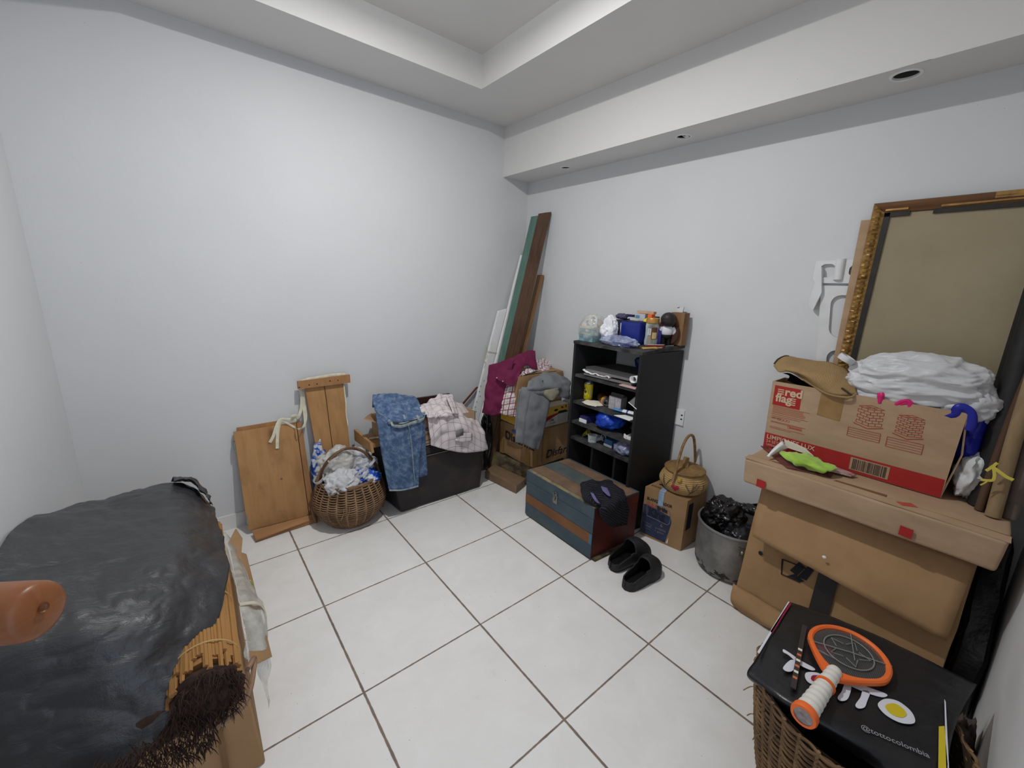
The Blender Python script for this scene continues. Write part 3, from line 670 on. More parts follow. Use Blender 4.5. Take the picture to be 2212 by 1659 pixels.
b = MB(); dl = (A1-A0); b.bar(A0+V((.055, -.006, 0)), A0+dl*.93+V((.055, -.006, 0)), (.026, 0, 0), (.0, .022, 0), WPAINT, bev=.003, sub=6, jit=.004, seed=12); obj('edge_strip', b, t)
nm = M('nail_head', S(90, 80, 74), rough=.6)
for k in range(9):
    b = MB(); b.lathe([(.0005, .002), (.0028, .0018), (.0035, 0)], A0+dl*(.30+.032*k)+V((-.030 + (.02 if k % 3 == 2 else 0), -.013, 0)), nm, n=8, rot=Matrix.Rotation(PI/2, 3, 'X')); obj('nail', b, face_)
leaner('red_brown_plank', UY(1031, 836, -.03), V((-.735, -.035, .40)), (.02, 0, .003), (0, .012, 0), REDBROWN, 'reddish brown strip of wood showing left of the white board behind the checked shirt')
b = MB(); R0 = A0+dl*.735
lo = [R0+V((-.05, -.014, .01)), R0+V((0, -.018, 0)), R0+V((.07, -.022, -.015)), R0+V((.075, .01, -.012)), R0+V((.0, .02, .0)), R0+V((-.052, .01, .01))]
STR = M('yellow_string', S(196, 186, 128), rough=.9); b.tube(spline(lo, 40, True), .002, STR, n=5, closed=True)
b.tube(spline([lo[0], lo[0]+V((-.015, -.004, .03)), lo[0]+V((-.02, 0, -.02)), lo[0]+V((-.005, -.004, -.03)), lo[0]+V((-.03, -.002, -.075)), lo[0]+V((-.015, -.002, -.09)), lo[0]+V((-.03, -.002, -.13))], 40), .002, STR, n=5)
b.tube(spline([lo[0], lo[0]+V((-.012, -.004, .028)), lo[0]+V((-.02, -.002, .05))], 10), .0018, STR, n=5)
tag(obj('yellow_string', b), 'thin yellow string tied round the wide white board', 'string')

# ------------------------------------------------------------------ things on the floor in the corner
c = [UZ(1047, 1033, 0), UZ(1115, 1067, 0), UZ(1135, 1050, 0), UZ(1135, 1050, 0)+(UZ(1047, 1033, 0)-UZ(1115, 1067, 0))]
c[3] = c[0] + (c[2]-c[1])
hh = V((0, 0, .062)); b = MB(); b.hexa([c[0]+V((-.0, .0, .001)), c[1]+V((0, 0, .001)), c[2]+V((0, 0, .001)), c[3]+V((0, 0, .001)), c[0]+hh, c[1]+hh, c[2]+hh, c[3]+hh], BEAM, bev=.003, sub=4, jit=.003)
tag(obj('timber_offcut', b), 'short square wooden beam lying on the floor between the black trunk and the blue chest', 'beam')
b = MB(); b.hexa([(-.475, -.20, .001), (-.395, -.64, .001), (-.36, -.63, .001), (-.44, -.19, .001), (-.44, -.215, .135), (-.365, -.645, .140), (-.33, -.635, .140), (-.405, -.205, .135)], MOTTLE, bev=.004, sub=7, jit=.005, seed=5)
tag(obj('weathered_plank', b), 'weathered mottled grey-green plank standing on edge under the pharmacy carton', 'plank')
b = MB(); b.box((-.34, -.56, .001), (.0, -.18, .118), BLACKM, bev=.004); tag(obj('dark_gap_block', b), 'dark low block filling the gap under the pharmacy carton', 'block')  # matt black block stands in for the dark gap under the carton
b = MB(); b.blob((-.50, -.21, .24), (.045, .05, .24), BLACKSH, seed=44, amp=.25, floor=.002); tag(obj('black_lump', b, angle=75), 'narrow black lump filling the dark gap between the trunk and the pharmacy carton', 'bag')  # black lump stands in for the dark region left of the carton

# pharmacy carton
t = thing('pharmacy_carton', 'taped brown pharmacy carton, bottom one of the corner stack, blue hand logo on its side', 'box', (-.2, -.4, .142))
b = MB(); cb = [(-.385, -.625, .145), (-.02, -.635, .145), (-.02, -.265, .145), (-.40, -.265, .145), (-.392, -.622, .408), (-.02, -.63, .415), (-.02, -.265, .415), (-.402, -.265, .41)]
b.hexa(cb, CARD_D, bev=.006, sub=5, jit=.007, seed=2)
lf = V(cb[0]); lu = (V(cb[0])-V(cb[3])).normalized(); lv = V((0, 0, 1)); lo_ = V(cb[7])
n_ = lu.cross(lv)
def LP(a, z): return V(cb[3]) + lu*a + V((0, 0, z-.145)) + n_*.006
b.text('Disfarma', .088, LP(.06, .285), lu, (0, 0, 1), INK, bold=.0016, off=.004)
b.quad(LP(.0, .15), lu, lv, .045, .25, TAPE, off=.002); b.quad(LP(.285, .15), lu, lv, .05, .26, TAPE, off=.002)
for k in range(3): b.quad(LP(.085, .262-.012*k), lu, lv, .17-.03*k, .004, INK, off=.004)
bl, gy = M('blue_print', S(52, 84, 150), rough=.8), M('grey_print', S(104, 110, 120), rough=.8)
def ell(o, u, v, a, c_, m, n=20, off=.004, rot=0.):
    u, v = V(u).normalized(), V(v).normalized(); n_ = u.cross(v); o = V(o)+n_*off
    u2 = u*math.cos(rot)+v*math.sin(rot); v2 = v*math.cos(rot)-u*math.sin(rot)
    b.poly([o+u2*a*math.cos(2*PI*k/n)+v2*c_*math.sin(2*PI*k/n) for k in range(n)], m)
ell(LP(.17, .365), lu, lv, .036, .011, bl, rot=-.12)
for k in range(3): ell(LP(.20+.018*k, .388-.012*k), lu, lv, .02, .0075, gy, rot=-.35)
ell(LP(.197, .402), lu, lv, .010, .009, gy)
ru = V((1, -.02, 0)); b.text('Disfarma', .085, V((-.275, -.640, .20)), ru, (0, 0, 1), INK, bold=.0016, off=.004, shear=.2)
b.quad(V((-.30, -.634, .15)), ru, lv, .055, .26, TAPE, off=.003); b.quad(V((-.387, -.632, .15)), ru, lv, .04, .255, TAPE, off=.003)
obj('body', b, t)
# appliance carton
t = thing('appliance_carton', 'white, yellow and red appliance carton with a grey pot picture, under the grey trousers', 'box', (-.2, -.4, .418))
YEL, WH2, CRIM = M('yellow_card', S(206, 160, 48), S(214, 170, 60), rough=.6), M('white_card', S(190, 180, 164), S(204, 194, 178), rough=.7), M('crimson_card', S(140, 26, 34), rough=.6)
b = MB(); b.box((-.405, -.600, .420), (-.02, -.265, .570), WH2, bev=.003)
fo = V((-.405, -.600, .42)); fu, fv = V((1, 0, 0)), V((0, 0, 1))
def FPx(a, z, o=.0015): return fo + fu*a + fv*z + V((0, -o, 0))
b.poly([FPx(.0, .148), FPx(.0, .03), FPx(.10, .045), FPx(.19, .075), FPx(.26, .085), FPx(.38, .09), FPx(.38, .148)], YEL)
b.poly([FPx(.0, .03, .002), FPx(.0, -.0, .002), FPx(.1, .018, .002), FPx(.19, .056, .002), FPx(.27, .080, .002), FPx(.38, .086, .002), FPx(.38, .095, .002), FPx(.26, .092, .002), FPx(.18, .082, .002), FPx(.10, .052, .002)], CRIM)
gp = M('grey_picture', S(132, 130, 128), S(176, 174, 172), ns=3, rough=.5); b.poly([FPx(.285, .02, .003), FPx(.365, .02, .003), FPx(.372, .085, .003), FPx(.275, .085, .003)], gp); b.poly([FPx(.265, .085, .003), FPx(.375, .085, .003), FPx(.36, .105, .003), FPx(.28, .105, .003)], INK)
ell(FPx(.315, .13), fu, fv, .012, .006, INK, off=.002); ell(FPx(.355, .132), fu, fv, .006, .009, INK, off=.002); ell(FPx(.25, .118), fu, fv, .02, .008, INK, off=.003)
b.text('Olla', .030, FPx(.185, .038), fu, fv, INK, off=.001); b.text('presión', .020, FPx(.196, .018), fu, fv, M('faint_print', S(128, 120, 110), rough=.8), off=.001)
b.quad(V((-.405, -.27, .424)), (0, -1, 0), (0, 0, 1), .325, .07, YEL, off=.0015)
obj('body', b, t)
# top carton of the corner stack
t = thing('plain_carton', 'plain brown carton on top of the corner stack, half covered by clothes', 'box', (-.2, -.36, .572))
b = MB(); b.hexa([(-.455, -.505, .572), (-.01, -.505, .572), (-.01, -.265, .572), (-.455, -.265, .572), (-.448, -.500, .805), (.0, -.505, .800), (.0, -.27, .812), (-.448, -.27, .81)], CARD_D, bev=.004, sub=4, jit=.004, seed=9)
b.poly([(-.40, -.50, .812), (-.05, -.495, .806), (-.05, -.47, .812), (-.40, -.47, .816)], TAPE)
obj('body', b, t)

# maroon shirt and red check shirt
MAROON = M('maroon_cotton', S(104, 36, 66), S(116, 42, 74), rough=.85, spec=.15, ns=14, bump=.15, bs=400, bd=.001)
RCHK = stripes('white_red_check_cotton', S(222, 212, 210), [(.042, .5, .08, S(150, 44, 72), .9), (.021, .15, .05, S(90, 86, 96), .75)], [(.042, .5, .08, S(150, 44, 72), .8), (.021, .2, .05, S(90, 86, 96), .65)])
PM = ((-.475, -.42, 0), (-.86, -.51, 0)); mm = lambda x, y, o=0.: U(x, y, PM, o)
t = thing('maroon_shirt', 'maroon shirt hanging over the left side of the top corner carton', 'shirt', (-.47, -.42, .80))
b = MB(); b.grid([[mm(1057, 789, .0), mm(1075, 783, .0), mm(1094, 776, .0), mm(1112, 774, 0)], [mm(1053, 812, .02), mm(1066, 812, .025), mm(1084, 812, .02), mm(1102, 815, .01)],
    [mm(1049, 842, .028), mm(1061, 845, .045), mm(1075, 846, .03), mm(1092, 838, .015)], [mm(1045, 870, .035), mm(1058, 874, .055), mm(1072, 874, .04), mm(1086, 866, .02)],
    [mm(1041, 891, .04), mm(1054, 896, .06), mm(1068, 898, .045), mm(1081, 896, .025)]], MAROON, 26, 34, wr=.012, ws=13, seed=4, fold=.006, fs=9)
obj('hanging_front', b, t, solid=.005)
b = MB(); b.grid([[mm(1094, 778, -.10), mm(1120, 766, -.16), mm(1140, 758, -.20), mm(1151, 757, -.22)], [mm(1084, 788, -.02), mm(1110, 780, -.08), mm(1135, 772, -.14), mm(1155, 770, -.18)],
    [mm(1076, 800, .04), mm(1098, 798, .02), mm(1122, 792, -.04), mm(1140, 784, -.12)], [mm(1071, 810, .06), mm(1090, 818, .06), mm(1108, 818, .03), mm(1126, 800, -.03)], [mm(1069, 816, .062), mm(1086, 826, .066), mm(1108, 834, .05), mm(1122, 812, .0)]], MAROON, 28, 30, wr=.010, ws=14, seed=14, fold=.006, fs=10)
tbp_ = obj('turned_back_panel', b, t, solid=.005)
b = MB(); b.grid([[mm(1148, 757, -.21), mm(1156, 758, -.23)], [mm(1140, 770, -.13), mm(1157, 776, -.18)], [mm(1136, 783, -.10), mm(1160, 796, -.15)], [mm(1134, 786, -.10), mm(1156, 798, -.14)]], MAROON, 10, 14, wr=.008, ws=16, seed=5); obj('collar', b, t, solid=.006)
for q in ((1073, 816), (1086, 823.5)):
    b = MB(); b.lathe([(.0005, .002), (.004, .002), (.0045, 0)], mm(*q, .075), WHITE, n=10, rot=Matrix.Rotation(PI/2, 3, 'X')); obj('snap_button', b, tbp_)
t = thing('red_check_shirt', 'white and red checked shirt lying under the maroon shirt on the top carton', 'shirt', (-.40, -.46, .80))
b = MB(); b.grid([[mm(1092, 832, .0), mm(1104, 828, -.01), mm(1113, 826, -.015)], [mm(1088, 850, .012), mm(1102, 850, .018), mm(1114, 850, .01)], [mm(1084, 872, .02), mm(1100, 874, .03), mm(1114, 876, .02)], [mm(1080, 893, .024), mm(1098, 898, .034), mm(1114, 900, .022)]], RCHK, 20, 26, wr=.010, ws=18, seed=7, fold=.01, fs=16)
obj('hanging_tail', b, t, solid=.005)
z8 = lambda x, y, z=.82: UZ(x, y, z)
b = MB(); b.grid([[UY(1130, 800, -.40), UY(1146, 783, -.33), UY(1170, 777, -.30), UY(1187, 776, -.30)], [UY(1126, 806, -.46), UY(1148, 793, -.42), UY(1170, 785, -.36), UY(1190, 786, -.34)], [UY(1122, 812, -.49), UY(1145, 803, -.48), UY(1165, 798, -.44), UY(1189, 796, -.40)], [UY(1124, 813, -.495), UY(1145, 806, -.49), UY(1166, 802, -.46), UY(1186, 803, -.42)]], RCHK, 28, 20, wr=.010, ws=20, seed=17, fold=.014, fs=18, uv0=(.1, .2))
obj('crumpled_yoke', b, t, solid=.006)

# grey trousers
TRS = M('grey_twill', S(112, 114, 116), S(128, 130, 132), rough=.9, spec=.1, ns=9, bump=.25, bs=500, bd=.001); TRL = M('khaki_lining', S(150, 144, 124), rough=.9)
PT = ((-.445, -.655, 0), (-.42, -.91, 0)); tt = lambda x, y, o=0.: U(x, y, PT, o)
t = thing('grey_trousers', 'grey trousers folded over the corner stack, legs hanging down over the pharmacy carton', 'trousers', (-.40, -.64, .62))
b = MB(); b.grid([[tt(1127, 836, .0), tt(1145, 838, .01), tt(1165, 845, .01), tt(1189, 862, .0)], [tt(1122, 865, .015), tt(1142, 868, .03), tt(1163, 872, .03), tt(1184, 885, .012)],
    [tt(1118, 900, .02), tt(1137, 902, .04), tt(1158, 906, .035), tt(1178, 912, .015)], [tt(1115, 932, .022), tt(1133, 935, .042), tt(1154, 940, .036), tt(1171, 945, .016)], [tt(1113, 955, .024), tt(1128, 958, .042), tt(1146, 967, .036), tt(1163, 972, .018)]], TRS, 26, 36, wr=.007, ws=12, seed=3, fold=.004, fs=9)
b.tube(spline([tt(1143, 840, .012), tt(1139, 870, .036), tt(1133, 905, .044), tt(1128, 957, .046)], 24), .0025, TRS, n=5)
obj('front_leg', b, t, solid=.010)
b = MB(); b.grid([[tt(1121, 842, -.01), tt(1130, 838, -.01)], [tt(1116, 880, .002), tt(1126, 880, .004)], [tt(1112, 915, .008), tt(1122, 918, .008)], [tt(1111, 927, .008), tt(1118, 930, .008)]], TRS, 8, 18, wr=.004, ws=14, seed=6); obj('rear_leg', b, t, solid=.010)
b = MB(); b.grid([[tt(1150, 818, -.10), tt(1172, 808, -.14), tt(1200, 808, -.16), tt(1226, 818, -.16)], [tt(1143, 824, -.04), tt(1168, 816, -.06), tt(1200, 816, -.08), tt(1232, 826, -.10)], [tt(1139, 834, .0), tt(1165, 832, .0), tt(1196, 832, -.01), tt(1230, 838, -.05)], [tt(1137, 842, .01), tt(1160, 846, .02), tt(1190, 845, .01), tt(1230, 848, -.03)], [tt(1140, 845, .0), tt(1162, 850, .01), tt(1192, 852, .0), tt(1229, 862, -.04)]], TRS, 30, 28, wr=.008, ws=13, seed=8, fold=.010, fs=12)
obj('folded_seat', b, t, solid=.010)
b = MB(); b.grid([[tt(1158, 842, .025), tt(1180, 842, .03), tt(1206, 838, .02)], [tt(1170, 850, .028), tt(1188, 852, .034), tt(1208, 846, .02)], [tt(1182, 860, .02), tt(1194, 864, .026), tt(1208, 852, .016)]], TRL, 14, 12, wr=.006, ws=22, seed=4); obj('lining', b, t, solid=.004)
b = MB(); b.tube(spline([tt(1138, 840, .02), tt(1150, 838, .03), tt(1165, 839, .035), tt(1182, 836, .03), tt(1200, 838, .02), tt(1212, 836, .01)], 30), .008, TRS, n=7, flat=(1.4, .5, (0, 0, 1), 1)); wb_ = obj('waistband', b, t)
b = MB(); b.lathe([(.0005, .003), (.006, .002), (.007, 0)], tt(1172, 823, -.01), STEEL, n=12, rot=Matrix.Rotation(PI/2.4, 3, 'X')); obj('button', b, wb_)

# ------------------------------------------------------------------ blue tool chest
TEAL = M('worn_blue_paint', S(58, 74, 84), S(82, 94, 98), rough=.6, ns=7, nd=7, stretch=(1, .5, 1), lo=.4, hi=.7, bump=.25, bs=40)
TEALTOP = M('dusty_worn_blue_paint', S(66, 78, 80), S(104, 106, 96), rough=.8, ns=7, nd=7, lo=.35, hi=.75, bump=.25, bs=40)
RUST = M('worn_brown_paint', S(112, 74, 46), S(132, 88, 54), rough=.7, ns=8, nd=6, stretch=(1, .5, 1), bump=.2, bs=50)
RUSTTOP = M('dusty_worn_brown_paint', S(104, 82, 66), S(126, 100, 80), rough=.85, ns=9, nd=6, bump=.2, bs=50)
OXB = M('oxblood_paint', S(96, 38, 30), S(72, 30, 26), rough=.55, ns=6, nd=6, bump=.15, bs=50)
YELW = M('worn_yellowish_edge', S(150, 132, 92), S(96, 98, 88), rough=.85, ns=16, nd=5)
A_, B_, C_, D_ = V((-.673, -.888, .012)), V((-.683, -1.434, .012)), V((-.330, -1.462, .012)), V((-.320, -.915, .012))
ctr = (A_+B_+C_+D_)/4
t = thing('tool_chest', 'old blue wooden tool chest with brown stripes and a dark red end', 'chest', (ctr.x, ctr.y, 0))
def ring(z0, z1, m, grow=0., bev=.003, b=None):
    b = b or MB(); g_ = lambda p, z: V((p.x+(p.x-ctr.x)*grow, p.y+(p.y-ctr.y)*grow, z))
    b.hexa([g_(p, z0) for p in (A_, B_, C_, D_)]+[g_(p, z1) for p in (A_, B_, C_, D_)], m, bev=bev); return b
b = ring(.012, .2435, TEAL)
u_ = (B_-A_).normalized(); e_ = (C_-B_).normalized(); nz = V((0, 0, 1))
b.quad(A_+V((0, 0, .083)), u_, nz, .547, .062, RUST, off=.0016)
b.quad(A_+V((0, 0, .0835))+u_*.527, u_, nz, .02, .061, M('bright_blue_paint', S(70, 106, 126), rough=.6), off=.0024)
b.quad(B_+V((0, 0, .0))+e_*.004, e_, nz, .350, .231, OXB, off=.0016); chb_ = obj('body', b, t)
b = ring(.2455, .310, TEAL, grow=.004)
b.quad(B_+V((0, -.001, .234))+e_*.004, e_, nz, .350, .058, OXB, off=.0022)
d_ = (D_-A_).normalized(); zt = .310-.012
def topq(s0, wd, m, o): b.quad(A_+V((0, 0, zt))+d_*s0, u_, d_, .545, wd, m, off=0) if False else b.poly([A_+V((0, 0, zt+o))+d_*s0, B_+V((0, 0, zt+o))+e_*s0, B_+V((0, 0, zt+o))+e_*(s0+wd), A_+V((0, 0, zt+o))+d_*(s0+wd)], m)
topq(.0, .028, YELW, .0012); topq(.03, .098, RUSTTOP, .0014); topq(.130, .120, TEALTOP, .0012); topq(.252, .086, RUSTTOP, .0014)
obj('lid', b, t)
p = A_ + u_*.262 + V((0, 0, .232)); n_ = u_.cross(nz)
b = MB(); b.bar(p+n_*.003+nz*.022, p+n_*.003-nz*.038, u_*.034, n_*.003, STEEL, bev=.001); b.tube(spline([p+n_*.006+nz*.012-u_*.012, p+n_*.010+nz*.034-u_*.008, p+n_*.010+nz*.034+u_*.012, p+n_*.008+nz*.012+u_*.014], 16), .003, STEEL, n=6)
b.bar(p+n_*.009+nz*.008, p+n_*.007-nz*.022-u_*.012, u_*.014, n_*.004, STEEL, bev=.001); obj('latch', b, chb_)
b = MB(); b.bar(A_+u_*.01+V((.02, 0, -.006)), B_-u_*.01+V((.02, 0, -.006)), V((.03, 0, 0)), V((0, 0, .012)), MOTTLE)
obj('foot_runner', b, t)
b = MB(); b.bar(B_+V((.012, -.01, -.005)), C_+V((0.02, -.012, -.005)), V((0, .03, 0)), V((0, 0, .013)), MOTTLE, bev=.002); obj('foot_runner', b, t)
# striped shorts on the chest
SHORT = stripes('black_grey_stripe_knit', S(26, 26, 30), [], [(.017, .5, .22, S(52, 52, 60), .8)]); LAV = M('lavender_patch', S(104, 98, 140), rough=.85)
e2 = ((-.5, -1.452, 0), (.07, -1, 0)); ee = lambda x, y, o=0.: U(x, y, e2, o)
t = thing('striped_shorts', 'black striped shorts with lavender inserts flung over the corner of the blue chest', 'shorts', (-.5, -1.43, .311))
b = MB(); b.grid([[UZ(1256, 1052, .325), UZ(1268, 1041, .330), UZ(1284, 1040, .34), UZ(1296, 1044, .33)], [UZ(1256, 1062, .335), UZ(1270, 1056, .352), UZ(1290, 1056, .345), UZ(1306, 1058, .335)], [UZ(1262, 1078, .33), UZ(1278, 1078, .345), UZ(1298, 1080, .335), UZ(1318, 1072, .325)], [UZ(1278, 1090, .32), UZ(1290, 1093, .325), UZ(1304, 1092, .32), UZ(1322, 1082, .318)]], SHORT, 26, 22, wr=.012, ws=17, seed=4, fold=.014, fs=12); obj('left_leg', b, t, solid=.008)
b = MB(); b.grid([[UZ(1282, 1042, .325), UZ(1300, 1038, .335), UZ(1318, 1040, .335), UZ(1324, 1048, .325)], [UZ(1290, 1060, .335), UZ(1310, 1056, .345), UZ(1328, 1058, .338), UZ(1346, 1062, .322)], [UZ(1298, 1082, .328), UZ(1318, 1080, .334), UZ(1338, 1078, .33), UZ(1352, 1074, .32)], [ee(1298, 1096, .018), ee(1316, 1097, .03), ee(1338, 1094, .028), ee(1354, 1088, .012)], [ee(1297, 1112, .02), ee(1316, 1116, .034), ee(1338, 1114, .030), ee(1355, 1104, .014)], [ee(1303, 1124, .022), ee(1318, 1136, .034), ee(1338, 1137, .030), ee(1350, 1132, .016)]], SHORT, 28, 34, wr=.009, ws=15, seed=9, fold=.008, fs=11); obj('hanging_leg', b, t, solid=.008)
b = MB(); b.grid([[UZ(1298, 1050, .358), UZ(1306, 1052, .362), UZ(1312, 1054, .358)], [UZ(1302, 1060, .362), UZ(1310, 1062, .366), UZ(1316, 1064, .36)], [UZ(1312, 1070, .356), UZ(1316, 1072, .358), UZ(1319, 1072, .355)]], LAV, 8, 10, wr=.003); obj('insert', b, t, solid=.004)
b = MB(); b.grid([[UZ(1275, 1064, .365), UZ(1282, 1066, .368)], [UZ(1281, 1076, .36), UZ(1289, 1078, .362)], [UZ(1289, 1086, .345), UZ(1296, 1088, .345)]], LAV, 6, 10, wr=.003); obj('insert', b, t, solid=.004)

# ------------------------------------------------------------------ black shelf unit
SLF, SRF, SRB, SLB = V((-.330, -.893, 0)), V((-.345, -1.398, 0)), V((.012, -1.436, 0)), V((.012, -.955, 0))
def SH(a, d, z):
    """a: 0 left..1 right along the front, d: 0 front..1 back, z height"""
    p = SLF*(1-a)*(1-d) + SRF*a*(1-d) + SRB*a*d + SLB*(1-a)*d; return V((p.x, p.y, z))
ztop = lambda d: 1.100 + .022*d
t = thing('black_shelf_unit', 'tall narrow black open shelf unit against the right wall, crammed with small things', 'shelf', (-.16, -1.17, 0))
def shbox(a0, a1, d0, d1, z0, z1, m, bev=.0015, tilt=False):
    zf = (lambda z, d: z + (.022*d if tilt else 0))
    return MB().hexa([SH(a0, d0, zf(z0, d0)), SH(a1, d0, zf(z0, d0)), SH(a1, d1, zf(z0, d1)), SH(a0, d1, zf(z0, d1)), SH(a0, d0, zf(z1, d0)), SH(a1, d0, zf(z1, d0)), SH(a1, d1, zf(z1, d1)), SH(a0, d1, zf(z1, d1))], m, bev)
obj('side_panel', shbox(0, .034, 0, 1, .002, 1.088, BLKSHELF), t); obj('side_panel', shbox(.966, 1, 0, 1, .002, 1.088, BLKSHELF), t)
obj('top_board', shbox(-.003, 1.003, -.01, 1, 1.083, 1.100, DUSTY, tilt=True), t)
for z in (.89, .715, .58, .47): obj('shelf_board', shbox(.036, .964, .03, .99, z-.018, z, DUSTY), t)
obj('shelf_board', shbox(.036, .964, .03, .99, .055, .073, DUSTY), t)
obj('divider', shbox(.375, .405, .06, .98, .073, .452, BLKSHELF), t); obj('divider', shbox(.725, .755, .06, .98, .073, .452, BLKSHELF), t)
obj('back_panel', shbox(.034, .966, .975, .995, .073, .885, BLKSHELF), t)

# ------------------------------------------------------------------ contents of the shelf unit
def single(name, b, label, cat, group=None, **k): return tag(obj(name, b, **k), label, cat, group)
PAPER = M('white_paper', S(232, 232, 232), rough=.8, spec=.2); GREYP = M('grey_folder_card', S(112, 108, 108), S(128, 124, 122), rough=.8, ns=8); GREYD = M('dark_grey_folder', S(72, 70, 70), rough=.8)
PINKP = M('pinkish_paper', S(206, 170, 164), rough=.8); YELCAN = M('yellow_can', S(222, 204, 40), rough=.3, spec=.5); ALU = M('aluminium', S(176, 174, 172), rough=.35, metal=.85)
DKCAN = M('brown_can', S(70, 44, 30), S(90, 60, 38), rough=.35, ns=12); ORANGE = M('orange_plastic', S(240, 110, 50), rough=.45)
AMBER = M('amber_can_edge', S(214, 150, 40), rough=.35); CREAM = M('cream_paper', S(226, 220, 200), rough=.85)
def sheetbox(a0, a1, d0, d1, z0, z1, m, rz=0.):
    b = shbox(a0, a1, d0, d1, z0, z1, m, bev=.0006)
    if rz:
        c_ = (SH(a0, d0, 0)+SH(a1, d1, 0))/2; bmesh.ops.rotate(b.bm, cent=c_, matrix=Matrix.Rotation(rz, 3, 'Z'), verts=b.bm.verts)
    return b
z = .8905
for k, (a0, a1, d0, d1, th, m, rz, lab) in enumerate(((.20, .90, .10, .80, .006, M('brown_folder', S(96, 78, 66), rough=.8), .0, 'brown folder at the bottom of the papers on the top shelf'), (.16, .84, .06, .78, .012, GREYP, .05, 'thick grey folder in the papers on the top shelf, just under the crumpled sheets'),)):
    single('paper_folder', sheetbox(a0, a1, d0, d1, z, z+th, m, rz), lab, 'folder', 'papers on the top shelf'); z += th+.0004
b = MB(); b.grid([[SH(.10, .10, z+.012), SH(.20, .02, z+.010), SH(.36, .04, z+.006), SH(.56, .04, z+.004)], [SH(.13, .25, z+.018), SH(.24, .2, z+.014), SH(.4, .2, z+.006), SH(.56, .2, z+.004)], [SH(.18, .5, z+.01), SH(.3, .5, z+.008), SH(.42, .5, z+.004), SH(.56, .5, z+.004)]], PAPER, 26, 14, wr=.010, ws=34, seed=3, fold=.006, fs=30)
single('crumpled_sheets', b, 'crumpled white sheets sticking out of the folders on the top shelf', 'paper', solid=.003); z += .012
for k, (a0, a1, d0, d1, th, m, rz, lab) in enumerate(((.17, .86, .07, .85, .014, GREYP, .06, 'grey folder lying on the crumpled sheets on the top shelf'), (.16, .88, .09, .86, .012, GREYD, .02, 'topmost dark grey folder of the papers on the top shelf'))):
    single('paper_folder', sheetbox(a0, a1, d0, d1, z, z+th, m, rz), lab, 'folder', 'papers on the top shelf'); z += th+.0006
bag('blue_bag', 'dark blue bag stuffed in the back right of the top shelf compartment', (-.10, -1.29, 1.0), (.085, .075, .055), M('dark_blue_polythene', S(22, 32, 84), S(30, 44, 112), rough=.4, ns=8), 51, amp=.3, sub=4)
b = MB(); pts = []
ctr_ = UX(1367, 820, -.335); r0 = .021
rl = spline([ctr_+V((0, .0215, 0)), ctr_+V((.0, .016, .014)), ctr_+V((0, 0, .0185)), ctr_+V((0, -.014, .015)), ctr_+V((0, -.0215, 0)), ctr_+V((0, -.016, -.014)), ctr_+V((0, 0, -.0185)), ctr_+V((0, .014, -.0155))], 32, True); dp = V((.14, -.03, 0))
for i in range(32):
    a, c_ = rl[i], rl[(i+1) % 32]; b.face([b.bm.verts.new(q) for q in (a, c_, c_+dp, a+dp)], PAPER)
bmesh.ops.remove_doubles(b.bm, verts=b.bm.verts, dist=1e-5)
single('rolled_paper', b, 'white sheet of paper rolled into a tube at the right end of the top shelf', 'paper', solid=.0015)
single('pink_sheets', sheetbox(.74, .955, .0, .5, .8905, .8965, PINKP), 'pinkish folded sheets under the rolled white paper on the top shelf', 'paper')
# second shelf
def can(name, base, h, r, m, label, top=None, axis=None, band=None, deco=None):
    rot = V((0, 0, 1)).rotation_difference(V(axis)).to_matrix() if axis is not None else None
    t = thing(name, label, 'can', base)
    b = MB(); b.lathe([(r*.78, 0), (r*.82, .002), (r, .010), (r, h-.012)], base, m, n=36, rot=rot, caps=True)
    if deco: deco(b)
    obj('body', b, t)
    b = MB(); b.lathe([(r, h-.012), (r*.84, h-.003), (r*.86, h), (r*.80, h-.0005), (r*.78, h-.005), (.0005, h-.005)], base, ALU, n=36, rot=rot, caps=False); lid_ = obj('lid', b, t)
    b = MB(); R_ = rot or Matrix.Identity(3); o = V(base)
    b.tube([o + R_ @ V((.009*math.cos(a)+.004, .006*math.sin(a), h-.003)) for a in [2*PI*k/14 for k in range(14)]], .0016, ALU, n=5, closed=True); obj('ring_pull', b, lid_)
    b = MB(); b.poly([o + R_ @ V((-.010+.009*math.cos(a), .008*math.sin(a), h-.0042)) for a in [2*PI*k/14 for k in range(14)]], BLACKM); obj('mouth_hole', b, lid_)
    return t
cb_ = UZ(1263, 864, .7155); cb_ = V((cb_.x+.03, cb_.y+.0, .7155))
def yd(b):
    d = (CAM-cb_); d.z = 0; d.normalize(); s_ = V((-d.y, d.x, 0)); r = .0292
    def onc(a, zz, rr=r): c_, s2 = math.cos(a), math.sin(a); return cb_ + d*rr*c_ - s_*rr*s2*-1 + V((0, 0, zz))
    b.tube([onc(-.75+.75*math.cos(k*2*PI/30), .055+.032*math.sin(k*2*PI/30)) for k in range(30)], .0007, INK, n=4, closed=True)
    for (a, zz, w_, h_, m) in ((-.95, .075, .36, .012, INK), (-.72, .055, .62, .016, NAVY), (.55, .05, .2, .05, M('pale_grey_print', S(190, 186, 150), rough=.5))):
        n = 8
        for i in range(n): a0, a1 = a-w_/2+w_*i/n, a-w_/2+w_*(i+1)/n; b.poly([onc(a0, zz-h_/2), onc(a1, zz-h_/2), onc(a1, zz+h_/2), onc(a0, zz+h_/2)], m)
can('drink_can', cb_, .118, .029, YELCAN, 'upright yellow drink can at the left end of the second shelf', deco=yd)
pa, pb = UZ(1303, 861, .7155+.030), V((-.19, -1.03, .7465)); axx = (pa-pb)
pa = pb + axx.normalized()*.118
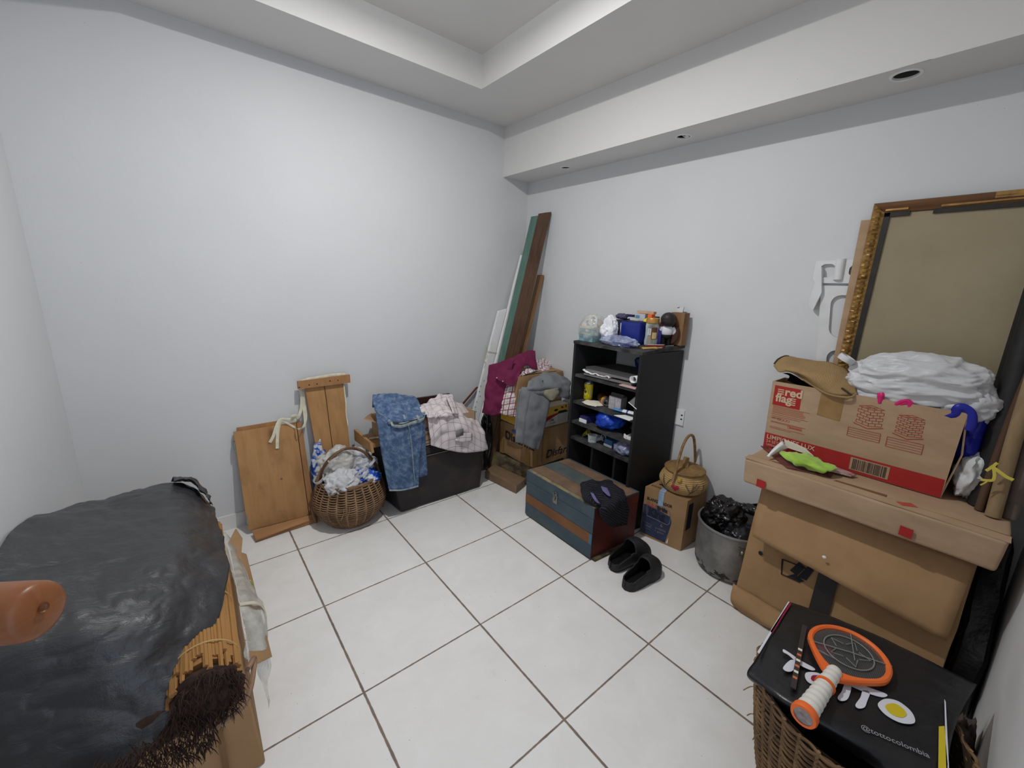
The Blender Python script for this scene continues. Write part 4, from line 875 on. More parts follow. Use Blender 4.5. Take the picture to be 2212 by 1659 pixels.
can('drink_can', pb, .118, .029, DKCAN, 'dark brown drink can lying on its side with its open end showing', axis=axx, deco=lambda b: b.lathe([(.0293, .085), (.0295, .095), (.0293, .108)], pb, AMBER, n=36, rot=V((0, 0, 1)).rotation_difference(axx).to_matrix(), caps=False) or b.lathe([(.0294, .02), (.0294, .06)], pb, GREYP, n=36, rot=V((0, 0, 1)).rotation_difference(axx).to_matrix(), caps=False))
b = MB(); b.grid([[SH(.155, .05, .717), SH(.28, .02, .717), SH(.40, .02, .718)], [SH(.17, .2, .725), SH(.28, .18, .727), SH(.41, .15, .720)], [SH(.2, .4, .718), SH(.3, .4, .719), SH(.4, .35, .718)]], CREAM, 20, 10, wr=.006, ws=40, seed=5)
single('crumpled_napkin', b, 'crumpled cream napkin under the fallen can on the second shelf', 'paper', solid=.002)
t = thing('small_carton', 'small white-and-grey printed carton standing in the middle of the second shelf', 'box', SH(.55, .2, .7155))
b = MB(); q0, q1 = UX(1315, 871, -.275), UX(1340, 878, -.275); bu = (V((q1.x, q1.y, 0))-V((q0.x, q0.y, 0))).normalized(); bd_ = V((-bu.y, bu.x, 0)); bd_ = bd_ if bd_.x > 0 else -bd_
o_ = V((q0.x, q0.y, .7155)); wq = .088
b.hexa([o_, o_+bu*wq, o_+bu*wq+bd_*.055, o_+bd_*.055]+[p+V((0, 0, .082)) for p in (o_, o_+bu*wq, o_+bu*wq+bd_*.055, o_+bd_*.055)], GREYP, bev=.001)
lp = M('pale_label_print', S(186, 180, 182), S(160, 154, 158), rough=.7, ns=60, nd=6)
b.quad(o_+V((0, 0, .003)), bu, nz, wq*.48, .076, lp, off=.001); b.quad(o_+bu*wq*.51+V((0, 0, .003)), bu, nz, wq*.47, .076, lp, off=.001); obj('body', b, t)
b = MB(); b.hexa([o_+V((.01, 0, .083)), o_+bu*wq+V((.01, 0, .083)), o_+bu*wq+bd_*.05+V((.01, 0, .083)), o_+bd_*.05+V((.01, 0, .083)), o_+V((.02, 0, .10)), o_+bu*wq+V((.02, 0, .10)), o_+bu*wq+bd_*.05+V((0, 0, .085)), o_+bd_*.05+V((0, 0, .085))], GREYD); obj('open_flap', b, t)
b = MB(); p0, p1, p2 = UX(1357.5, 869, -.348), UX(1375, 884, -.348), UX(1377.5, 852, -.30); b.poly([p0, p1, p2+V((.03, -.01, .0)), p2], GREYP, thick=(.003, .002, 0)); b.tube([p0, p1], .0022, PAPER, n=4)
single('folded_card', b, 'grey card with a white edge propped up at the right end of the second shelf', 'card')
t = thing('toothpaste_tube', 'blue and white toothpaste tube lying at the front right of the second shelf', 'tube', UZ(1350, 887, .717))
b = MB(); s0, s1 = UZ(1324, 883, .728), UZ(1374, 895, .724); sv = (s1-s0); b.tube(spline([s0, s0+sv*.35, s0+sv*.7, s1], 16), [.010+.007*math.sin(min(1, i/8)*PI/2) for i in range(17)], M('blue_tube', S(46, 92, 170), S(90, 150, 200), rough=.4, ns=30), n=12, flat=(.55, 1, (0, 0, 1), 1)); obj('body', b, t)
b = MB(); b.tube(spline([s0+sv*.45+V((0, 0, .001)), s0+sv*.75+V((0, 0, .001)), s1+V((0, 0, .001))], 10), [.0175]*11, PAPER, n=12, flat=(.6, 1, (0, 0, 1), 1)); b.tube([s0+sv*.62+V((0, 0, .0012)), s0+sv*.68+V((0, 0, .0012))], .0182, M('tube_stripe', S(40, 70, 160), rough=.4), n=12, flat=(.6, 1, (0, 0, 1), 1)); obj('label_sleeve', b, t)
b = MB(); b.poly([SH(.74, -.05, .714), SH(.955, -.06, .713), SH(.955, .12, .7155), SH(.80, .10, .7155)], PAPER, thick=(0, 0, .0025)); single('white_paper_scrap', b, 'white paper scrap hanging over the right front edge of the second shelf', 'paper')
# third shelf
t = thing('medicine_carton', 'small purple and white medicine carton at the left of the third shelf', 'box', SH(.16, .2, .5805))
PUR = M('dark_purple_card', S(48, 40, 96), rough=.6); b = shbox(.12, .235, .10, .42, .5805, .620, PUR); obj('body', b, t)
b = shbox(.118, .237, .085, .10, .5805, .603, PAPER); obj('end_label', b, t)
bag('blue_bag', 'bright blue carrier bag crammed in the middle of the third shelf', (-.245, -1.16, .640), (.09, .085, .058), BLUEBAG, 61, amp=.28, floor=.582, sub=4)
t = thing('cigarette_carton', 'small open white carton lying at the right front of the third shelf', 'box', SH(.86, .1, .5805))
b = MB(); ob_ = UZ(1352, 948, .5805); b.hexa([ob_, ob_+V((.0, -.042, 0)), ob_+V((.055, -.05, 0)), ob_+V((.055, -.008, 0)), ob_+V((0, 0, .02)), ob_+V((0, -.042, .02)), ob_+V((.055, -.05, .03)), ob_+V((.055, -.008, .03))], PAPER, bev=.0006); b.poly([ob_+V((.002, -.006, .0206)), ob_+V((.002, -.036, .0206)), ob_+V((.05, -.043, .0306)), ob_+V((.05, -.014, .0306))], GREYP); obj('body', b, t)
b = MB(); b.bar(ob_+V((.012, .022, .012)), ob_+V((.0, -.004, .006)), (0, 0, .022), (.01, 0, 0), PAPER); b.bar(ob_+V((.045, -.01, .035)), ob_+V((.002, -.034, .028)), (0, 0, .012), (.005, .004, 0), PAPER); obj('flap', b, t)
single('dark_pouch', MB().blob((-.14, -1.31, .612), (.075, .055, .028), GREYD, seed=71, amp=.2, sub=4, floor=.581), 'dark pouch behind the small white carton on the third shelf', 'pouch')
# fourth shelf
b = MB(); cc = SH(.14, .28, .478)
for k in range(5): b.tube([cc + V((.034*math.cos(a)*(1-.06*k), .030*math.sin(a+.3*k)*(1-.05*k), .004+.006*k+.012*math.sin(a*2+k))) for a in [2*PI*i/30 for i in range(30)]], .0018, M('yellow_cord', S(190, 176, 70), rough=.7) if k == 0 else b.mats[0], n=5, closed=True)
single('cord_coil', b, 'small coil of yellow cord at the left of the lowest open shelf', 'cord')
GLASS = M('clear_glass', (.95, .97, .96, 1), rough=.03, spec=.5, trans=1.)
def glassm():
    t = NT('thin_glass'); t.set(Base_Color=(.92, .95, .94, 1), Roughness=.05); t.b.inputs['Specular IOR Level'].default_value = .8
    tr = t.n('ShaderNodeBsdfTransparent'); tr.inputs[0].default_value = (.88, .91, .9, 1); lw = t.n('ShaderNodeLayerWeight'); lw.inputs[0].default_value = .35
    mx = t.n('ShaderNodeMixShader'); f = t.math('MULTIPLY_ADD', lw.outputs[1], .75, .10); t.l(f, mx.inputs[0]); t.l(tr.outputs[0], mx.inputs[1]); t.l(t.b.outputs[0], mx.inputs[2]); t.l(mx.outputs[0], t.out.inputs[0]); return t.m
TG = glassm()
b = MB(); gc = SH(.34, .12, .4705); b.lathe([(.0005, .001), (.022, .001), (.026, .004), (.03, .05), (.028, .05), (.024, .006), (.0005, .004)], gc, TG, n=28, caps=False); single('drinking_glass', b, 'small clear glass standing on the front of the lowest open shelf', 'glass')
t = thing('bulb_carton', 'small white carton with a rolled band behind the clear glass on the lowest open shelf', 'box', SH(.30, .3, .4705))
b = shbox(.215, .335, .22, .4, .4705, .492, PAPER); obj('body', b, t)
b = MB(); b.lathe([(.020, 0), (.022, .004), (.022, .010), (.020, .012)], SH(.385, .30, .496), PAPER, n=24, rot=Matrix.Rotation(PI/2, 3, 'Y'), caps=False); obj('ring', b, t)
t = thing('blue_carton', 'small blue and white carton in the middle of the lowest open shelf', 'box', SH(.53, .3, .4705))
b = shbox(.48, .60, .2, .42, .4705, .515, M('mid_blue_card', S(54, 96, 140), rough=.6)); obj('body', b, t); b = shbox(.478, .602, .19, .2, .4705, .484, PAPER); obj('end_label', b, t)
bag('clear_bag', 'bluish clear plastic bag with small items at the right end of the lowest open shelf', (-.275, -1.305, .505), (.055, .062, .04), FILM_B, 81, floor=.4715, sub=4, parts=[lambda b: b.blob((-.28, -1.325, .50), (.028, .03, .022), M('pale_blue_item', S(150, 176, 196), rough=.6), seed=2, sub=3)])
# bottom compartments
b = MB(); b.lathe([(.0005, 0), (.045, .001), (.055, .006), (.056, .008), (.044, .004), (.0005, .003)], SH(.52, .45, .17), PAPER, n=32, rot=Matrix.Rotation(-.5, 3, 'Y'), caps=False); b.lathe([(.04, -.095), (.042, .0)], SH(.52, .47, .17), M('grey_pot', S(120, 120, 116), rough=.5), n=24)
single('lidded_tub', b, 'pale round lid in the bottom middle compartment of the black shelf unit', 'tub')
b = MB(); b.lathe([(.0005, 0), (.045, 0), (.047, .09), (.05, .1), (.044, .1), (.0005, .098)], SH(.66, .55, .075), M('grey_tub', S(126, 124, 122), rough=.6), n=28, caps=False); single('grey_tub', b, 'small grey tub beside the divider in the bottom of the black shelf unit', 'tub')
b = MB(); b.bar(SH(.80, .3, .078), SH(.95, .05, .30), (.012, .01, 0), (.004, 0, .003), PAPER); single('white_strip', b, 'white strip leaning in the bottom right compartment of the black shelf unit', 'strip')

# ------------------------------------------------------------------ things on top of the shelf unit
def T(a, d, h=0.): return SH(a, d, ztop(d)+.0008+h)
def cbox(name, a, d, wa, wd, h, m, label, cat='box', rz=0., z0=0., parts=()):
    """box on the shelf top centred at (a,d); sizes in metres along the front / depth"""
    p = T(a, d, z0); fu_ = (SRF-SLF).normalized(); fd = V((-fu_.y, fu_.x, 0)); fd = fd if fd.x > 0 else -fd
    R_ = Matrix.Rotation(rz, 3, 'Z'); fu_, fd = R_ @ fu_, R_ @ fd
    o = p - fu_*wa/2 - fd*wd/2; c = [o, o+fu_*wa, o+fu_*wa+fd*wd, o+fd*wd]
    b = MB(); b.hexa(c+[q+V((0, 0, h)) for q in c], m, bev=.001)
    for fn in parts: fn(b, o, fu_, fd, h)
    return tag(obj(name, b), label, cat)
LBLUE = M('light_blue_card', S(118, 158, 168), S(130, 168, 176), rough=.6); NAVYC = M('navy_card', S(42, 40, 74), rough=.5); GREYW = M('grey_white_card', S(196, 194, 196), S(208, 206, 206), rough=.6, ns=9)
t = thing('clear_shopping_bag', 'knotted clear shopping bag holding a light blue box, at the left of the shelf top', 'plastic bag', T(.12, .22))
o = T(.015, .08); fu_ = (SRF-SLF).normalized(); fd = V((.96, -.12, 0)).normalized()
b = MB(); c = [o, o+fu_*.110, o+fu_*.110+fd*.10, o+fd*.10]; b.hexa(c+[q+V((0, 0, .075)) for q in c], LBLUE, bev=.002)
b.quad(o+V((0, 0, .042))+fu_*.02, fu_, nz, .075, .008, M('pale_gold_print', S(196, 196, 160), rough=.6), off=.001); b.quad(o+V((0, 0, .058))+fu_*.05, fu_, nz, .03, .016, GREYW, off=.001); b.quad(o+V((0, 0, .062))+fu_*.055, fu_, nz, .01, .01, PAPER, off=.0015); obj('light_blue_box', b, t)
b = MB(); b.hexa([q+V((0, 0, .077)) for q in c]+[q*.6+(c[0]+c[2])*.2+V((0, 0, .135)) for q in c], M('beige_item', S(196, 190, 174), rough=.7), bev=.004); b.quad(o+fu_*.05+V((.01, 0, .098)), fu_, nz, .022, .03, M('lilac_label', S(112, 116, 172), rough=.6), off=.008); obj('beige_packet', b, t)
b = MB(); b.blob(T(.125, .22, .075), (.078, .085, .090), FILM, seed=7, amp=.16, f=1.1, crease=.5, floor=1.1015); obj('film', b, t)
b = MB(); k0 = o+fu_*.085+V((.01, 0, .125)); b.tube(spline([k0, k0+V((-.01, -.012, .03)), k0+V((0, -.034, .02)), k0+V((-.004, -.036, -.02)), k0+V((-.012, -.02, -.036)), k0+V((-.006, -.004, -.018))], 30, True), .007, WBAG, n=7, closed=True, flat=(.45, 1, (1, 0, 0))); obj('handle_knot', b, t)
bag('white_paper_bag', 'crumpled white paper bag standing left of the blue box on the shelf top', T(.34, .30, .068), (.05, .045, .085), M('white_crumpled_paper', S(232, 232, 236), rough=.7, spec=.2), 91, amp=.34, f=.9, crease=1., floor=1.103, cat='paper bag')
bag('clear_bag', 'long bluish clear plastic bag lying along the front edge of the shelf top', T(.58, .16, .026), (.045, .12, .032), FILM_B, 95, amp=.3, floor=1.1015, cat='plastic bag', parts=[lambda b: b.hexa([T(.50, .12), T(.76, .12), T(.76, .26), T(.50, .26), T(.50, .12, .022), T(.76, .12, .02), T(.76, .26, .02), T(.50, .26, .022)], M('blue_violet_packet', S(70, 76, 140), rough=.6), bev=.004)])
t = thing('blue_paper_bag', 'dark blue square bag standing in the middle of the shelf top', 'bag', T(.60, .44))
BLT = M('deep_blue_film', S(26, 36, 120), S(34, 52, 140), rough=.3, ns=6, bump=.3, bs=30, bd=.004, spec=.5)
q = [T(.425, .42), T(.70, .40), T(.70, .62), T(.45, .62)]; b = MB(); b.hexa(q+[p+V((0, 0, .128)) for p in q], BLT, bev=.003, sub=4, jit=.004); obj('body', b, t)
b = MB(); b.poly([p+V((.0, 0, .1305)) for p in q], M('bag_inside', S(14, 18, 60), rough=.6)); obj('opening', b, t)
# coffee jar
jc = T(.80, .52); R_J = .036
t = thing('coffee_jar', 'empty glass coffee jar with a gold lid and brown label on the shelf top', 'jar', jc)
b = MB(); b.lathe([(.0005, .002), (.030, .001), (.035, .006), (.036, .03), (.033, .05), (.034, .09), (.036, .115), (.033, .126), (.030, .130), (.0285, .130), (.031, .122), (.034, .11), (.031, .05), (.033, .01), (.0005, .007)], jc, TG, n=40, caps=False); obj('glass', b, t)
b = MB(); b.lathe([(.0005, .158), (.034, .158), (.036, .155), (.036, .131), (.034, .1305)], jc, M('gold_lid', S(186, 140, 76), rough=.35, metal=.5), n=40, caps=False); obj('lid', b, t)
b = MB(); dv = (CAM-jc); dv.z = 0; dv.normalize(); a0 = math.atan2(dv.y, dv.x)
def jl(a_, b_, z0, z1, m, r=.0366):
    n = 8
    for i in range(n):
        x0, x1 = a0+a_+(b_-a_)*i/n, a0+a_+(b_-a_)*(i+1)/n; b.poly([jc+V((r*math.cos(x0), r*math.sin(x0), z0)), jc+V((r*math.cos(x1), r*math.sin(x1), z0)), jc+V((r*math.cos(x1), r*math.sin(x1), z1)), jc+V((r*math.cos(x0), r*math.sin(x0), z1))], m)
jl(-.05, 1.0, .042, .108, M('brown_label', S(92, 58, 44), S(112, 74, 54), rough=.5)); jl(.1, .85, .045, .08, M('gold_label', S(206, 184, 128), rough=.5), .0369); jl(-.62, -.1, .064, .100, PAPER, .0367)
for k in range(5): jl(-.55, -.17, .068+.0065*k, .0705+.0065*k, INK, .037)
obj('label', b, t)
# figurine
fc = T(.90, .70); SKIN = M('figurine_skin', S(206, 160, 122), rough=.5); HAIR = M('figurine_hair', S(44, 36, 36), rough=.5, spec=.4); SHW = M('figurine_white', S(226, 224, 230), rough=.5)
fw = V((.55, .5, 0)).normalized(); fs_ = V((fw.y, -fw.x, 0))
t = thing('boy_figurine', 'small standing boy figurine seen from behind, black hair, white shirt and black trousers', 'figurine', fc)
def elli(b, cen, rx, ry, rz_, m, n=28, nn=18, lo=-1., hi=1., rot=None):
    rings = []
    for i in range(nn+1):
        c_ = lo+(hi-lo)*i/nn; r = math.sqrt(max(1e-5, 1-c_*c_)); rings.append([b.bm.verts.new(V(cen)+fs_*(rx*r*math.cos(2*PI*k/n))+fw*(ry*r*math.sin(2*PI*k/n))+V((0, 0, rz_*c_))) for k in range(n)])
    for i in range(nn):
        for k in range(n): b.face([rings[i][k], rings[i][(k+1) % n], rings[i+1][(k+1) % n], rings[i+1][k]], m)
b = MB(); elli(b, fc+V((0, 0, .143))+fw*.004, .034, .034, .034, SKIN)
for s_ in (-1, 1): elli(b, fc+fs_*s_*.037+V((0, 0, .142)), .006, .008, .011, SKIN, 12, 8)
elli(b, fc+fw*.036+V((0, 0, .138)), .005, .006, .005, SKIN, 10, 8)
for s_ in (-1, 1): elli(b, fc+fw*.0335+fs_*s_*.013+V((0, 0, .146)), .0045, .003, .006, INK, 10, 6)
elli(b, fc+fw*.031+V((0, 0, .126)), .009, .003, .0025, CRIM, 10, 6); obj('head', b, t)
b = MB(); elli(b, fc-fw*.006+V((0, 0, .152)), .042, .040, .038, HAIR, lo=-.75); elli(b, fc-fw*.012+V((0, 0, .142)), .040, .034, .034, HAIR, lo=-.9); obj('hair', b, t)
b = MB(); elli(b, fc+V((0, 0, .085)), .033, .024, .036, SHW)
for s_ in (-1, 1): b.tube(spline([fc+fs_*s_*.028+V((0, 0, .104)), fc+fs_*s_*.041+V((0, 0, .085))-fw*.004, fc+fs_*s_*.036+V((0, 0, .062))+fw*.004], 10), [.010, .0115, .012, .012, .012, .0118, .0115, .011, .0105, .010, .009], SHW, n=10)
obj('shirt', b, t)
b = MB(); elli(b, fc+V((0, 0, .056)), .030, .022, .020, BLACKM)
for s_ in (-1, 1): b.tube([fc+fs_*s_*.015+V((0, 0, .05)), fc+fs_*s_*.016+V((0, 0, .012))], [.0135, .012], BLACKM, n=12)
obj('trousers', b, t)
for s_ in (-1, 1): b = MB(); elli(b, fc+fs_*s_*.017+fw*.006+V((0, 0, .008)), .012, .019, .008, BLACKM, 14, 8); obj('shoe', b, t)
# wooden box, dark tile behind the figurine
b = MB(); w0 = UX(1462, 744, -.03); 
t = thing('wooden_box', 'upright rough wooden box at the back right of the shelf top behind the figurine', 'box', V((-.02, -1.405, 1.122)))
b = MB(); b.box((-.055, -1.448, 1.1225), (.0, -1.368, 1.305), wood('grey_brown_wood', S(150, 112, 76), S(126, 90, 60), S(70, 48, 34), ls=1.2, ws=10), bev=.0015, long='z'); obj('body', b, t)
b = MB(); b.lathe([(.0005, 0), (.062, .002), (.066, .008), (.060, .014), (.0005, .016)], (-.062, -1.385, 1.185), M('dark_brown_disc', S(70, 40, 26), S(58, 34, 24), rough=.5, ns=4), n=40, rot=Matrix.Rotation(-PI/2+.1, 3, 'Y') @ Matrix.Diagonal((1, .8, 1)))
single('brown_plaque', b, 'dark brown oval plaque standing on edge between the figurine and the wooden box', 'plaque')
b = MB(); q = V((-.02, -1.405, 1.306)); b.poly([q+V((0, .03, .0)), q+V((0, -.012, 0)), q+V((0, -.014, .028)), q+V((0, .028, .032))], M('print_paper', S(214, 214, 216), rough=.8), thick=(.001, 0, 0)); b.tube(spline([q+V((-.002, .026, .024)), q+V((-.002, .018, .026)), q+V((-.002, .012, .029))], 8), .0012, INK, n=4); b.tube([q+V((-.002, -.012, .002)), q+V((-.002, -.0155, .03))], .0012, INK, n=4)
b.bar(q+V((-.002, -.012, .0025)), q+V((-.002, -.034, .0025)), (.01, 0, 0), (0, 0, .003), INK)
single('paper_slip', b, 'white paper slip with dark marks standing on the wooden box', 'paper')
# boxes and bits at the back of the shelf top
cbox('navy_hook_box', .34, .62, .10, .07, .125, NAVYC, 'dark navy carton behind the white paper bag on the shelf top')
cbox('navy_hanger_tab', .37, .70, .062, .045, .158, NAVYC, 'navy carton with a white hanging slot at the back of the shelf top', parts=[lambda b, o, u, d, h: b.quad(o+u*.018+V((0, 0, h-.024)), u, nz, .026, .009, PAPER, off=.001)])
bag('blue_pouch', 'dark grey-blue pouch on top of the cartons behind the white paper bag', T(.30, .62, .146), (.028, .04, .018), M('slate_pouch', S(78, 76, 104), rough=.6), 101, sub=4, cat='pouch')
cbox('white_device_carton', .475, .80, .095, .06, .165, GREYW, 'tall white carton with a small blue logo at the back of the shelf top', parts=[lambda b, o, u, d, h: b.quad(o+u*.03+V((0, 0, h-.026)), u, nz, .028, .016, M('sky_blue_print', S(90, 150, 182), rough=.6), off=.001)])
cbox('charger_carton', .44, .56, .075, .05, .112, GREYW, 'smaller white carton in front of the tall white carton, behind the blue bag', rz=.2)
b = MB(); p = T(.43, .58, .148); b.poly([p, p+V((0, -.03, 0)), p+V((0, -.075, -.024)), p+V((0, -.02, -.03))], GREYW, thick=(.012, 0, 0)); single('white_adaptor', b, 'white wedge-shaped adaptor on the cartons behind the blue bag', 'adaptor')
cbox('teal_book', .615, .86, .055, .045, .152, M('grey_teal_card', S(84, 110, 120), rough=.6), 'grey-teal book standing right of the tall white carton', 'book')
t = thing('wooden_comb_case', 'flat pale wooden case lying across the white carton and teal book', 'case', T(.53, .82, .168))
b = MB(); fu_ = (SRF-SLF).normalized(); p = T(.43, .80, .1665); b.bar(p+V((0, 0, .008)), p+fu_*.115+V((0, 0, .008)), V((.03, 0, 0)), V((0, 0, .014)), M('pale_wood_case', S(200, 164, 134), rough=.6), bev=.002); obj('body', b, t)
cbox('orange_box', .675, .70, .026, .035, .170, ORANGE, 'narrow upright orange box next to the pale wooden case')
cbox('maroon_book', .775, .94, .085, .022, .148, M('maroon_card', S(92, 36, 48), rough=.6), 'maroon book at the back of the shelf top behind the yellow tape roll', 'book')
cbox('dark_red_book', .885, .965, .05, .018, .146, M('dark_maroon_card', S(74, 30, 42), rough=.6), 'dark maroon book just right of the other maroon book', 'book')
t = thing('tape_dispenser', 'grey and black tape dispenser behind the dark blue bag', 'dispenser', T(.625, .62))
p = T(.625, .62, .0); b = MB(); fuu = (SRF-SLF).normalized()
pts = [p+fuu*(.032*math.cos(a))+V((0, 0, .100+.034*math.sin(a))) for a in [PI*k/14 for k in range(15)]]; b.poly([p+fuu*.032]+pts+[p-fuu*.032], M('grey_plastic', S(168, 172, 178), rough=.4), thick=(.02, 0, 0)); obj('housing', b, t)
b = MB(); b.lathe([(.0005, 0), (.022, 0), (.022, .004), (.0005, .004)], p+V((-.004, 0, .095)), GREYD, n=28, rot=Matrix.Rotation(PI/2, 3, 'Y')); obj('reel', b, t)
t = thing('yellow_tape_roll', 'bright yellow tape roll lying tilted behind the coffee jar', 'tape roll', T(.69, .66))
YT = M('yellow_tape', S(226, 206, 40), rough=.4); p = T(.685, .66, .118); rot = Matrix.Rotation(-.5, 3, 'Y') @ Matrix.Rotation(.1, 3, 'X')
b = MB(); b.lathe([(.010, .0), (.032, .0), (.034, .003), (.034, .020), (.032, .023), (.010, .023), (.010, .0)], p, YT, n=36, rot=rot, caps=False); obj('roll', b, t); b = MB(); b.lathe([(.0098, .001), (.0098, .0235), (.006, .0235), (.006, .001)], p, GREYD, n=20, rot=rot, caps=False); obj('core', b, t)
cbox('tape_prop_box', .705, .72, .06, .04, .108, YT, 'yellow carton under the tilted yellow tape roll')
t = thing('spray_bottle', 'white and black bottle standing behind the coffee jar, half hidden by the figurine', 'bottle', T(.845, .84))
p = T(.845, .84); b = MB(); b.lathe([(.0005, 0), (.018, 0), (.019, .07), (.012, .10), (.012, .135)], p, M('white_bottle', S(206, 204, 204), rough=.4), n=24, caps=False); obj('body', b, t); b = MB(); b.bar(p+V((.0, .018, .148)), p+V((0, -.016, .148)), (.022, 0, 0), (0, 0, .022), BLACKM, bev=.003); b.bar(p+V((0, .012, .115)), p+V((0, .012, .14)), (.012, 0, 0), (0, .014, 0), BLACKM, bev=.002); obj('trigger_head', b, t)
b = MB(); b.lathe([(.0005, 0), (.017, 0), (.018, .005), (.018, .088), (.012, .10), (.0005, .10)], T(.838, .62), M('violet_bottle', S(58, 50, 150), rough=.35), n=24, caps=False); single('violet_bottle', b, 'violet-blue bottle between the coffee jar and the figurine', 'bottle')
b = MB(); p = T(.815, .86, 0); b.hexa([T(.86, .32), T(.985, .50), T(.965, .56), T(.84, .38), T(.86, .32, .016), T(.985, .50, .016), T(.965, .56, .016), T(.84, .38, .016)], M('red_matchbox', S(120, 34, 34), rough=.6), bev=.001); b.bar(T(.865, .34, .0175), T(.975, .52, .0175), (.012, .0, 0), (0, 0, .002), CREAM); single('red_box', b, 'flat dark red box lying at the feet of the figurine', 'box')
b = MB(); b.lathe([(.0005, .0), (.018, 0), (.02, .012), (.019, .016), (.0005, .014)], T(.71, .32, 0), PAPER, n=24, caps=False); single('small_tub', b, 'small white-lidded pot between the clear bag and the coffee jar', 'pot')
PEN = M('pencil_wood', S(200, 150, 70), rough=.6)
for k, (a, d, a2, d2, m, lab) in enumerate(((.86, .22, .955, .50, PEN, 'longest yellow pencil lying on the front right of the shelf top'), (.90, .18, .985, .46, M('pale_pencil', S(196, 170, 120), rough=.6), 'pale pencil pointing at the right front corner of the shelf top'), (.89, .30, .99, .34, M('tan_stick', S(176, 130, 70), rough=.6), 'short tan stick crossing the pencils on the shelf top'), (.95, .62, .985, .74, GREYP, 'grey metal pin at the far right edge of the shelf top'), (.87, .20, .91, .26, M('orange_sharpener', S(220, 150, 60), rough=.5), 'stubby orange pencil end among the pencils on the shelf top'))):
    b = MB(); b.tube([T(a, d, .004), T(a2, d2, .004)], .0034, m, n=6); single('pencil' if k != 3 else 'metal_pin', b, lab, 'pencil' if k != 3 else 'pin')

# ------------------------------------------------------------------ wall outlet behind the shelf
t = thing('wall_outlet', 'white wall outlet low on the right wall just behind the black shelf unit', 'outlet', (wx(-1.475), -1.475, .66))
b = MB(); b.box((wx(-1.47)-.008, -1.484, .64), (wx(-1.47)+.002, -1.425, .735), WPAINT, bev=.003); pl_ = obj('plate', b, t)
for z_ in (.70, .675): b = MB(); b.box((wx(-1.47)-.0095, -1.476, z_), (wx(-1.47)-.007, -1.466, z_+.008), INK); obj('socket_hole', b, pl_)

# ------------------------------------------------------------------ bleach carton, coiled basket
KA, KB, KC = V((-.248, -1.450, .002)), V((-.205, -1.686, .002)), V((.0, -1.690, .002)); KD = KA + (KC-KB)
t = thing('detergent_carton', 'brown carton with a dark blue printed panel, standing under the lidded coiled basket', 'box', ((KA+KC)/2))
b = MB(); hh = V((0, 0, .310)); b.hexa([KA, KB, KC, KD, KA+hh, KB+hh, KC+hh, KD+hh], CARD_D, bev=.003)
ku = (KB-KA).normalized(); kw = (KB-KA).length; kn = ku.cross(nz)
kp = lambda a, z, o=.001: KA + ku*a + nz*z + kn*o
b.poly([kp(.002, .015), kp(.150, .010), kp(.172, .145), kp(.168, .165), kp(.160, .18), kp(.03, .205), kp(.002, .200)], NAVY)
def outl(pts, r, m, o=.0022): b.tube([kp(a, z, o) for a, z in pts], r, m, n=4, closed=True)
GL = M('grey_line_print', S(128, 122, 122), rough=.8)
b.poly([kp(.022, .200, .0014), kp(.07, .195, .0014), kp(.078, .212, .0014), kp(.075, .222, .0014), kp(.060, .205, .0014), kp(.055, .228, .0014), kp(.045, .208, .0014), kp(.030, .230, .0014), kp(.030, .210, .0014), kp(.016, .222, .0014)], RED_L)
outl([(.030, .135), (.150, .125), (.160, .135), (.163, .17), (.158, .205), (.15, .215), (.08, .222), (.076, .205), (.022, .21), (.028, .15)], .0018, GL)
b.text('King', .066, kp(.036, .146), ku, nz, M('logo_ink', S(34, 36, 50), rough=.7), bold=.0018, sx=.80, off=.002); b.text('Brilla', .036, kp(.082, .196), ku, nz, b.mats[-1], bold=.0012, sx=.82, off=.0022)
b.text('BLANQUEADOR', .024, kp(.018, .236), ku, nz, INK, bold=.0006, sx=.82); b.text('6', .030, kp(.112, .098), ku, nz, GL); b.text('unidades', .018, kp(.085, .075), ku, nz, GL); b.text('1 galón', .018, kp(.085, .055), ku, nz, GL); b.text('KING', .020, kp(.022, .064), ku, nz, GL, sx=.9)
outl([(.014, .055), (.062, .052), (.064, .085), (.016, .09)], .001, GL)
BT = M('blue_white_tape', S(128, 156, 190), S(176, 190, 204), rough=.4, ns=30)
b.quad(kp(.083, .225, 0), ku, nz, .030, .085, BT, off=.003); b.bar(kp(.098, .3108, 0)+V((0, 0, .0006)), kp(.098, .3108, -.09)+V((0, 0, .0006)), ku*.030, nz*.001, BT)
b.poly([kp(.155, .012, .0015), kp(.166, .012, .0015), kp(.166, .05, .0015)], CREAM)
kw2 = (KC-KB).normalized(); b.quad(KB+kw2*.02+nz*.12, kw2, nz, .05, .16, INK, off=.001)
b.text('KING', .03, KA+ku*.02-kn*.03+V((0, 0, .3104)), ku, -kn, INK, off=.0006, sx=.8); b.bar(KA+ku*.05-kn*.085+V((0, 0, .311)), KA+ku*.12-kn*.085+V((0, 0, .311)), kn*.014, nz*.0008, INK)
obj('body', b, t)
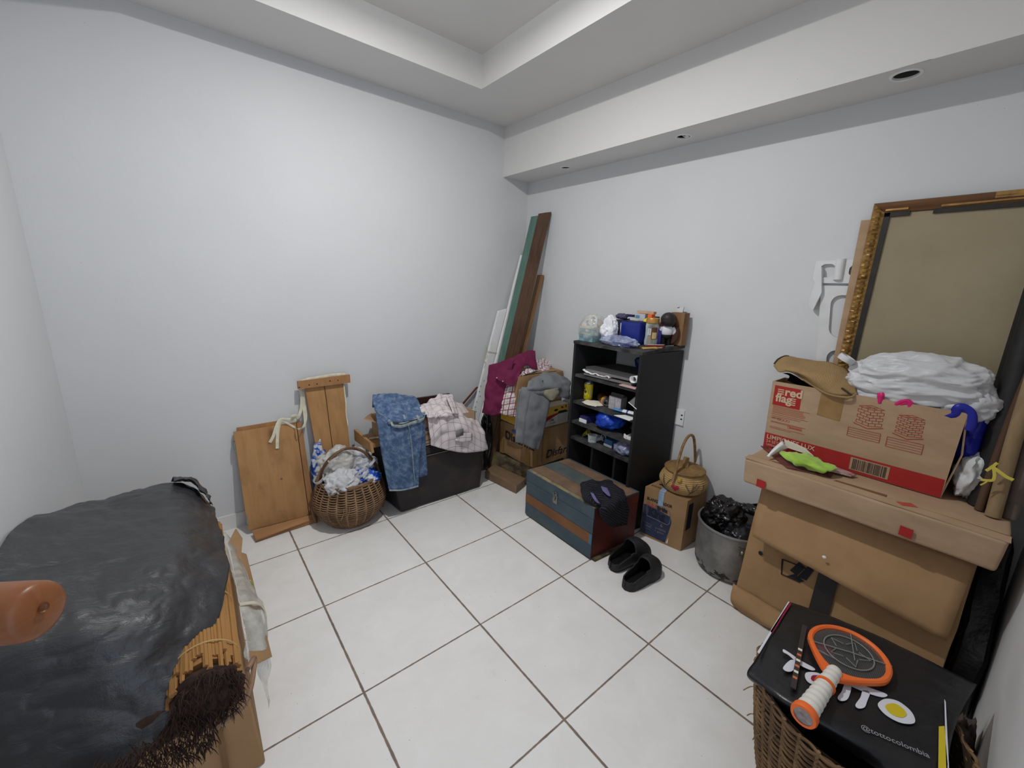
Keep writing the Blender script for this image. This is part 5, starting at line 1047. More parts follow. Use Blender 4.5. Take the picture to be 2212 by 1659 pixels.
# coiled lidded basket
STRAW = M('coiled_straw', S(190, 158, 106), S(166, 132, 84), rough=.75, ns=18, stretch=(1, 1, .3), bump=.3, bs=120, bd=.002); STRAWD = M('darker_straw', S(150, 118, 72), S(120, 90, 54), rough=.75, ns=20, bump=.3, bs=120, bd=.002); CANE = M('cane_handle', S(160, 124, 80), S(110, 84, 56), rough=.6, ns=30, bump=.3, bs=120)
KC0 = V((-.092, -1.590, .3125)); nrow = 12
def cprof(u): return .098 + .030*math.sin(min(1., u/.45)*PI/2) if u < .45 else .128 - .034*((u-.45)/.55)**1.5
t = thing('coiled_basket', 'lidded coiled straw basket with a red heart and a hooped handle, on the brown carton', 'basket', KC0)
b = MB(); prof = [(.0005, .001), (.09, .001)]
for k in range(nrow):
    for s_ in range(5):
        u = (k+s_/5)/nrow; prof.append((cprof(u) + .0038*math.sin(PI*s_/5), .004 + u*.118))
prof += [(.088, .122), (.06, .121), (.0005, .121)]
b.lathe(prof, KC0, STRAW, n=64, caps=False); obj('body', b, t, angle=70)
kd = (CAM-KC0); kd.z = 0; kd.normalize(); ka = math.atan2(kd.y, kd.x)
def kon(a, u, o=.0055): r = cprof(u)+o; return KC0 + V((r*math.cos(ka+a), r*math.sin(ka+a), .004+u*.118))
b = MB(); HRT = M('red_heart', S(158, 40, 56), rough=.8); hp = []
for k in range(40):
    th_ = 2*PI*k/40; hx, hy = 16*math.sin(th_)**3, 13*math.cos(th_)-5*math.cos(2*th_)-2*math.cos(3*th_)-math.cos(4*th_); hp.append((-.28+hx*.0105, .40+hy*.0115))
rings = [[b.bm.verts.new(kon(-.28+(a+.28)*f, .40+(u-.40)*f)) for a, u in hp] for f in (1., .75, .5, .25, .02)]
for i in range(4):
    for k in range(40): b.face([rings[i][k], rings[i][(k+1) % 40], rings[i+1][(k+1) % 40], rings[i+1][k]], HRT)
obj('heart', b, t)
b = MB(); TW = M('painted_twig', S(84, 66, 50), rough=.8); LF_ = M('painted_leaf', S(88, 100, 84), rough=.8)
for (a, u, ln, dr) in ((.32, .12, .55, .12), (.34, .25, .4, .38), (.33, .3, .35, -.22), (.36, .42, .3, .25), (-.72, .25, .42, -.25), (-.70, .35, .36, .15), (-.75, .45, .3, -.3), (.85, .3, .35, .1)):
    pts = [kon(a+dr*s_, u+ln*s_, .0062) for s_ in (0, .5, 1)]; b.tube(spline(pts, 8), .0016, TW, n=4)
    for s_ in (.5, .8, 1.): b.poly([kon(a+dr*s_+dx*.05, u+ln*s_+dy*.05, .0068) for dx, dy in ((0, 0), (.6, .5), (1.4, .6), (.7, 0))], LF_)
obj('twig_decoration', b, t)
t2 = MB(); prof = [(.105, .121), (.110, .124)]
for k in range(8):
    for s_ in range(4): u = (k+s_/4)/8; prof.append((.109*(1-u)+.002, .128+.028*math.sin(u*PI/2)+.002*math.sin(PI*s_/4)))
prof.append((.0005, .157)); t2.lathe(prof, KC0, STRAWD, n=56, caps=False); lid = obj('lid', t2, t, angle=70)
b = MB(); rh = V((RT.x, RT.y, 0)).normalized(); hs = kd*.86 - rh*.5; rot_ = 0
hoop = [KC0+hs*.115+V((0, 0, .085)), KC0+hs*.100+V((0, 0, .14)), KC0+hs*.085+V((0, 0, .20)), KC0+hs*.055+V((0, 0, .285)), KC0+hs*.01+V((0, 0, .325)), KC0-hs*.045+V((0, 0, .305)), KC0-hs*.085+V((0, 0, .215)), KC0-hs*.11+V((0, 0, .13))]
sd = V((-kd.y, kd.x, 0)); b.tube(spline(hoop, 50), .0078, CANE, n=8); obj('handle', b, t)
b = MB(); p = kon(-.15, .80, .010); b.lathe([(.0005, -.012), (.010, -.008), (.012, 0), (.010, .008), (.0005, .012)], p, M('yellow_bead', S(190, 150, 60), rough=.5), n=16, caps=False); obj('toggle', b, t)
b = MB(); b.tube(spline([KC0+kd*.05+V((0, 0, .150)), KC0+V((0, 0, .190)), KC0-kd*.05+V((0, 0, .152))], 16), .010, STRAWD, n=8, flat=(.5, 1.6, (0, 0, 1))); obj('lid_strap', b, lid)

# ------------------------------------------------------------------ aluminium pot with black bags
POT = M('sooty_aluminium', S(118, 116, 114), S(160, 158, 154), rough=.48, metal=.55, ns=7, nd=7, lo=.35, hi=.7, bump=.2, bs=14, bd=.004)
def pot_mat():
    t = NT('sooty_aluminium'); n1 = t.noise(t.coord('Object'), 7, 7, .65); c = t.ramp(n1, [(.3, S(104, 102, 100)), (.7, S(158, 155, 150))])
    sp = t.n('ShaderNodeSeparateXYZ'); t.l(t.coord('Object'), sp.inputs[0]); s_ = t.noise(t.coord('Object', (1, 1, 2)), 11, 5, .6)
    lowz = t.math('SUBTRACT', .62, t.math('MULTIPLY', sp.outputs[2], 2.6)); k = t.math('GREATER_THAN', t.math('ADD', lowz, t.math('MULTIPLY', s_, .9)), .99)
    t.l(t.mix(k, c, S(50, 46, 44)), t.b.inputs['Base Color']); t.set(Roughness=.5, Metallic=.5); t.bump(t.noise(t.coord('Object'), 16, 4), .25, .004); return t.m
POT = pot_mat(); PC = V((-.130, -1.905, .002)); PR = .165
t = thing('aluminium_pot', 'large dull sooty aluminium pot filled with black bags', 'pot', PC)
b = MB(); b.lathe([(.0005, .0), (PR*.78, .0), (PR*.90, .012), (PR*.965, .04), (PR, .12), (PR*1.01, .262)], PC, POT, n=64, caps=False, wob=.015); b.lathe([(PR*.975, .262), (PR*.96, .1), (.0005, .02)], PC, POT, n=64, caps=False); obj('body', b, t)
b = MB(); b.tube([PC+V((PR*1.015*math.cos(a), PR*1.015*math.sin(a), .264)) for a in [2*PI*k/64 for k in range(64)]], .0065, M('pot_rim', S(140, 138, 136), rough=.45, metal=.6), n=8, closed=True); obj('rim', b, t)
la = math.atan2(-.72, -.69)
def pon(a, z_, o=.004): r = PR*1.01+o; return PC+V((r*math.cos(la+a), r*math.sin(la+a), z_))
b = MB(); n = 8
for i in range(n): a0_, a1_ = -.22+.46*i/n, -.22+.46*(i+1)/n; b.hexa([pon(a0_, .185), pon(a1_, .185), pon(a1_, .185, .009), pon(a0_, .185, .009), pon(a0_, .225), pon(a1_, .225), pon(a1_, .225, .009), pon(a0_, .225, .009)], STEEL)
for a_ in (-.15, .17): b.lathe([(.0005, .006), (.006, .004), (.009, -.001)], pon(a_, .205, .010), STEEL, n=12, rot=V((0, 0, 1)).rotation_difference(V((math.cos(la+a_), math.sin(la+a_), 0))).to_matrix(), caps=False)
obj('handle_bracket', b, t)
b = MB(); p0, p1 = pon(.05, .235, .006), PC+V((PR*.7, -PR*.6, .30)); b.tube(spline([p0, p0+V((.02, -.04, .03)), PC+V((.02, -.12, .285)), p1], 24), .0035, STEEL, n=6); b.tube([pon(.05, .22, .008), p0], .008, STEEL, n=8); obj('bail_handle', b, t)
bag('bin_bag', 'crumpled glossy black bin bag bulging out at the back left of the aluminium pot', PC+V((.01, .055, .285)), (.10, .095, .085), BLACKSH, 111, amp=.34, crease=.9, f=1., parts=[ears(PC+V((.04, -.02, .335)), (.035, -.10, .035), BLACKSH, .05), lambda b: b.blob(PC+V((.055, -.05, .345)), (.035, .06, .022), BLACKSH, seed=5, sub=4, amp=.4)])
bag('bin_bag', 'smoother black bag lying at the front of the aluminium pot', PC+V((-.02, -.06, .235)), (.118, .092, .05), BLACKBAG, 117, amp=.2)

# ------------------------------------------------------------------ clogs
def clog(name, heel, toe, mirror, label):
    heel, toe = V((heel[0], heel[1], 0)), V((toe[0], toe[1], 0)); u = (toe-heel).normalized(); v = V((-u.y, u.x, 0))*mirror; L_ = .272
    def wid(s_):                                  # half widths inside / outside along the sole
        k = [(0, .002), (.03, .022), (.09, .033), (.25, .038), (.45, .040), (.65, .049), (.8, .051), (.92, .040), (.98, .020), (1, .002)]
        for (a, x), (c_, y) in zip(k, k[1:]):
            if s_ <= c_: f = (s_-a)/(c_-a); return x+(y-x)*(f*f*(3-2*f) if a > .1 and c_ < .9 else f)
        return .002
    off_ = lambda s_: .008*math.sin(PI*s_)*1.0 - .004
    P_ = lambda s_, y, z_: heel + u*(s_*L_) + v*(y+off_(s_)) + V((0, 0, z_))
    t = thing(name, label, 'clog', heel*.5+toe*.5, 'black foam clogs')
    ns, nr = 44, 28; tops = lambda s_: .125*math.sin(PI*min(1, max(0, (s_+.10)/1.12)))**.6 if s_ < .5 else .122*max(0., 1-((s_-.5)/.52)**2.4)**.6+.004
    bm = bmesh.new(); rows = []
    ss = [(1-math.cos(PI*i/ns))/2 for i in range(ns+1)]
    for s_ in ss:
        w_ = wid(s_); h = max(.03, tops(s_)); row = []
        for k in range(nr+1):
            a = PI*k/nr; c_, sn = math.cos(a), math.sin(a); row.append(bm.verts.new(P_(s_, w_*1.05*math.copysign(abs(c_)**.6, c_), .018 + (h-.018)*sn**.8)))
        rows.append(row)
    for i in range(ns):
        for k in range(nr):
            f = bm.faces.new([rows[i][k], rows[i+1][k], rows[i+1][k+1], rows[i][k+1]])
    n_cut = (u*-.62 + V((0, 0, .79))).normalized()
    bmesh.ops.bisect_plane(bm, geom=bm.verts[:]+bm.edges[:]+bm.faces[:], plane_co=heel + V((0, 0, .050)), plane_no=(u*-.30+V((0, 0, .95))).normalized(), clear_outer=False)
    kill = [f for f in bm.faces if (lambda c_: (c_.z > .048 + .30*max(0, (c_-heel).dot(u)-.01)) and (c_-heel).dot(u) < L_*.50)(f.calc_center_median())]
    bmesh.ops.delete(bm, geom=kill, context='FACES'); bmesh.ops.remove_doubles(bm, verts=bm.verts, dist=.0003)
    b = MB(); b.merge(bm, RUBBER); up_ = obj('upper', b, t, solid=.006, offset=-1)
    b = MB(); bot = [b.bm.verts.new(P_(s_, wid(s_)*1.0, .001)) for s_ in ss]+[b.bm.verts.new(P_(s_, -wid(s_)*1.0, .001)) for s_ in ss[::-1]]; mid = [b.bm.verts.new(P_(s_, wid(s_)*1.07, .010)) for s_ in ss]+[b.bm.verts.new(P_(s_, -wid(s_)*1.07, .010)) for s_ in ss[::-1]]; top_ = [b.bm.verts.new(P_(s_, wid(s_)*1.04, .021)) for s_ in ss]+[b.bm.verts.new(P_(s_, -wid(s_)*1.04, .021)) for s_ in ss[::-1]]
    n = len(bot)
    for A, B in ((bot, mid), (mid, top_)):
        for k in range(n): b.face([A[k], A[(k+1) % n], B[(k+1) % n], B[k]], RUBBER)
    for A in (bot, top_):
        for k in range(ns): b.face([A[k], A[k+1], A[n-2-k], A[n-1-k]], RUBBER)
    obj('sole', b, t)
    b = MB(); A = [b.bm.verts.new(P_(s_, wid(s_)*.9, .0225)) for s_ in ss]; B = [b.bm.verts.new(P_(s_, -wid(s_)*.9, .0225)) for s_ in ss]
    for k in range(ns): b.face([A[k], A[k+1], B[k+1], B[k]], BLACKM)
    obj('footbed', b, t)
    for k, s_ in enumerate((.66, .74)):
        b = MB(); b.lathe([(.0005, 0), (.006, 0), (.0065, .002), (.0005, .0025)], P_(s_, -wid(s_)*1.07*1.0, .036), BLACKM, n=14, rot=V((0, 0, 1)).rotation_difference(-v).to_matrix()); obj('vent_hole', b, up_)
    b = MB(); pts = [P_(.60+.05*math.sin(PI*k/14), .052*math.cos(PI*k/14)*.9, .03+.094*math.sin(PI*k/14)**.8) for k in range(2, 13)]; b.tube(pts, .003, RUBBER, n=6); obj('vamp_ridge', b, up_)
    return t
h1 = UZ(1318, 1232, .0); h2 = UZ(1350, 1276, .0)
d1 = (UZ(1398, 1196, .0)-h1).normalized(); d2 = (UZ(1420, 1228, .0)-h2).normalized()
clog('foam_clog', h1, h1+d1*.272, 1, 'black foam clog next to the blue chest, partly hidden behind its pair')
clog('foam_clog', h2, h2+d2*.272, -1, 'black foam clog nearer the viewer, fully in view on the open floor')

# ------------------------------------------------------------------ big open carton and the long flat carton on it
t = thing('moving_carton', 'big brown carton by the right wall with its wide front flap hanging open', 'box', (-.2, -2.36, 0))
b = MB(); b.hexa([(-.372, -2.040, .003), (-.395, -2.705, .003), (.02, -2.71, .003), (.02, -2.0, .003), (-.296, -2.045, .612), (-.296, -2.70, .608), (.03, -2.70, .610), (.03, -2.02, .612)], CARD_D, bev=.005, sub=6, jit=.006, seed=21)
sf = lambda y, z, o=.0: V((-.384-o, y, z))
BF = ((-.376, -2.3, .0), (-.992, 0, .125)); UB = lambda x, y: U(x, y, BF, .004)
b.tube([UB(1690, 1208), UB(1688, 1240), UB(1728, 1258)], .003, INK, n=4); b.tube([UB(1690, 1208), UB(1740, 1228)], .0025, INK, n=4)
for q in (((1706, 1232), (1726, 1214), (1740, 1226), (1722, 1244)), ((1722, 1246), (1746, 1222), (1758, 1232), (1742, 1254)), ((1700, 1244), (1716, 1240), (1738, 1256), (1728, 1258))): b.poly([UB(x, y) for x, y in q], INK)
hx_ = UB(1643, 1195); b.poly([hx_+V((0, .010*math.cos(k*PI/3), .011*math.sin(k*PI/3))) for k in range(6)], INK)
b.quad(V((-.382, -2.318, .02)), (0, -1, 0), (.125, 0, .99), .065, .56, M('black_tape', S(36, 33, 32), rough=.4), off=.004)
obj('body', b, t)
b = MB(); fl = [V((-.306, -2.052, .598)), V((-.306, -2.695, .590)), UX(2044, 1386, -.405), UX(1625, 1158, -.400)]
b.grid([[fl[0], fl[0].lerp(fl[1], .5), fl[1]], [fl[0].lerp(fl[3], .5)+V((-.006, 0, 0)), (fl[0]+fl[1]+fl[2]+fl[3])/4+V((-.01, 0, 0)), fl[1].lerp(fl[2], .5)+V((-.004, 0, 0))], [fl[3], fl[3].lerp(fl[2], .5)+V((-.006, 0, .004)), fl[2]]], CARD_D, 20, 12, wr=.003, ws=5, seed=4)
obj('front_flap', b, t, solid=.005)
b = MB(); b.grid([[V((-.372, -2.03, .10)), V((-.372, -2.2, .09)), V((-.378, -2.40, .08))], [V((-.415, -2.045, .05)), V((-.42, -2.2, .045)), V((-.41, -2.4, .04))], [V((-.400, -2.06, .006)), V((-.405, -2.2, .006)), V((-.40, -2.4, .006))]], CARD_D, 16, 10, wr=.008, ws=14, seed=3); obj('crushed_corner', b, t, solid=.005)
b = MB(); b.blob(fl[3].lerp(fl[2], .42)+V((-.006, 0, .075)), (.003, .007, .006), PAPER, sub=3); obj('paper_fleck', b, t)

FX, FY0, FY1, FZ0, FZ1 = -.402, -1.995, -2.742, .6185, .728
t = thing('flat_carton', 'long flat brown carton with red tape, lying across the big open carton', 'box', (-.2, -2.37, FZ0))
b = MB(); b.hexa([(FX, FY0-.008, FZ0), (FX+.004, FY1+.006, FZ0), (.03, FY1+.006, FZ0), (.03, FY0, FZ0), (FX, FY0, FZ1), (FX, FY1, FZ1), (.03, FY1, FZ1), (.03, FY0+.005, FZ1)], CARD, bev=.010, seg=3, sub=7, jit=.003, seed=31)
obj('body', b, t)
b = MB(); b.bar((FX+.028, FY0+.004, FZ1+.0005), (FX+.028, FY1-.002, FZ1+.0005), (.05, 0, 0), (0, 0, .003), CARD, sub=3, jit=.002); obj('lid_flap', b, t)
b = MB(); b.bar((FX+.0545, FY0, FZ1+.0005), (FX+.0545, FY1, FZ1+.0005), (.004, 0, 0), (0, 0, .002), CARD_IN); obj('flap_gap', b, t)
for y_, z_, lab in ((-2.057, .64, 'torn red tape'), (-2.51, .652, 'torn red tape'),):
    b = MB(); b.bar((FX-.0045, y_, z_), (FX-.0045, y_-.034, z_-.002), (0, 0, .034), (.0012, 0, 0), RED); obj('red_tape', b, t)
b = MB(); b.bar((FX+.030, -2.49, FZ1+.0028), (FX+.060, -2.525, FZ1+.0028), (.02, .02, 0), (0, 0, .001), RED_L); obj('red_tape', b, t)
b = MB(); b.bar((-.345, -2.275, FZ1+.001), (-.335, -2.45, FZ1+.001), (.028, 0, 0), (0, 0, .001), M('torn_card', S(120, 84, 58), rough=.95)); b.bar((-.352, -2.08, FZ1+.001), (-.335, -2.19, FZ1+.001), (.03, 0, 0), (0, 0, .0012), b.mats[0]); obj('torn_strip', b, t)

# ------------------------------------------------------------------ red and brown carton with hat and bags
RX, RY0, RY1, RZ0, RZ1, RXB = -.190, -1.980, -2.575, .7305, 1.040, -.056
t = thing('red_printed_carton', 'open brown carton with red band and red logo square, on the long flat carton', 'box', (-.09, -2.28, RZ0))
b = MB(); th = .005
FBL, FBR, FTR, FTL = V((RX, RY0-.008, RZ0)), V((RX, RY1, RZ0)), V((RX-.006, RY1-.003, RZ1+.012)), V((RX-.006, RY0, RZ1+.004))
def wall4(q, tv, m=CARD): b.hexa([q[0], q[1], q[1]+tv, q[0]+tv, q[3], q[2], q[2]+tv, q[3]+tv], m)
wall4([FBL, FBR, FTR, FTL], V((th, 0, 0)))
BL_, BR_ = V((RXB, RY0-.008, RZ0)), V((RXB, RY1, RZ0)); BTL, BTR = V((RXB, RY0, RZ1+.005)), V((RXB, RY1, RZ1+.005))
wall4([FBL, BL_, BTL, FTL], V((0, -th, 0))); wall4([BL_, BR_, BTR, BTL], V((-th, 0, 0)))
Mid = V((RX+.012, RY1-.020, .90)); 
b.poly([FBR, V((RXB, RY1, RZ0)), V((RXB, RY1-.02, .89)), Mid], CARD, thick=(0, th, 0)); b.poly([Mid, V((RXB, RY1-.02, .89)), BTR, FTR], CARD, thick=(0, th, 0))
b.poly([FBL+V((.004, 0, .004)), BL_+V((0, 0, .004)), BR_+V((0, 0, .004)), FBR+V((.004, 0, .004))], CARD_IN)
ru_ = (FBR-FBL).normalized(); rv_ = (FTL-FBL).normalized(); rw = (FBR-FBL).length; rn = ru_.cross(rv_)
rp = lambda a, z, o=.001: FBL + ru_*a + rv_*z + rn*o
def rq(a0, a1, z0, z1, m, o=.001): b.poly([rp(a0, z0, o), rp(a1, z0, o), rp(a1, z1, o), rp(a0, z1, o)], m)
rq(.001, rw-.001, .001, .072, RED); b.poly([FBR+V((0, -.0015, .001)), FBR+V((.1, -.0015, .001)), V((RX+.11, RY1-.0085, RZ0+.072)), V((RX+.003, RY1-.0085, RZ0+.072))], RED)
rq(.012, .118, .208, .298, RED)
KR = M('kraft_lettering', S(206, 178, 150), rough=.8)
b.text('red', .050, rp(.054, .260), ru_, rv_, KR, bold=.0016, off=.0012, sx=.98); b.text('flag', .050, rp(.022, .228), ru_, rv_, KR, bold=.0016, off=.0012, sx=.95)
for z_ in (.264, .273, .282): rq(.026, .050, z_-.0022, z_+.0022, KR, .0016)
for z_ in (.224, .233, .242, .251): rq(.080, .100, z_-.0022, z_+.0022, KR, .0018)
b.text('LIMPIONES LUX', .028, rp(.010, .046), ru_, rv_, KR, bold=.0004, off=.0014, sx=.95); b.text('24 SETS X 3 UNID', .018, rp(.010, .028), ru_, rv_, KR, off=.0014); b.text('18904092', .015, rp(.010, .012), ru_, rv_, KR, off=.0014)
for z_, a1 in ((.203, .158), (.198, .135), (.192, .135), (.186, .142), (.180, .145), (.174, .14), (.166, .155), (.158, .13), (.132, .152), (.128, .14), (.106, .15), (.100, .10)): rq(.016, a1, z_-.0009, z_+.0009, RED_L)
for k in range(4): b.tube([rp(.047+.012*k+.0052*math.cos(a), .147+.0052*math.sin(a), .001) for a in [2*PI*i/14 for i in range(14)]], .0006, RED_L, n=4, closed=True)
b.text('COMERCIO JUSTO', .010, rp(.016, .146), ru_, rv_, RED_L, sx=.45, off=.001); rq(.092, .140, .117, .124, RED_L); b.tube([rp(.090+.005*math.cos(a), .121+.005*math.sin(a), .001) for a in [2*PI*i/14 for i in range(14)]], .0008, RED_L, n=4, closed=True)
b.poly([rp(.185, .300), rp(.182, .205), rp(.262, .198), rp(.264, .302)], TAPE)
def pallet(a, z, w_, h_, nr, nc):
    L_ = lambda p, q: b.tube([rp(*p), rp(*q)], .0008, RED_L, n=4)
    f = lambda u, v_: (a+w_*.5*u, z+h_*v_ - w_*.10*u); g_ = lambda u, v_: (a+w_*.5+w_*.5*u, z+h_*v_ - w_*.10 + w_*.10*u)
    for k in range(nr+1): L_(f(0, k/nr), f(1, k/nr)); L_(g_(0, k/nr), g_(1, k/nr))
    for k in range(nr):
        for c_ in range(nc+1):
            s_ = (c_ + (.5 if k % 2 else 0))/nc
            if s_ <= 1.001: L_(f(s_, k/nr), f(s_, (k+1)/nr)); L_(g_(s_, k/nr), g_(s_, (k+1)/nr))
    T0 = (a, z+h_); T1 = (a+w_*.5, z+h_-w_*.10); T2 = (a+w_, z+h_); T3 = (a+w_*.5, z+h_+w_*.12)
    for p, q in ((T0, T3), (T3, T2), ((a+w_*.25, z+h_-w_*.05), (a+w_*.75, z+h_+w_*.06)), ((a+w_*.75, z+h_-w_*.05), (a+w_*.25, z+h_+w_*.06))): L_(p, q)
    b.tube([rp(a-.006, z-.006), rp(a+w_*.5, z-.018), rp(a+w_+.006, z-.004)], .0016, RED_L, n=4)
pallet(.312, .212, .078, .066, 6, 2); pallet(.430, .205, .072, .066, 8, 2)
def table(a, z, w_, h_):
    for k in range(5): b.tube([rp(a, z+h_*k/4), rp(a+w_, z+h_*k/4)], .0009 if k in (0, 4) else .0006, RED_L, n=4)
    for x in (0, 1): b.tube([rp(a+w_*x, z), rp(a+w_*x, z+h_)], .0009, RED_L, n=4)
table(.293, .148, .100, .036); table(.413, .142, .100, .038)
rq(.320, .440, .012, .064, CARD, .0018); rnd = random.Random(5); x_ = .328
while x_ < .430:
    w_ = rnd.choice((.0012, .002, .003)); rq(x_, x_+w_, .016, .060, M('barcode_ink', S(64, 52, 48), rough=.8) if not bpy.data.materials.get('barcode_ink') else bpy.data.materials['barcode_ink'], .0026); x_ += w_+rnd.choice((.0012, .0018, .003))
obj('body', b, t)
# straw hat
HAT = None
def hat_mat():
    t = NT('woven_straw_hat'); wv = t.n('ShaderNodeTexWave', wave_type='BANDS', bands_direction='DIAGONAL'); t.l(t.coord('UV', (90, 60, 1)), wv.inputs['Vector']); wv.inputs['Scale'].default_value = 1.2; wv.inputs['Distortion'].default_value = 1.5
    n = t.noise(t.coord('Object'), 30, 4); c = t.mix(n, S(184, 152, 104), S(160, 128, 82)); c = t.mix(t.math('MULTIPLY', wv.outputs[1], .5), c, S(104, 78, 46)); t.l(c, t.b.inputs['Base Color']); t.set(Roughness=.8); t.bump(wv.outputs[1], .5, .002); return t.m
HAT = hat_mat()
hb = ((-.165, -2.1, 1.1), (-.9, 0, .2)); hh_ = lambda x, y, o=0.: U(x, y, hb, o)
t = thing('straw_hat', 'woven straw hat tipped over the left end of the red printed carton', 'hat', (-.12, -2.1, 1.04))
b = MB(); b.grid([[hh_(1673, 789, -.03), hh_(1680, 777, -.05), hh_(1694, 769, -.07), hh_(1710, 770, -.09), hh_(1728, 774, -.12)],
    [hh_(1676, 795, .0), hh_(1690, 788, .0), hh_(1705, 784, -.02), hh_(1728, 782, -.06), hh_(1760, 779, -.11)],
    [hh_(1684, 801, .02), hh_(1702, 798, .03), hh_(1724, 794, .02), hh_(1758, 793, -.03), hh_(1795, 784, -.10)],
    [hh_(1700, 800, .02), hh_(1722, 806, .04), hh_(1752, 810, .04), hh_(1788, 806, .0), hh_(1826, 798, -.07)],
    [hh_(1715, 805, .015), hh_(1740, 817, .03), hh_(1772, 828, .04), hh_(1808, 826, .02), hh_(1846, 824, -.03)],
    [hh_(1726, 813, .0), hh_(1756, 832, .015), hh_(1786, 848, .03), hh_(1820, 854, .03), hh_(1850, 850, .01)]], HAT, 30, 34, wr=.006, ws=9, seed=6)
obj('crown', b, t, solid=.004)
b = MB(); rim = [hh_(1673, 790, -.028), hh_(1684, 802, .022), hh_(1700, 801, .022), hh_(1716, 806, .017), hh_(1735, 819, .012), hh_(1757, 833, .017), hh_(1786, 850, .03), hh_(1815, 857, .034), hh_(1838, 858, .03), hh_(1850, 850, .01)]
b.tube(spline(rim, 60), .0045, HAT, n=7); obj('brim_edge', b, t)
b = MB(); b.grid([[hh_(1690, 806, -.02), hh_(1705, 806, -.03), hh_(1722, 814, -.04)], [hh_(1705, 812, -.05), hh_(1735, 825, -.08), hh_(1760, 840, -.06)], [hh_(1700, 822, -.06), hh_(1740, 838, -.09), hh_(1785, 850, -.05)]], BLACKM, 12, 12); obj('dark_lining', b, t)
b = MB(); b.tube(spline([hh_(1672, 786, -.03), hh_(1680, 776, -.045), hh_(1694, 769, -.065), hh_(1704, 769, -.08)], 16), .003, M('dark_binding', S(70, 58, 46), rough=.8), n=5); db_ = b.mats[0]; obj('stitched_binding', b, t); b = MB(); b.tube(spline([hh_(1818, 838, .03), hh_(1832, 848, .026), hh_(1843, 857, .022)], 10), .004, db_, n=5); obj('stitched_binding', b, t)
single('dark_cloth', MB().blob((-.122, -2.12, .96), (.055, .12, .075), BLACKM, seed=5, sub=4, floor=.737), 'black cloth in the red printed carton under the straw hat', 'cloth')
# bags in the carton
bag('white_bag', 'big puffy white plastic bag rising above the right part of the red printed carton', (-.125, -2.42, 1.128), (.080, .20, .098), WBAG, 131, amp=.3, f=.72, crease=.75, sub=6, parts=[ears((-.14, -2.235, 1.165), (-.01, .045, .025), WBAG, .04)])
bag('white_bag', 'lower white plastic bag behind the two pink bag handles', (-.130, -2.33, 1.035), (.055, .13, .055), WBAG, 137, amp=.32, f=.9, crease=.6)
bag('white_bag', 'white plastic bag bulging over the right rear corner of the red carton', (-.115, -2.56, 1.075), (.065, .09, .075), WBAG, 141, amp=.3, f=.9, crease=.6)
PINK = M('bright_pink_plastic', S(226, 40, 116), S(238, 60, 136), rough=.35, ns=20, tw=.2)
rb = ((-.188, -2.3, 1.04), (-1, 0, 0)); rr_ = lambda x, y, o=0.: U(x, y, rb, o)
b = MB(); b.grid([[rr_(1894, 846, .004), rr_(1902, 845, .008), rr_(1915, 849, .004)], [rr_(1896, 856, .006), rr_(1903, 857, .012), rr_(1911, 857, .006)], [rr_(1892, 872, .004), rr_(1900, 872, .010), rr_(1908, 870, .004)]], PINK, 12, 14, wr=.004, ws=40, seed=3); single('pink_bag_tie', b, 'upright bright pink bag handle, the left one of two at the carton front edge', 'bag tie', solid=.002)
b = MB(); b.tube(spline([rr_(1922, 880, .0), rr_(1936, 873, .006), rr_(1950, 866, .010), rr_(1962, 867, .008), rr_(1968, 874, .006), rr_(1962, 882, .004), rr_(1956, 883, .002), rr_(1961, 873, .006), rr_(1950, 874, .006), rr_(1942, 881, .0)], 50), .0075, PINK, n=8, flat=(.4, 1, (1, 0, 0))); single('pink_bag_tie', b, 'bright pink looped bag handle, the right one of two at the carton front edge', 'bag tie')
b = MB(); b.blob((-.13, -2.215, 1.055), (.035, .035, .022), M('yellowish_wrapper', S(222, 196, 96), S(228, 222, 206), rough=.4, ns=30), seed=8, sub=4, amp=.3); single('yellow_wrapper', b, 'pale wrapper with yellow print between the straw hat and the white bag', 'wrapper')
t = thing('royal_blue_bag', 'royal blue plastic bag drooping over the right end of the red printed carton', 'plastic bag', (-.12, -2.6, .95))
RB_ = M('royal_blue_plastic', S(30, 34, 140), S(40, 48, 168), rough=.4, ns=10, bump=.3, bs=40)
b = MB(); b.blob((-.10, -2.595, .97), (.055, .035, .10), RB_, seed=151, amp=.3, f=.9, sub=4); obj('body', b, t); b = MB(); b.tube(spline([rr_(2032, 897, .0), rr_(2060, 896, .004), rr_(2068, 882, .008), rr_(2082, 880, .006), rr_(2098, 893, .002), rr_(2100, 915, .0), rr_(2094, 930, .0)], 30), .013, RB_, n=8, flat=(.5, 1, (1, 0, 0))); obj('handle_loop', b, t)
bag('white_foam_bag', 'whitish rumpled plastic stuffed beside the right end of the red printed carton', (-.11, -2.625, .82), (.07, .04, .085), M('frosted_plastic', S(200, 202, 202), S(216, 218, 218), rough=.6, ns=20, bump=.4, bs=60), 157, amp=.35, floor=.7295, sub=4)
bag('dark_bag', 'dark bag filling the shade behind the royal blue bag', (-.04, -2.64, .93), (.06, .04, .19), BLACKBAG, 163, amp=.2, floor=.7295, sub=4)
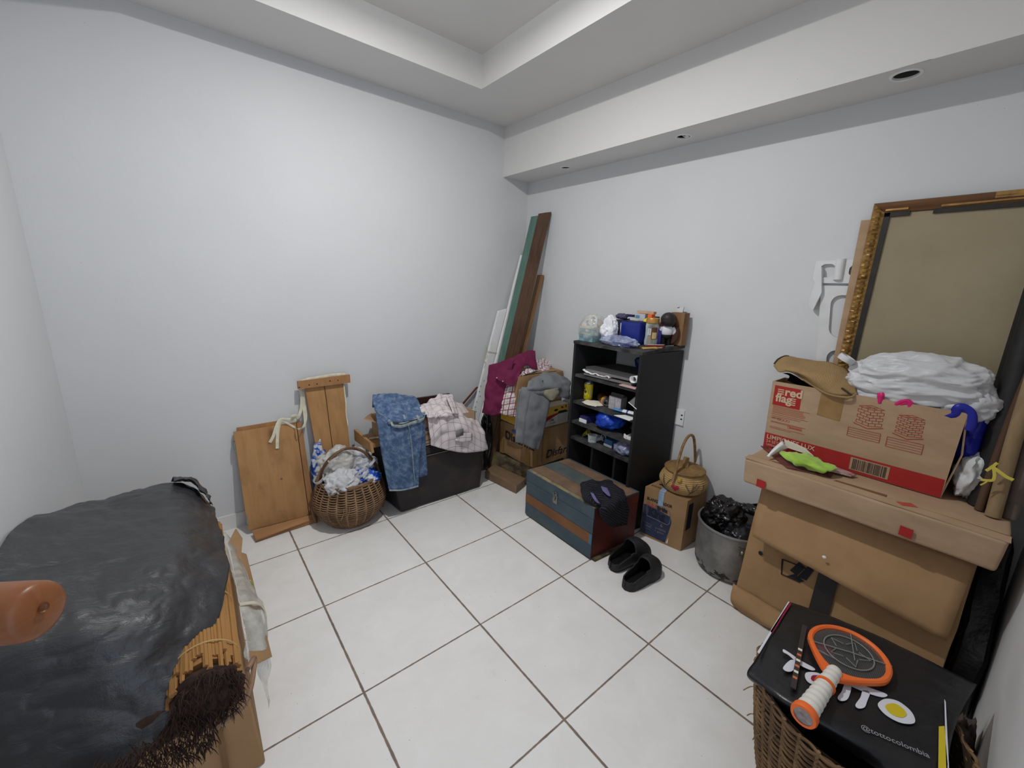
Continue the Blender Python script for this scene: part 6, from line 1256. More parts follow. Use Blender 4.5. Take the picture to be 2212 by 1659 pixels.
# magazines, paper cone, green cloth
MZ = FZ1+.0035
for k, (pts, m, lab) in enumerate(((((1648, 962), (1668, 958), (1720, 1000), (1800, 1026), (1795, 1032), (1700, 1012)), M('dark_magazine', S(70, 52, 50), S(140, 70, 66), rough=.45, ns=30), 'bottom magazine with a reddish edge lying on the long flat carton'), (((1676, 966), (1700, 950), (1790, 1000), (1850, 1027), (1838, 1030), (1720, 1000)), M('glossy_magazine', S(196, 186, 182), S(150, 90, 86), rough=.4, ns=24), 'glossy magazine under the lime green cloth on the long flat carton'))):
    b = MB(); z_ = MZ+.006*k; q = [UZ(x, y, z_) for x, y in pts]; q = [V((min(p.x, -.203), p.y, p.z)) for p in q]; b.poly(q[::-1], m, thick=(0, 0, .0045)); single('magazine', b, lab, 'magazine', 'magazines on the flat carton')
b = MB(); z_ = MZ+.013; A = UZ(1656, 986, z_); B = UZ(1697, 948, z_+.045); B.x = min(B.x, -.215); Cc = UZ(1702, 968, z_+.02); Cc.x = min(Cc.x, -.215); b.grid([[A, A+V((.002, -.004, .002)), A+V((0, -.008, 0))], [A.lerp(B, .5)+V((0, .004, 0)), A.lerp(Cc, .5)+V((-.014, 0, .02)), A.lerp(Cc, .55)], [B, B.lerp(Cc, .5)+V((-.016, 0, .008)), Cc]], PAPER, 10, 10); single('paper_cone', b, 'white sheet folded into a cone at the left end of the magazines', 'paper', solid=.001)
b = MB(); q = [UZ(1697, 948, .792), UZ(1716, 953, .79), UZ(1748, 962, .78), UZ(1762, 982, .756), UZ(1735, 975, .757), UZ(1704, 962, .76)]; q = [V((min(p.x, -.2), p.y, p.z)) for p in q]; b.poly(q, CREAM, thick=(.001, 0, .001)); single('cream_card', b, 'cream card leaning on the red printed carton behind the lime green cloth', 'card')
LIME = M('lime_green_fleece', S(150, 190, 66), S(172, 208, 92), rough=.9, spec=.1, ns=14, sheen=.3, bump=.3, bs=200)
lz = lambda x, y, z_: (lambda p: V((min(p.x, -.200), p.y, p.z)))(UZ(x, y, z_))
b = MB(); b.grid([[lz(1684, 980, .748), lz(1692, 976, .762), lz(1704, 978, .764), lz(1716, 984, .757)], [lz(1690, 986, .752), lz(1712, 986, .772), lz(1735, 982, .777), lz(1752, 986, .765)], [lz(1704, 996, .752), lz(1728, 996, .772), lz(1760, 994, .772), lz(1786, 1002, .757)], [lz(1728, 1006, .750), lz(1752, 1007, .766), lz(1776, 1007, .770), lz(1804, 1010, .760)], [lz(1764, 1014, .748), lz(1780, 1017, .758), lz(1794, 1018, .760), lz(1806, 1015, .756)]], LIME, 26, 26, wr=.006, ws=26, seed=3, fold=.010, fs=22); single('lime_cloth', b, 'lime green cloth crumpled on the magazines in front of the red printed carton', 'cloth', solid=.005)

# ------------------------------------------------------------------ gilt frame, card sheet and white plastic panel on the right wall
GOLD = M('old_gilt', S(178, 138, 74), S(112, 80, 42), rough=.42, metal=.4, spec=.5, ns=30, nd=6, lo=.3, hi=.75, bump=.3, bs=70)
GWOOD = wood('bare_frame_wood', S(126, 88, 56), S(98, 64, 42), S(60, 40, 30), ls=1.5, ws=14); BLINER = M('black_liner', S(34, 31, 28), S(48, 42, 36), rough=.5, ns=20); CANV = M('bare_hardboard', S(150, 138, 112), S(160, 148, 122), rough=.8, spec=.2, ns=3, bump=.08, bs=120)
fz0, fz1 = .735, 1.795; f_o = V((-.022, -2.160, fz0)); f_top = V((.024, -2.155, fz1)); fup = (f_top-f_o); fh = fup.length; fup.normalize(); fwd = V((0, -1, 0)); fwid = .510; fn = fwd.cross(fup).normalized(); fn = fn if fn.x < 0 else -fn
fp = lambda a, h, o=0.: f_o + fwd*a + fup*h + fn*o
t = thing('picture_frame', 'large worn gilt picture frame with a bare brown panel, leaning on the right wall', 'picture frame', (-.02, -2.42, fz0))
BWD = .040
def frame_bar(name, p0, p1, inn, m, carve=True):
    """moulding from p0 to p1 along the outer edge, inn = inward direction; carved scrolls as real relief"""
    b = MB(); L_ = (p1-p0).length; d = (p1-p0)/L_; n = max(8, int(L_/.0022)); prof = [(0, .0), (0, .012), (.006, .020), (.016, .025), (.026, .021), (.030, .014), (.034, .012), (BWD, .008), (BWD, .0)]
    rows = []
    for i in range(n+1):
        s_ = L_*i/n; row = []
        for k, (w_, h_) in enumerate(prof):
            e_ = 0
            if carve and 1 < k < 6: e_ = .0035*math.sin(s_*300 + (k-1)*(1.5 if math.sin(s_*70) > 0 else -1.5)) + .004*abs(math.sin(s_*70)) - .002
            s2 = s_ + (w_ if False else 0); mit = w_ * (1 - 2*(s_/L_)) if (s_ < w_ or s_ > L_-w_) else 0
            sc = min(max(s_, w_), L_-w_); row.append(b.bm.verts.new(p0 + d*sc + inn*w_ + fn*(h_+e_)))
        rows.append(row)
    for i in range(n):
        for k in range(len(prof)-1): b.face([rows[i][k], rows[i+1][k], rows[i+1][k+1], rows[i][k+1]], m, [(i/n*L_, prof[k][0]), ((i+1)/n*L_, prof[k][0]), ((i+1)/n*L_, prof[k+1][0]), (i/n*L_, prof[k+1][0])])
    return obj(name, b, t)
frame_bar('moulding', fp(0, 0), fp(0, fh), fwd, GOLD); frame_bar('moulding', fp(fwid, 0), fp(fwid, fh), -fwd, GOLD); frame_bar('moulding', fp(0, 0), fp(fwid, 0), fup, GOLD)
frame_bar('top_rail', fp(0, fh), fp(fwid, fh), -fup, GWOOD, carve=False)
b = MB(); b.bar(fp(.042, fh-.030, .016), fp(.11, fh-.030, .016), fup*.008, fn*.006, GOLD, sub=3, jit=.002); b.bar(fp(.20, fh-.031, .016), fp(.40, fh-.028, .016), fup*.009, fn*.006, GOLD, sub=3, jit=.002); b.bar(fp(.33, fh-.014, .022), fp(.45, fh-.012, .022), fup*.02, fn*.006, GOLD, sub=3, jit=.003); obj('gilt_remnant', b, t)
b = MB()
for p0, p1, w_ in ((fp(BWD+.008, BWD), fp(BWD+.008, fh-BWD), fwd), (fp(fwid-BWD-.008, BWD), fp(fwid-BWD-.008, fh-BWD), fwd), (fp(BWD, BWD+.008), fp(fwid-BWD, BWD+.008), fup), (fp(BWD, fh-BWD-.006), fp(.115, fh-BWD-.006), fup), (fp(.18, fh-BWD-.006), fp(.42, fh-BWD-.006), fup)): b.bar(p0+fn*.005, p1+fn*.005, w_*.018, fn*.008, BLINER)
obj('black_liner', b, t)
b = MB(); b.bar(fp(BWD+.016, fh*.5, -.002), fp(fwid-BWD-.016, fh*.5, -.002), fup*(fh-2*BWD-.004), fn*.006, CANV)
obj('backing_panel', b, t)
b = MB(); co = lambda a, h, o=0.: V((-.022, -2.148, .735)) + (fwd + V((0, 0, 0)))*a + (fup+V((0, .022, 0)))*h + fn*o
b.bar(co(0, .50, -.009), co(.42, .50, -.009), (co(0, 1.005)-co(0, 0)), fn*.006, CARD); single('cardboard_sheet', b, 'flat cardboard sheet standing behind the gilt frame, its left edge showing', 'cardboard')
# white plastic panel with rounded openings
WPL = M('white_plastic', S(226, 226, 226), S(214, 214, 213), rough=.4, ns=6); wp = lambda y, z_, o=0.: V((wx(-2.05)-.012-o-.0*(1.58-z_), y, z_))
def wq(x, y): p = UX(x, y, wx(-2.05)-.03); return (p.y, p.z)
t = thing('white_plastic_panel', 'white moulded plastic panel with rounded openings, propped on the right wall left of the frame', 'panel', (.02, -2.10, .73))
yl = lambda z_: -2.000 - .052*(1.585-z_)/.45 if z_ > .7 else -2.1
def rrect(y0, y1, z0, z1, r, n=6):
    pts = []
    for (cy, cz, a0_) in ((y0+r, z0+r, PI), (y1-r, z0+r, 1.5*PI), (y1-r, z1-r, 0), (y0+r, z1-r, .5*PI)):
        for k in range(n+1): a = a0_+PI/2*k/n; pts.append((cy+r*math.cos(a), cz+r*math.sin(a)))
    return pts
def plate(b, outer, holes, x0, th_, m):
    """flat plate with rounded openings, through thickness th_ (towards the room)"""
    bm = bmesh.new()
    def loop(pts): vs = [bm.verts.new((x0-th_, y, z_)) for y, z_ in pts]; return [bm.edges.new((vs[i], vs[(i+1) % len(vs)])) for i in range(len(vs))]
    es = loop(outer)
    for h_ in holes: es += loop(h_)
    bmesh.ops.triangle_fill(bm, edges=es, use_beauty=True); fs_x = bm.faces[:]
    r_ = bmesh.ops.extrude_face_region(bm, geom=fs_x); vs = [g_ for g_ in r_['geom'] if isinstance(g_, bmesh.types.BMVert)]
    for v in vs: v.co.x += th_
    bmesh.ops.recalc_face_normals(bm, faces=bm.faces[:]); b.merge(bm, m)
sk = lambda pts: [(y - .115*(1.585-z_), z_) for y, z_ in pts]       # the panel leans sideways a little
b = MB(); plate(b, sk([(-2.45, .735), (-2.016, .735), (-2.016, 1.47), (-2.45, 1.47)]), [sk(rrect(-2.20, -2.055, 1.245, 1.43, .04)), sk(rrect(-2.20, -2.055, 1.0, 1.19, .04)), sk(rrect(-2.20, -2.055, .78, .95, .04))], .041, .014, WPL); obj('grid', b, t)
b = MB(); plate(b, [(-2.45, 1.48), (-2.004, 1.48), (-1.992, 1.500), (-1.992, 1.575), (-2.45, 1.588)], [rrect(-2.068, -2.012, 1.505, 1.562, .02), rrect(-2.30, -2.118, 1.512, 1.556, .016)], .041, .018, WPL)
b.tube([(.024, -2.086, 1.495), (.024, -2.083, 1.582)], .018, WPL, n=16); obj('top_rail', b, t)
b = MB(); plate(b, [(-2.022, 1.36), (-2.004, 1.375), (-1.998, 1.40), (-2.008, 1.48), (-1.996, 1.55), (-2.02, 1.55), (-2.04, 1.44)], [], .040, .032, WPL); obj('side_bracket', b, t)

# ------------------------------------------------------------------ rolled canvases at the far right
RC = lambda x, y, X: UX(x, y, X)
def roll(label, p0, p1, r, m, end=None):
    t = thing('rolled_canvas', label, 'rolled canvas', p0, 'rolls tied with yellow ribbon'); b = MB(); d = (V(p1)-V(p0)).normalized()
    b.tube(spline([p0, V(p0).lerp(V(p1), .5)+V((0, .004, 0)), p1], 20), r, m, n=18); obj('roll', b, t)
    s_ = d.orthogonal().normalized(); s2 = d.cross(s_); b = MB(); sp = [V(p1)+d*.001+(s_*math.cos(k*.45)+s2*math.sin(k*.45))*r*(.2+.75*k/40) for k in range(41)]; b.tube(sp, r*.05, CARD_IN, n=4); obj('spiral_edge', b, t)
R1 = M('black_roll', S(30, 28, 28), S(40, 38, 38), rough=.6, ns=8); R2 = M('beige_roll', S(150, 128, 96), S(126, 104, 76), rough=.8, ns=10, stretch=(2, 2, .5)); R3 = M('grey_brown_roll', S(110, 98, 90), S(84, 74, 68), rough=.8, ns=10)
zf = FZ1+.004
roll('thick black roll in front of the gilt frame right edge', V((-.15, -2.672, zf)), V((-.035, -2.652, 1.56)), .036, R1)
roll('beige roll right of the thick black roll, tied with yellow ribbon', V((-.225, -2.700, zf)), V((-.12, -2.688, 1.36)), .019, R2)
roll('grey-brown roll beside the beige roll at the right edge', V((-.19, -2.735, zf)), V((-.10, -2.722, 1.30)), .020, R3)
roll('slim dark brown roll between the black and beige rolls', V((-.20, -2.668, zf)), V((-.095, -2.682, 1.30)), .012, M('brown_roll', S(86, 62, 46), rough=.8))
b = MB(); yr = lambda x, y: UX(x, y, -.255)
YR = M('yellow_ribbon', S(206, 190, 80), rough=.6); b.tube(spline([yr(2118, 1036), yr(2135, 1038), yr(2146, 1036), yr(2148, 1022), yr(2144, 1010), yr(2130, 1017)], 24), .0045, YR, n=6, flat=(.35, 1, (1, 0, 0), 1)); b.tube(spline([yr(2140, 1006), yr(2160, 1020), yr(2174, 1030), yr(2189, 1037)], 16), .0055, YR, n=6, flat=(.35, 1, (1, 0, 0), 1)); b.tube(spline([yr(2144, 1010), yr(2150, 1003), yr(2155, 1000)], 8), .0045, YR, n=6, flat=(.35, 1, (1, 0, 0), 1)); b.tube(spline([yr(2118, 1048), yr(2128, 1043), yr(2138, 1036)], 8), .0022, YR, n=5)
single('yellow_ribbon', b, 'yellow ribbon knotted round the canvas rolls at the right edge', 'ribbon')
b = MB(); b.hexa([(-.36, -2.715, .002), (-.36, -2.79, .002), (.03, -2.79, .002), (.03, -2.715, .002), (-.20, -2.712, .33), (-.22, -2.785, .33), (.03, -2.785, .60), (.03, -2.712, .60)], BLACKBAG, bev=.02, sub=6, jit=.012, seed=41); single('black_wedge', b, 'black wedge filling the gap between the big carton and the near right wall', 'sack', angle=70)  # black wedge put in to fill the dark gap beside the carton

# ------------------------------------------------------------------ wicker hamper with the black shopping bag, swatter
HC = V((-.985, -2.555, 0)); HR = M('dull_brown_wicker', S(122, 94, 62), S(84, 62, 42), rough=.75, ns=12, nd=5, bump=.3, bs=200, bd=.001); HS = M('pale_reed', S(140, 112, 78), S(104, 80, 54), rough=.75, ns=12)
def hprof(t_): return .150 + .070*t_**.7, .012 + t_*.375
t = thing('wicker_hamper', 'round brown wicker hamper in the near right corner, covered by a black shopping bag', 'basket', HC)
b = MB(); weave(b, HC, hprof, 44, 34, .0046, .0062, HR, jit=.004, seed=4, stake_m=HS); obj('body', b, t)
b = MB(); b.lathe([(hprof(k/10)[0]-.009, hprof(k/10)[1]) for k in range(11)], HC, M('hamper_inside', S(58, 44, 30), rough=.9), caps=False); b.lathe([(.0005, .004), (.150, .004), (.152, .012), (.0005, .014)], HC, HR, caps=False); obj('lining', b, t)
b = MB(); rnd = random.Random(9)
for k in range(12):
    a = rnd.uniform(1.2, 3.6); s_ = rnd.uniform(.35, .95); r_, z_ = hprof(s_); p = HC+V(((r_+.004)*math.cos(a), (r_+.004)*math.sin(a), z_)); d = V((math.cos(a), math.sin(a), 0)); b.tube(spline([p, p+d*.012+V((0, 0, -.006)), p+d*rnd.uniform(.018, .03)+V((rnd.uniform(-.01, .01), 0, rnd.uniform(-.03, -.005)))], 8), .0016, HS, n=4)
obj('loose_reed', b, t)
ZB = .402
BAGB = M('black_shopping_bag', S(24, 24, 26), S(34, 34, 36), rough=.32, spec=.5, ns=5, bump=.5, bs=14, bd=.006, bdet=5); BW_ = M('bag_white_print', S(214, 214, 222), rough=.5); BY_ = M('bag_yellow_print', S(208, 186, 40), rough=.5); BR_ = M('bag_crimson_print', S(140, 26, 60), rough=.5)
zb = lambda x, y, z_=ZB: UZ(x, y, z_)
def bagz(p): return ZB
t = thing('black_shopping_bag', 'black plastic shopping bag with white lettering, lying flat over the wicker hamper', 'shopping bag', HC+V((0, 0, .39)))
b = MB(); edge = [[zb(1705, 1300, .405), zb(1790, 1330, .410), zb(1900, 1375, .412), zb(2010, 1430, .410), zb(2110, 1480, .40)], [zb(1662, 1375, .402), zb(1760, 1410, .410), zb(1880, 1450, .412), zb(1990, 1495, .410), zb(2075, 1540, .405)], [zb(1632, 1425, .39), zb(1720, 1475, .408), zb(1840, 1520, .412), zb(1955, 1560, .410), zb(2055, 1600, .407)], [zb(1614, 1458, .375), zb(1700, 1518, .402), zb(1810, 1575, .409), zb(1930, 1625, .409), zb(2048, 1660, .407)], [zb(1640, 1482, .335), zb(1715, 1545, .345), zb(1815, 1610, .36), zb(1925, 1680, .375), zb(2050, 1740, .39)]]
b.grid(edge, BAGB, 60, 60, wr=.002, ws=9, seed=5, crk=.0022, cs=9); obj('body', b, t, solid=.003)
PZ = .4165
pzq = lambda pts, m, o=0.: b.poly([UZ(x, y, PZ+o) for x, y in pts][::-1], m, thick=(0, 0, -.0008))
def blobpoly(pts, m, o=0., n=40): b.poly([p for p in spline([UZ(x, y, PZ+o) for x, y in pts], n, True)][::-1], m, thick=(0, 0, -.0008))
b = MB(); bt = lambda x, y: (1580+x/3.4636, 1180+y/3.4636)
blobpoly([bt(*q) for q in ((390, 770), (440, 800), (520, 855), (610, 905), (625, 925), (590, 925), (510, 885), (430, 815), (388, 790))], BW_); blobpoly([bt(*q) for q in ((445, 850), (500, 870), (465, 925), (430, 938), (395, 925), (390, 900))], BW_)
blobpoly([bt(*q) for q in ((560, 945), (640, 945), (700, 980), (690, 1030), (600, 1030), (555, 990))], BW_); blobpoly([bt(*q) for q in ((610, 965), (660, 970), (670, 1005), (620, 1010), (595, 990))], BR_, .0012)
blobpoly([bt(*q) for q in ((800, 985), (900, 1010), (1040, 1060), (1150, 1100), (1165, 1120), (1120, 1128), (1010, 1095), (880, 1040), (800, 1010))], BW_)
blobpoly([bt(*q) for q in ((850, 1025), (895, 1045), (885, 1110), (860, 1150), (815, 1155), (795, 1130), (825, 1085))], BW_); blobpoly([bt(*q) for q in ((985, 1075), (1035, 1095), (1015, 1160), (995, 1205), (950, 1212), (928, 1185), (965, 1130))], BW_)
blobpoly([bt(*q) for q in ((1105, 1165), (1160, 1140), (1250, 1160), (1340, 1230), (1375, 1300), (1350, 1328), (1260, 1318), (1160, 1265), (1100, 1200))], BW_); blobpoly([bt(*q) for q in ((1160, 1185), (1220, 1175), (1285, 1215), (1310, 1260), (1270, 1280), (1200, 1255), (1155, 1210))], BY_, .0012)
obj('lettering', b, t)
b = MB(); q0, q1 = UZ(*bt(970, 1365), PZ), UZ(*bt(1260, 1490), PZ); b.text('@tottocolombia', .019, q0, (q1-q0), nz.cross(q1-q0), M('faint_white_print', S(150, 150, 154), rough=.5), off=.0005, sx=.95)
obj('small_print', b, t)
b = MB(); pzq(((1705, 1301), (1710, 1304), (1668, 1368), (1664, 1364)), BR_, -.004); pzq(((1703, 1299), (1706, 1301), (1640, 1412), (1636, 1408)), BW_, -.004); obj('edge_print', b, t)
b = MB(); pzq(((2040, 1510), (2043, 1516), (2050, 1659), (2047, 1720), (2044, 1660)), BW_, -.001); pzq(((2028, 1569), (2040, 1568), (2047, 1650), (2046, 1720), (2026, 1720)), BY_, -.001); obj('side_print', b, t)
# insect swatter
SW_Z = .4345
t = thing('electric_swatter', 'orange electric insect swatter with a white ribbed handle, lying on the black shopping bag', 'swatter', (-.95, -2.5, .42))
ORG = M('orange_abs', S(232, 104, 44), S(238, 116, 54), rough=.45, ns=5); IVR = M('ivory_plastic', S(222, 218, 208), rough=.45)
hcen = UZ(1832, 1411, SW_Z); hend = UZ(1736, 1546, SW_Z+.006); ax_ = (hcen-hend); ax_.z = 0; ax_.normalize(); sd_ = V((-ax_.y, ax_.x, 0))
hp = lambda a, s_, z_=0.: hcen + ax_*a + sd_*s_ + V((0, 0, z_))
def outline(g_, n=60):
    pts = []
    for k in range(n):
        a = 2*PI*k/n; r1, r2 = .105-g_, .094-g_; x, y = r1*math.cos(a), r2*math.sin(a)
        if math.cos(a) < -.35: f = (-math.cos(a)-.35)/.65; x -= .030*f*(1 if g_ < .005 else .25); y *= 1-.42*f*(1 if g_ < .005 else .5)
        pts.append((x, y))
    return pts
b = MB(); O_, I_ = outline(0), outline(.014); n = len(O_)
lay = [[b.bm.verts.new(hp(x, y, z_)) for x, y in P_] for P_, z_ in ((O_, -.006), (O_, .004), (outline(.004), .008), (outline(.010), .008), (I_, .004), (I_, -.006))]
for i in range(6):
    for k in range(n): b.face([lay[i][k], lay[i][(k+1) % n], lay[(i+1) % 6][(k+1) % n], lay[(i+1) % 6][k]], ORG)
obj('head_frame', b, t)
def mesh_mat():
    t = NT('fine_wire_mesh'); tc = t.n('ShaderNodeTexCoord'); sp = t.n('ShaderNodeSeparateXYZ'); t.l(tc.outputs['Object'], sp.inputs[0])
    a = t.math('LESS_THAN', t.math('PINGPONG', sp.outputs[0], .0016), .0005); c = t.math('LESS_THAN', t.math('PINGPONG', sp.outputs[1], .0016), .0005)
    tr = t.n('ShaderNodeBsdfTransparent'); mx = t.n('ShaderNodeMixShader'); t.l(t.math('MAXIMUM', a, c), mx.inputs[0]); t.set(Base_Color=S(120, 122, 120), Metallic=.6, Roughness=.5); t.l(tr.outputs[0], mx.inputs[1]); t.l(t.b.outputs[0], mx.inputs[2]); t.l(mx.outputs[0], t.out.inputs[0]); return t.m
b = MB(); b.poly([hp(x, y, .001) for x, y in outline(.013)], mesh_mat()); obj('wire_mesh', b, t)
RIB = M('grey_guard_rib', S(128, 132, 126), rough=.5); b = MB()
b.tube([hp(.062*math.cos(a), .056*math.sin(a), .005) for a in [2*PI*k/40 for k in range(40)]], .0017, RIB, n=5, closed=True); b.tube([hp(-.05, .082, .005), hp(.0, 0, .006), hp(.045, -.085, .005)], .0017, RIB, n=5); b.tube([hp(-.02, -.02, .005), hp(.09, .02, .005)], .0014, RIB, n=5)
for k in range(5):
    a = 2*PI*k/5; p, q, r = [hp(R_*math.cos(a+d), R_*.9*math.sin(a+d), .005) for R_, d in ((.03, -.5), (.054, 0), (.03, .5))]; b.tube([p, q, r], .0014, RIB, n=5)
obj('guard_ribs', b, t)
hl = (hcen-hend); 
hx = lambda d, z_=0.: hend + ax_*d + V((0, 0, z_))
Lh = (hp(-.118, 0)-hend).dot(ax_)
rot = V((0, 0, 1)).rotation_difference(ax_).to_matrix(); prof = []
for k in range(44):
    s_ = k/43; prof.append(((.0245-.0075*s_) - .0022*abs(math.sin(s_*9.5*PI))**3, .012+s_*Lh))
b = MB(); b.lathe(prof, hx(0), IVR, n=32, rot=rot); obj('grip', b, t)
b = MB(); b.lathe([(.0165, Lh*.66), (.0225, Lh*.665), (.0225, Lh*.70), (.0165, Lh*.705)], hx(0), ORG, n=32, rot=rot, caps=False); obj('orange_band', b, t)
b = MB(); b.lathe([(.020, -.004), (.0265, -.004), (.0285, .002), (.0275, .014), (.020, .016)], hx(0), ORG, n=32, rot=rot, caps=False); obj('end_ring', b, t)
b = MB(); b.lathe([(.0005, -.001), (.0205, -.002)], hx(0), M('grey_end_cap', S(176, 164, 162), S(130, 116, 114), rough=.5, ns=60), n=32, rot=rot, caps=False); obj('end_cap', b, t)
b = MB(); p = hp(-.065, .02, -.010); b.poly([UZ(1757, 1392, .421), UZ(1780, 1388, .421), UZ(1806, 1412, .421), UZ(1800, 1420, .421), UZ(1780, 1410, .421)], BR_); b.tube([UZ(1760, 1400, .4215), UZ(1802, 1422, .4215)], .002, BW_, n=4); obj('label', b, t)
b = MB(); s0, s1 = UZ(1738, 1351, .424), UZ(1713, 1487, .424); b.bar(s0, s1, (s1-s0).cross(nz).normalized()*.012, (0, 0, .003), M('dark_packet', S(60, 52, 52), rough=.4)); d_ = s1-s0
for k in range(6): b.bar(s0+d_*(.42+.085*k)+V((0, 0, .002)), s0+d_*(.45+.085*k)+V((0, 0, .002)), d_.cross(nz).normalized()*.010, (0, 0, .0008), M('packet_orange', S(200, 110, 70), rough=.5) if k % 2 else CREAM)
single('incense_packet', b, 'slim dark incense packet lying left of the swatter on the black shopping bag', 'packet')
bag('grey_rag', 'grey-brown rag bunched on the floor at the near right wall', (-.60, -2.765, .12), (.06, .03, .12), M('grey_brown_rag', S(96, 86, 80), S(70, 62, 58), rough=.9, ns=20), 171, amp=.35, floor=.003, sub=4, cat='rag')

# ------------------------------------------------------------------ left foreground: carton, straw blind roll, black plastic, clear bag
t = thing('storage_carton', 'brown carton in the left foreground under the black plastic and the straw roll', 'box', (-2.43, -1.15, 0))
b = MB(); b.hexa([(-2.655, -1.47, .002), (-2.205, -1.47, .002), (-2.19, -.74, .002), (-2.655, -.74, .002), (-2.655, -1.475, .335), (-2.225, -1.475, .335), (-2.20, -.745, .335), (-2.655, -.745, .335)], CARD_D, bev=.006, sub=5, jit=.006, seed=51)
b.quad(V((-2.30, -1.478, .05)), (1, 0, 0), nz, .012, .20, CARD_IN, off=.006); obj('body', b, t)
b = MB(); b.poly([V((-2.203, -1.44, .335)), V((-2.195, -.78, .335)), V((-2.145, -.80, .30)), V((-2.150, -1.40, .30))], CARD_D, thick=(.002, 0, -.004)); obj('side_flap', b, t)
b = MB(); b.poly([V((-2.18, -.90, .30)), V((-2.150, -.74, .34)), V((-2.165, -.70, .37)), V((-2.20, -.78, .36))], CARD_D, thick=(.004, 0, 0)); obj('torn_corner', b, t)
STRW = wood('dry_straw', S(186, 140, 82), S(140, 96, 52), S(82, 54, 30), ls=2, ws=60, rough=.8); FIB = M('dark_palm_fibre', S(44, 32, 28), S(66, 46, 36), rough=.95, ns=40)
t = thing('straw_roll', 'rolled straw mat with dark fibrous core lying on the left carton under black plastic', 'straw roll', (-2.30, -1.1, .34))
p0, p1 = V((-2.305, -1.545, .415)), V((-2.285, -.72, .405)); dr = (p1-p0).normalized(); rs = V((0, 0, 1)).cross(dr).normalized(); rz_ = dr.cross(rs)
b = MB(); rnd = random.Random(3)
for k in range(56):
    a = 2*PI*k/56; R_ = .070+rnd.uniform(-.004, .004); o = (rs*math.cos(a)+rz_*math.sin(a))*R_; j_ = rnd.uniform(-.03, .03)
    b.tube(spline([p0+o+dr*(.02+j_), p0.lerp(p1, .35)+o*1.02+rs*rnd.uniform(-.003, .003), p0.lerp(p1, .7)+o, p1+o+dr*j_], 14), rnd.uniform(.0045, .007), STRW, n=5)
b.tube([p0+dr*.03, p1], .066, STRW, n=20); obj('straw_bundle', b, t)
b = MB()
for s_ in (.10, .38, .66): b.tube([p0.lerp(p1, s_)+(rs*math.cos(a)+rz_*math.sin(a))*.078 for a in [2*PI*k/30 for k in range(30)]], .0022, M('twine', S(190, 156, 104), rough=.9) if not bpy.data.materials.get('twine') else bpy.data.materials['twine'], n=5, closed=True)
obj('twine_binding', b, t)
b = MB(); rnd = random.Random(7)
b.blob((-2.30, -1.552, .415), (.072, .03, .070), FIB, seed=12, amp=.25, sub=4); b.blob((-2.40, -1.515, .36), (.11, .028, .055), FIB, seed=15, amp=.2, sub=4)
for k in range(1500):
    f_ = rnd.random()
    if f_ < .45: a = rnd.uniform(0, 2*PI); r_ = .074*math.sqrt(rnd.random()); c_ = V((-2.30+r_*math.cos(a), -1.568+rnd.uniform(-.01, .01), .415+r_*math.sin(a)))
    else: c_ = V((rnd.uniform(-2.60, -2.30), -1.578+rnd.uniform(-.015, .01), .355+rnd.uniform(-.065, .045)))
    d = V((rnd.uniform(-.8, .8), -.8, rnd.uniform(-1., .4))).normalized(); L_ = rnd.uniform(.012, .034)
    b.tube([c_, c_+d*L_*.6, c_+d*L_+V((0, 0, -.008))], [.0015, .0012, .0004], FIB, n=3, caps=False)
obj('fibre_core', b, t)
b = MB(); b.tube(spline([V((-2.215, -1.50, .385)), V((-2.195, -1.46, .37)), V((-2.23, -1.56, .345)), V((-2.30, -1.585, .335))], 20), .007, M('peeled_twig', S(150, 120, 96), S(120, 92, 70), rough=.8, ns=20), n=7); single('peeled_twig', b, 'pale bent twig sticking out beside the straw roll end', 'twig')
def black_sheet_mat():
    t = NT('black_plastic_sheet'); t.set(Base_Color=S(54, 54, 56), Roughness=.36); t.b.inputs['Specular IOR Level'].default_value = .55
    n1 = t.noise(t.coord('Object', (5, 15, 9), (0, 0, .5)), 1.6, 7, .66, .7); n2 = t.noise(t.coord('Object', (14, 9, 9), (0, 0, -.5)), 2.2, 5, .6, .5)
    t.bump(t.math('ADD', n1, t.math('MULTIPLY', n2, .15)), .55, .012); return t.m
BSH = black_sheet_mat()
g3 = lambda x, y, z_: UZ(x, y, z_)
t = thing('black_plastic_sheet', 'big black plastic sack draped over the bulky pile in the left foreground', 'plastic sheet', (-2.45, -1.0, .34))
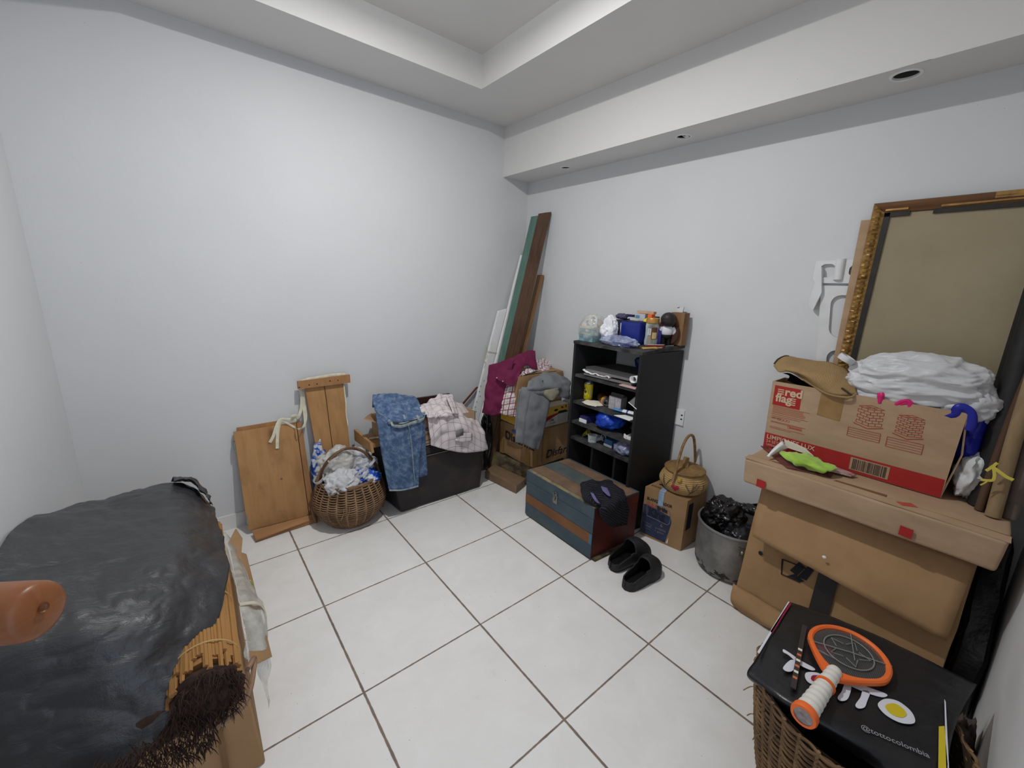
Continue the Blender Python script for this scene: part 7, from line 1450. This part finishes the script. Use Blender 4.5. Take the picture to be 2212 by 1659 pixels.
rows = [[V((-2.68, -.44, .38)), V((-2.60, -.405, .40)), V((-2.45, -.385, .40)), V((-2.32, -.39, .40)), V((-2.25, -.43, .36))],
    [V((-2.68, -.50, .52)), V((-2.60, -.44, .52)), V((-2.45, -.40, .515)), V((-2.315, -.405, .505)), V((-2.235, -.50, .43))],
    [V((-2.682, -.66, .60)), V((-2.59, -.62, .585)), V((-2.45, -.58, .57)), V((-2.32, -.60, .55)), V((-2.222, -.72, .46))],
    [V((-2.682, -.92, .70)), V((-2.585, -.92, .645)), V((-2.45, -.92, .605)), V((-2.33, -.94, .575)), V((-2.213, -1.00, .475))],
    [V((-2.682, -1.18, .70)), V((-2.58, -1.20, .66)), V((-2.46, -1.22, .625)), V((-2.35, -1.25, .595)), V((-2.222, -1.22, .495))],
    [V((-2.68, -1.38, .66)), V((-2.57, -1.40, .64)), V((-2.47, -1.415, .62)), V((-2.375, -1.40, .575)), V((-2.255, -1.36, .48))],
    [V((-2.67, -1.44, .57)), V((-2.57, -1.46, .55)), V((-2.47, -1.47, .54)), V((-2.385, -1.46, .50)), V((-2.275, -1.44, .46))],
    [V((-2.665, -1.48, .42)), V((-2.57, -1.51, .41)), V((-2.48, -1.525, .415)), V((-2.40, -1.52, .42)), V((-2.30, -1.49, .435))],
    [V((-2.66, -1.51, .27)), V((-2.57, -1.555, .27)), V((-2.50, -1.575, .30)), V((-2.43, -1.57, .35)), V((-2.34, -1.52, .41))]]
b = MB(); b.grid(rows, BSH, 130, 200, wr=.007, ws=6, seed=5, crk=.013, cs=6); obj('sheet', b, t, solid=.002, angle=80)
b = MB(); b.grid([[V((-2.255, -.46, .47)), V((-2.30, -.40, .505)), V((-2.36, -.385, .515))], [V((-2.238, -.52, .485)), V((-2.285, -.45, .535)), V((-2.35, -.42, .545))], [V((-2.228, -.66, .485)), V((-2.275, -.56, .56)), V((-2.34, -.52, .572))]], BSH, 40, 40, wr=.006, ws=18, seed=8, crk=.012, cs=16); obj('gathered_corner', b, t, solid=.002)
b = MB(); b.blob((-2.52, -.98, .46), (.13, .46, .12), BLACKM, seed=3, amp=.1, sub=4, floor=.337); single('covered_bundle', b, 'bulky dark bundle hidden under the black plastic sheet', 'bundle')
t = thing('clear_plastic_bag', 'clear plastic bag hanging down the side of the left carton beside the straw roll', 'plastic bag', (-2.19, -1.2, .3))
b = MB(); b.grid([[V((-2.215, -.74, .395)), V((-2.195, -.72, .375)), V((-2.18, -.74, .34))], [V((-2.212, -.92, .40)), V((-2.18, -.90, .37)), V((-2.165, -.92, .32))], [V((-2.207, -1.10, .405)), V((-2.168, -1.08, .37)), V((-2.150, -1.10, .30))], [V((-2.205, -1.22, .40)), V((-2.150, -1.22, .36)), V((-2.142, -1.22, .28))], [V((-2.205, -1.32, .38)), V((-2.160, -1.34, .33)), V((-2.155, -1.36, .25))], [V((-2.208, -1.40, .34)), V((-2.182, -1.42, .26)), V((-2.18, -1.44, .16))]], FILM, 24, 34, wr=.008, ws=14, seed=5, fold=.006, fs=16); obj('film', b, t, solid=.001)
b = MB(); b.tube(spline([V((-2.205, -1.24, .40)), V((-2.165, -1.24, .385)), V((-2.145, -1.235, .355)), V((-2.140, -1.25, .32)), V((-2.155, -1.30, .29)), V((-2.18, -1.35, .27))], 30), .0065, M('film_hem', S(214, 206, 186), rough=.35, tw=.2), n=7, flat=(.5, 1.2, (0, 0, 1))); obj('hem', b, t)
b = MB(); b.poly([V((-2.160, -1.09, .372)), V((-2.158, -1.10, .372)), V((-2.151, -1.105, .345)), V((-2.155, -1.085, .345))], M('green_sticker', S(176, 226, 110), rough=.5), thick=(.001, 0, 0)); obj('green_sticker', b, t)

# ------------------------------------------------------------------ wooden chair arm at the left edge
e0, e1 = U(92, 1318, ((-2.454, -1.81, .94), FW)), U(-260, 1345, ((-2.50, -1.78, .93), FW))
t = thing('wooden_chair', 'rounded orange-brown wooden chair arm jutting in at the left edge above the black plastic', 'chair', V((-2.6, -1.95, 0)))
AW = wood('varnished_orange_wood', S(150, 96, 60), S(124, 74, 44), S(84, 50, 30), rough=.35, ls=1.2, ws=9)
d_ = (e1-e0).normalized(); b = MB(); pts = [e0+d_*s_ for s_ in (0, .002, .006, .012, .03, .08, .15, .24)]; rr = [.012, .030, .038, .041, .042, .043, .042, .040]
b.tube(pts, rr, AW, n=32); obj('arm', b, t)
b = MB(); b.lathe([(.0005, -.001), (.005, -.0005), (.0065, .001), (.007, .003)], e0-d_*.0005+V((0, 0, .004)), M('wood_plug', S(120, 76, 44), rough=.4), n=20, rot=V((0, 0, 1)).rotation_difference(-d_).to_matrix(), caps=False); obj('screw_plug', b, t)
lp_ = e0+d_*.215; b = MB(); b.tube([lp_, V((lp_.x, lp_.y, .002))], .022, AW, n=16); obj('leg', b, t)
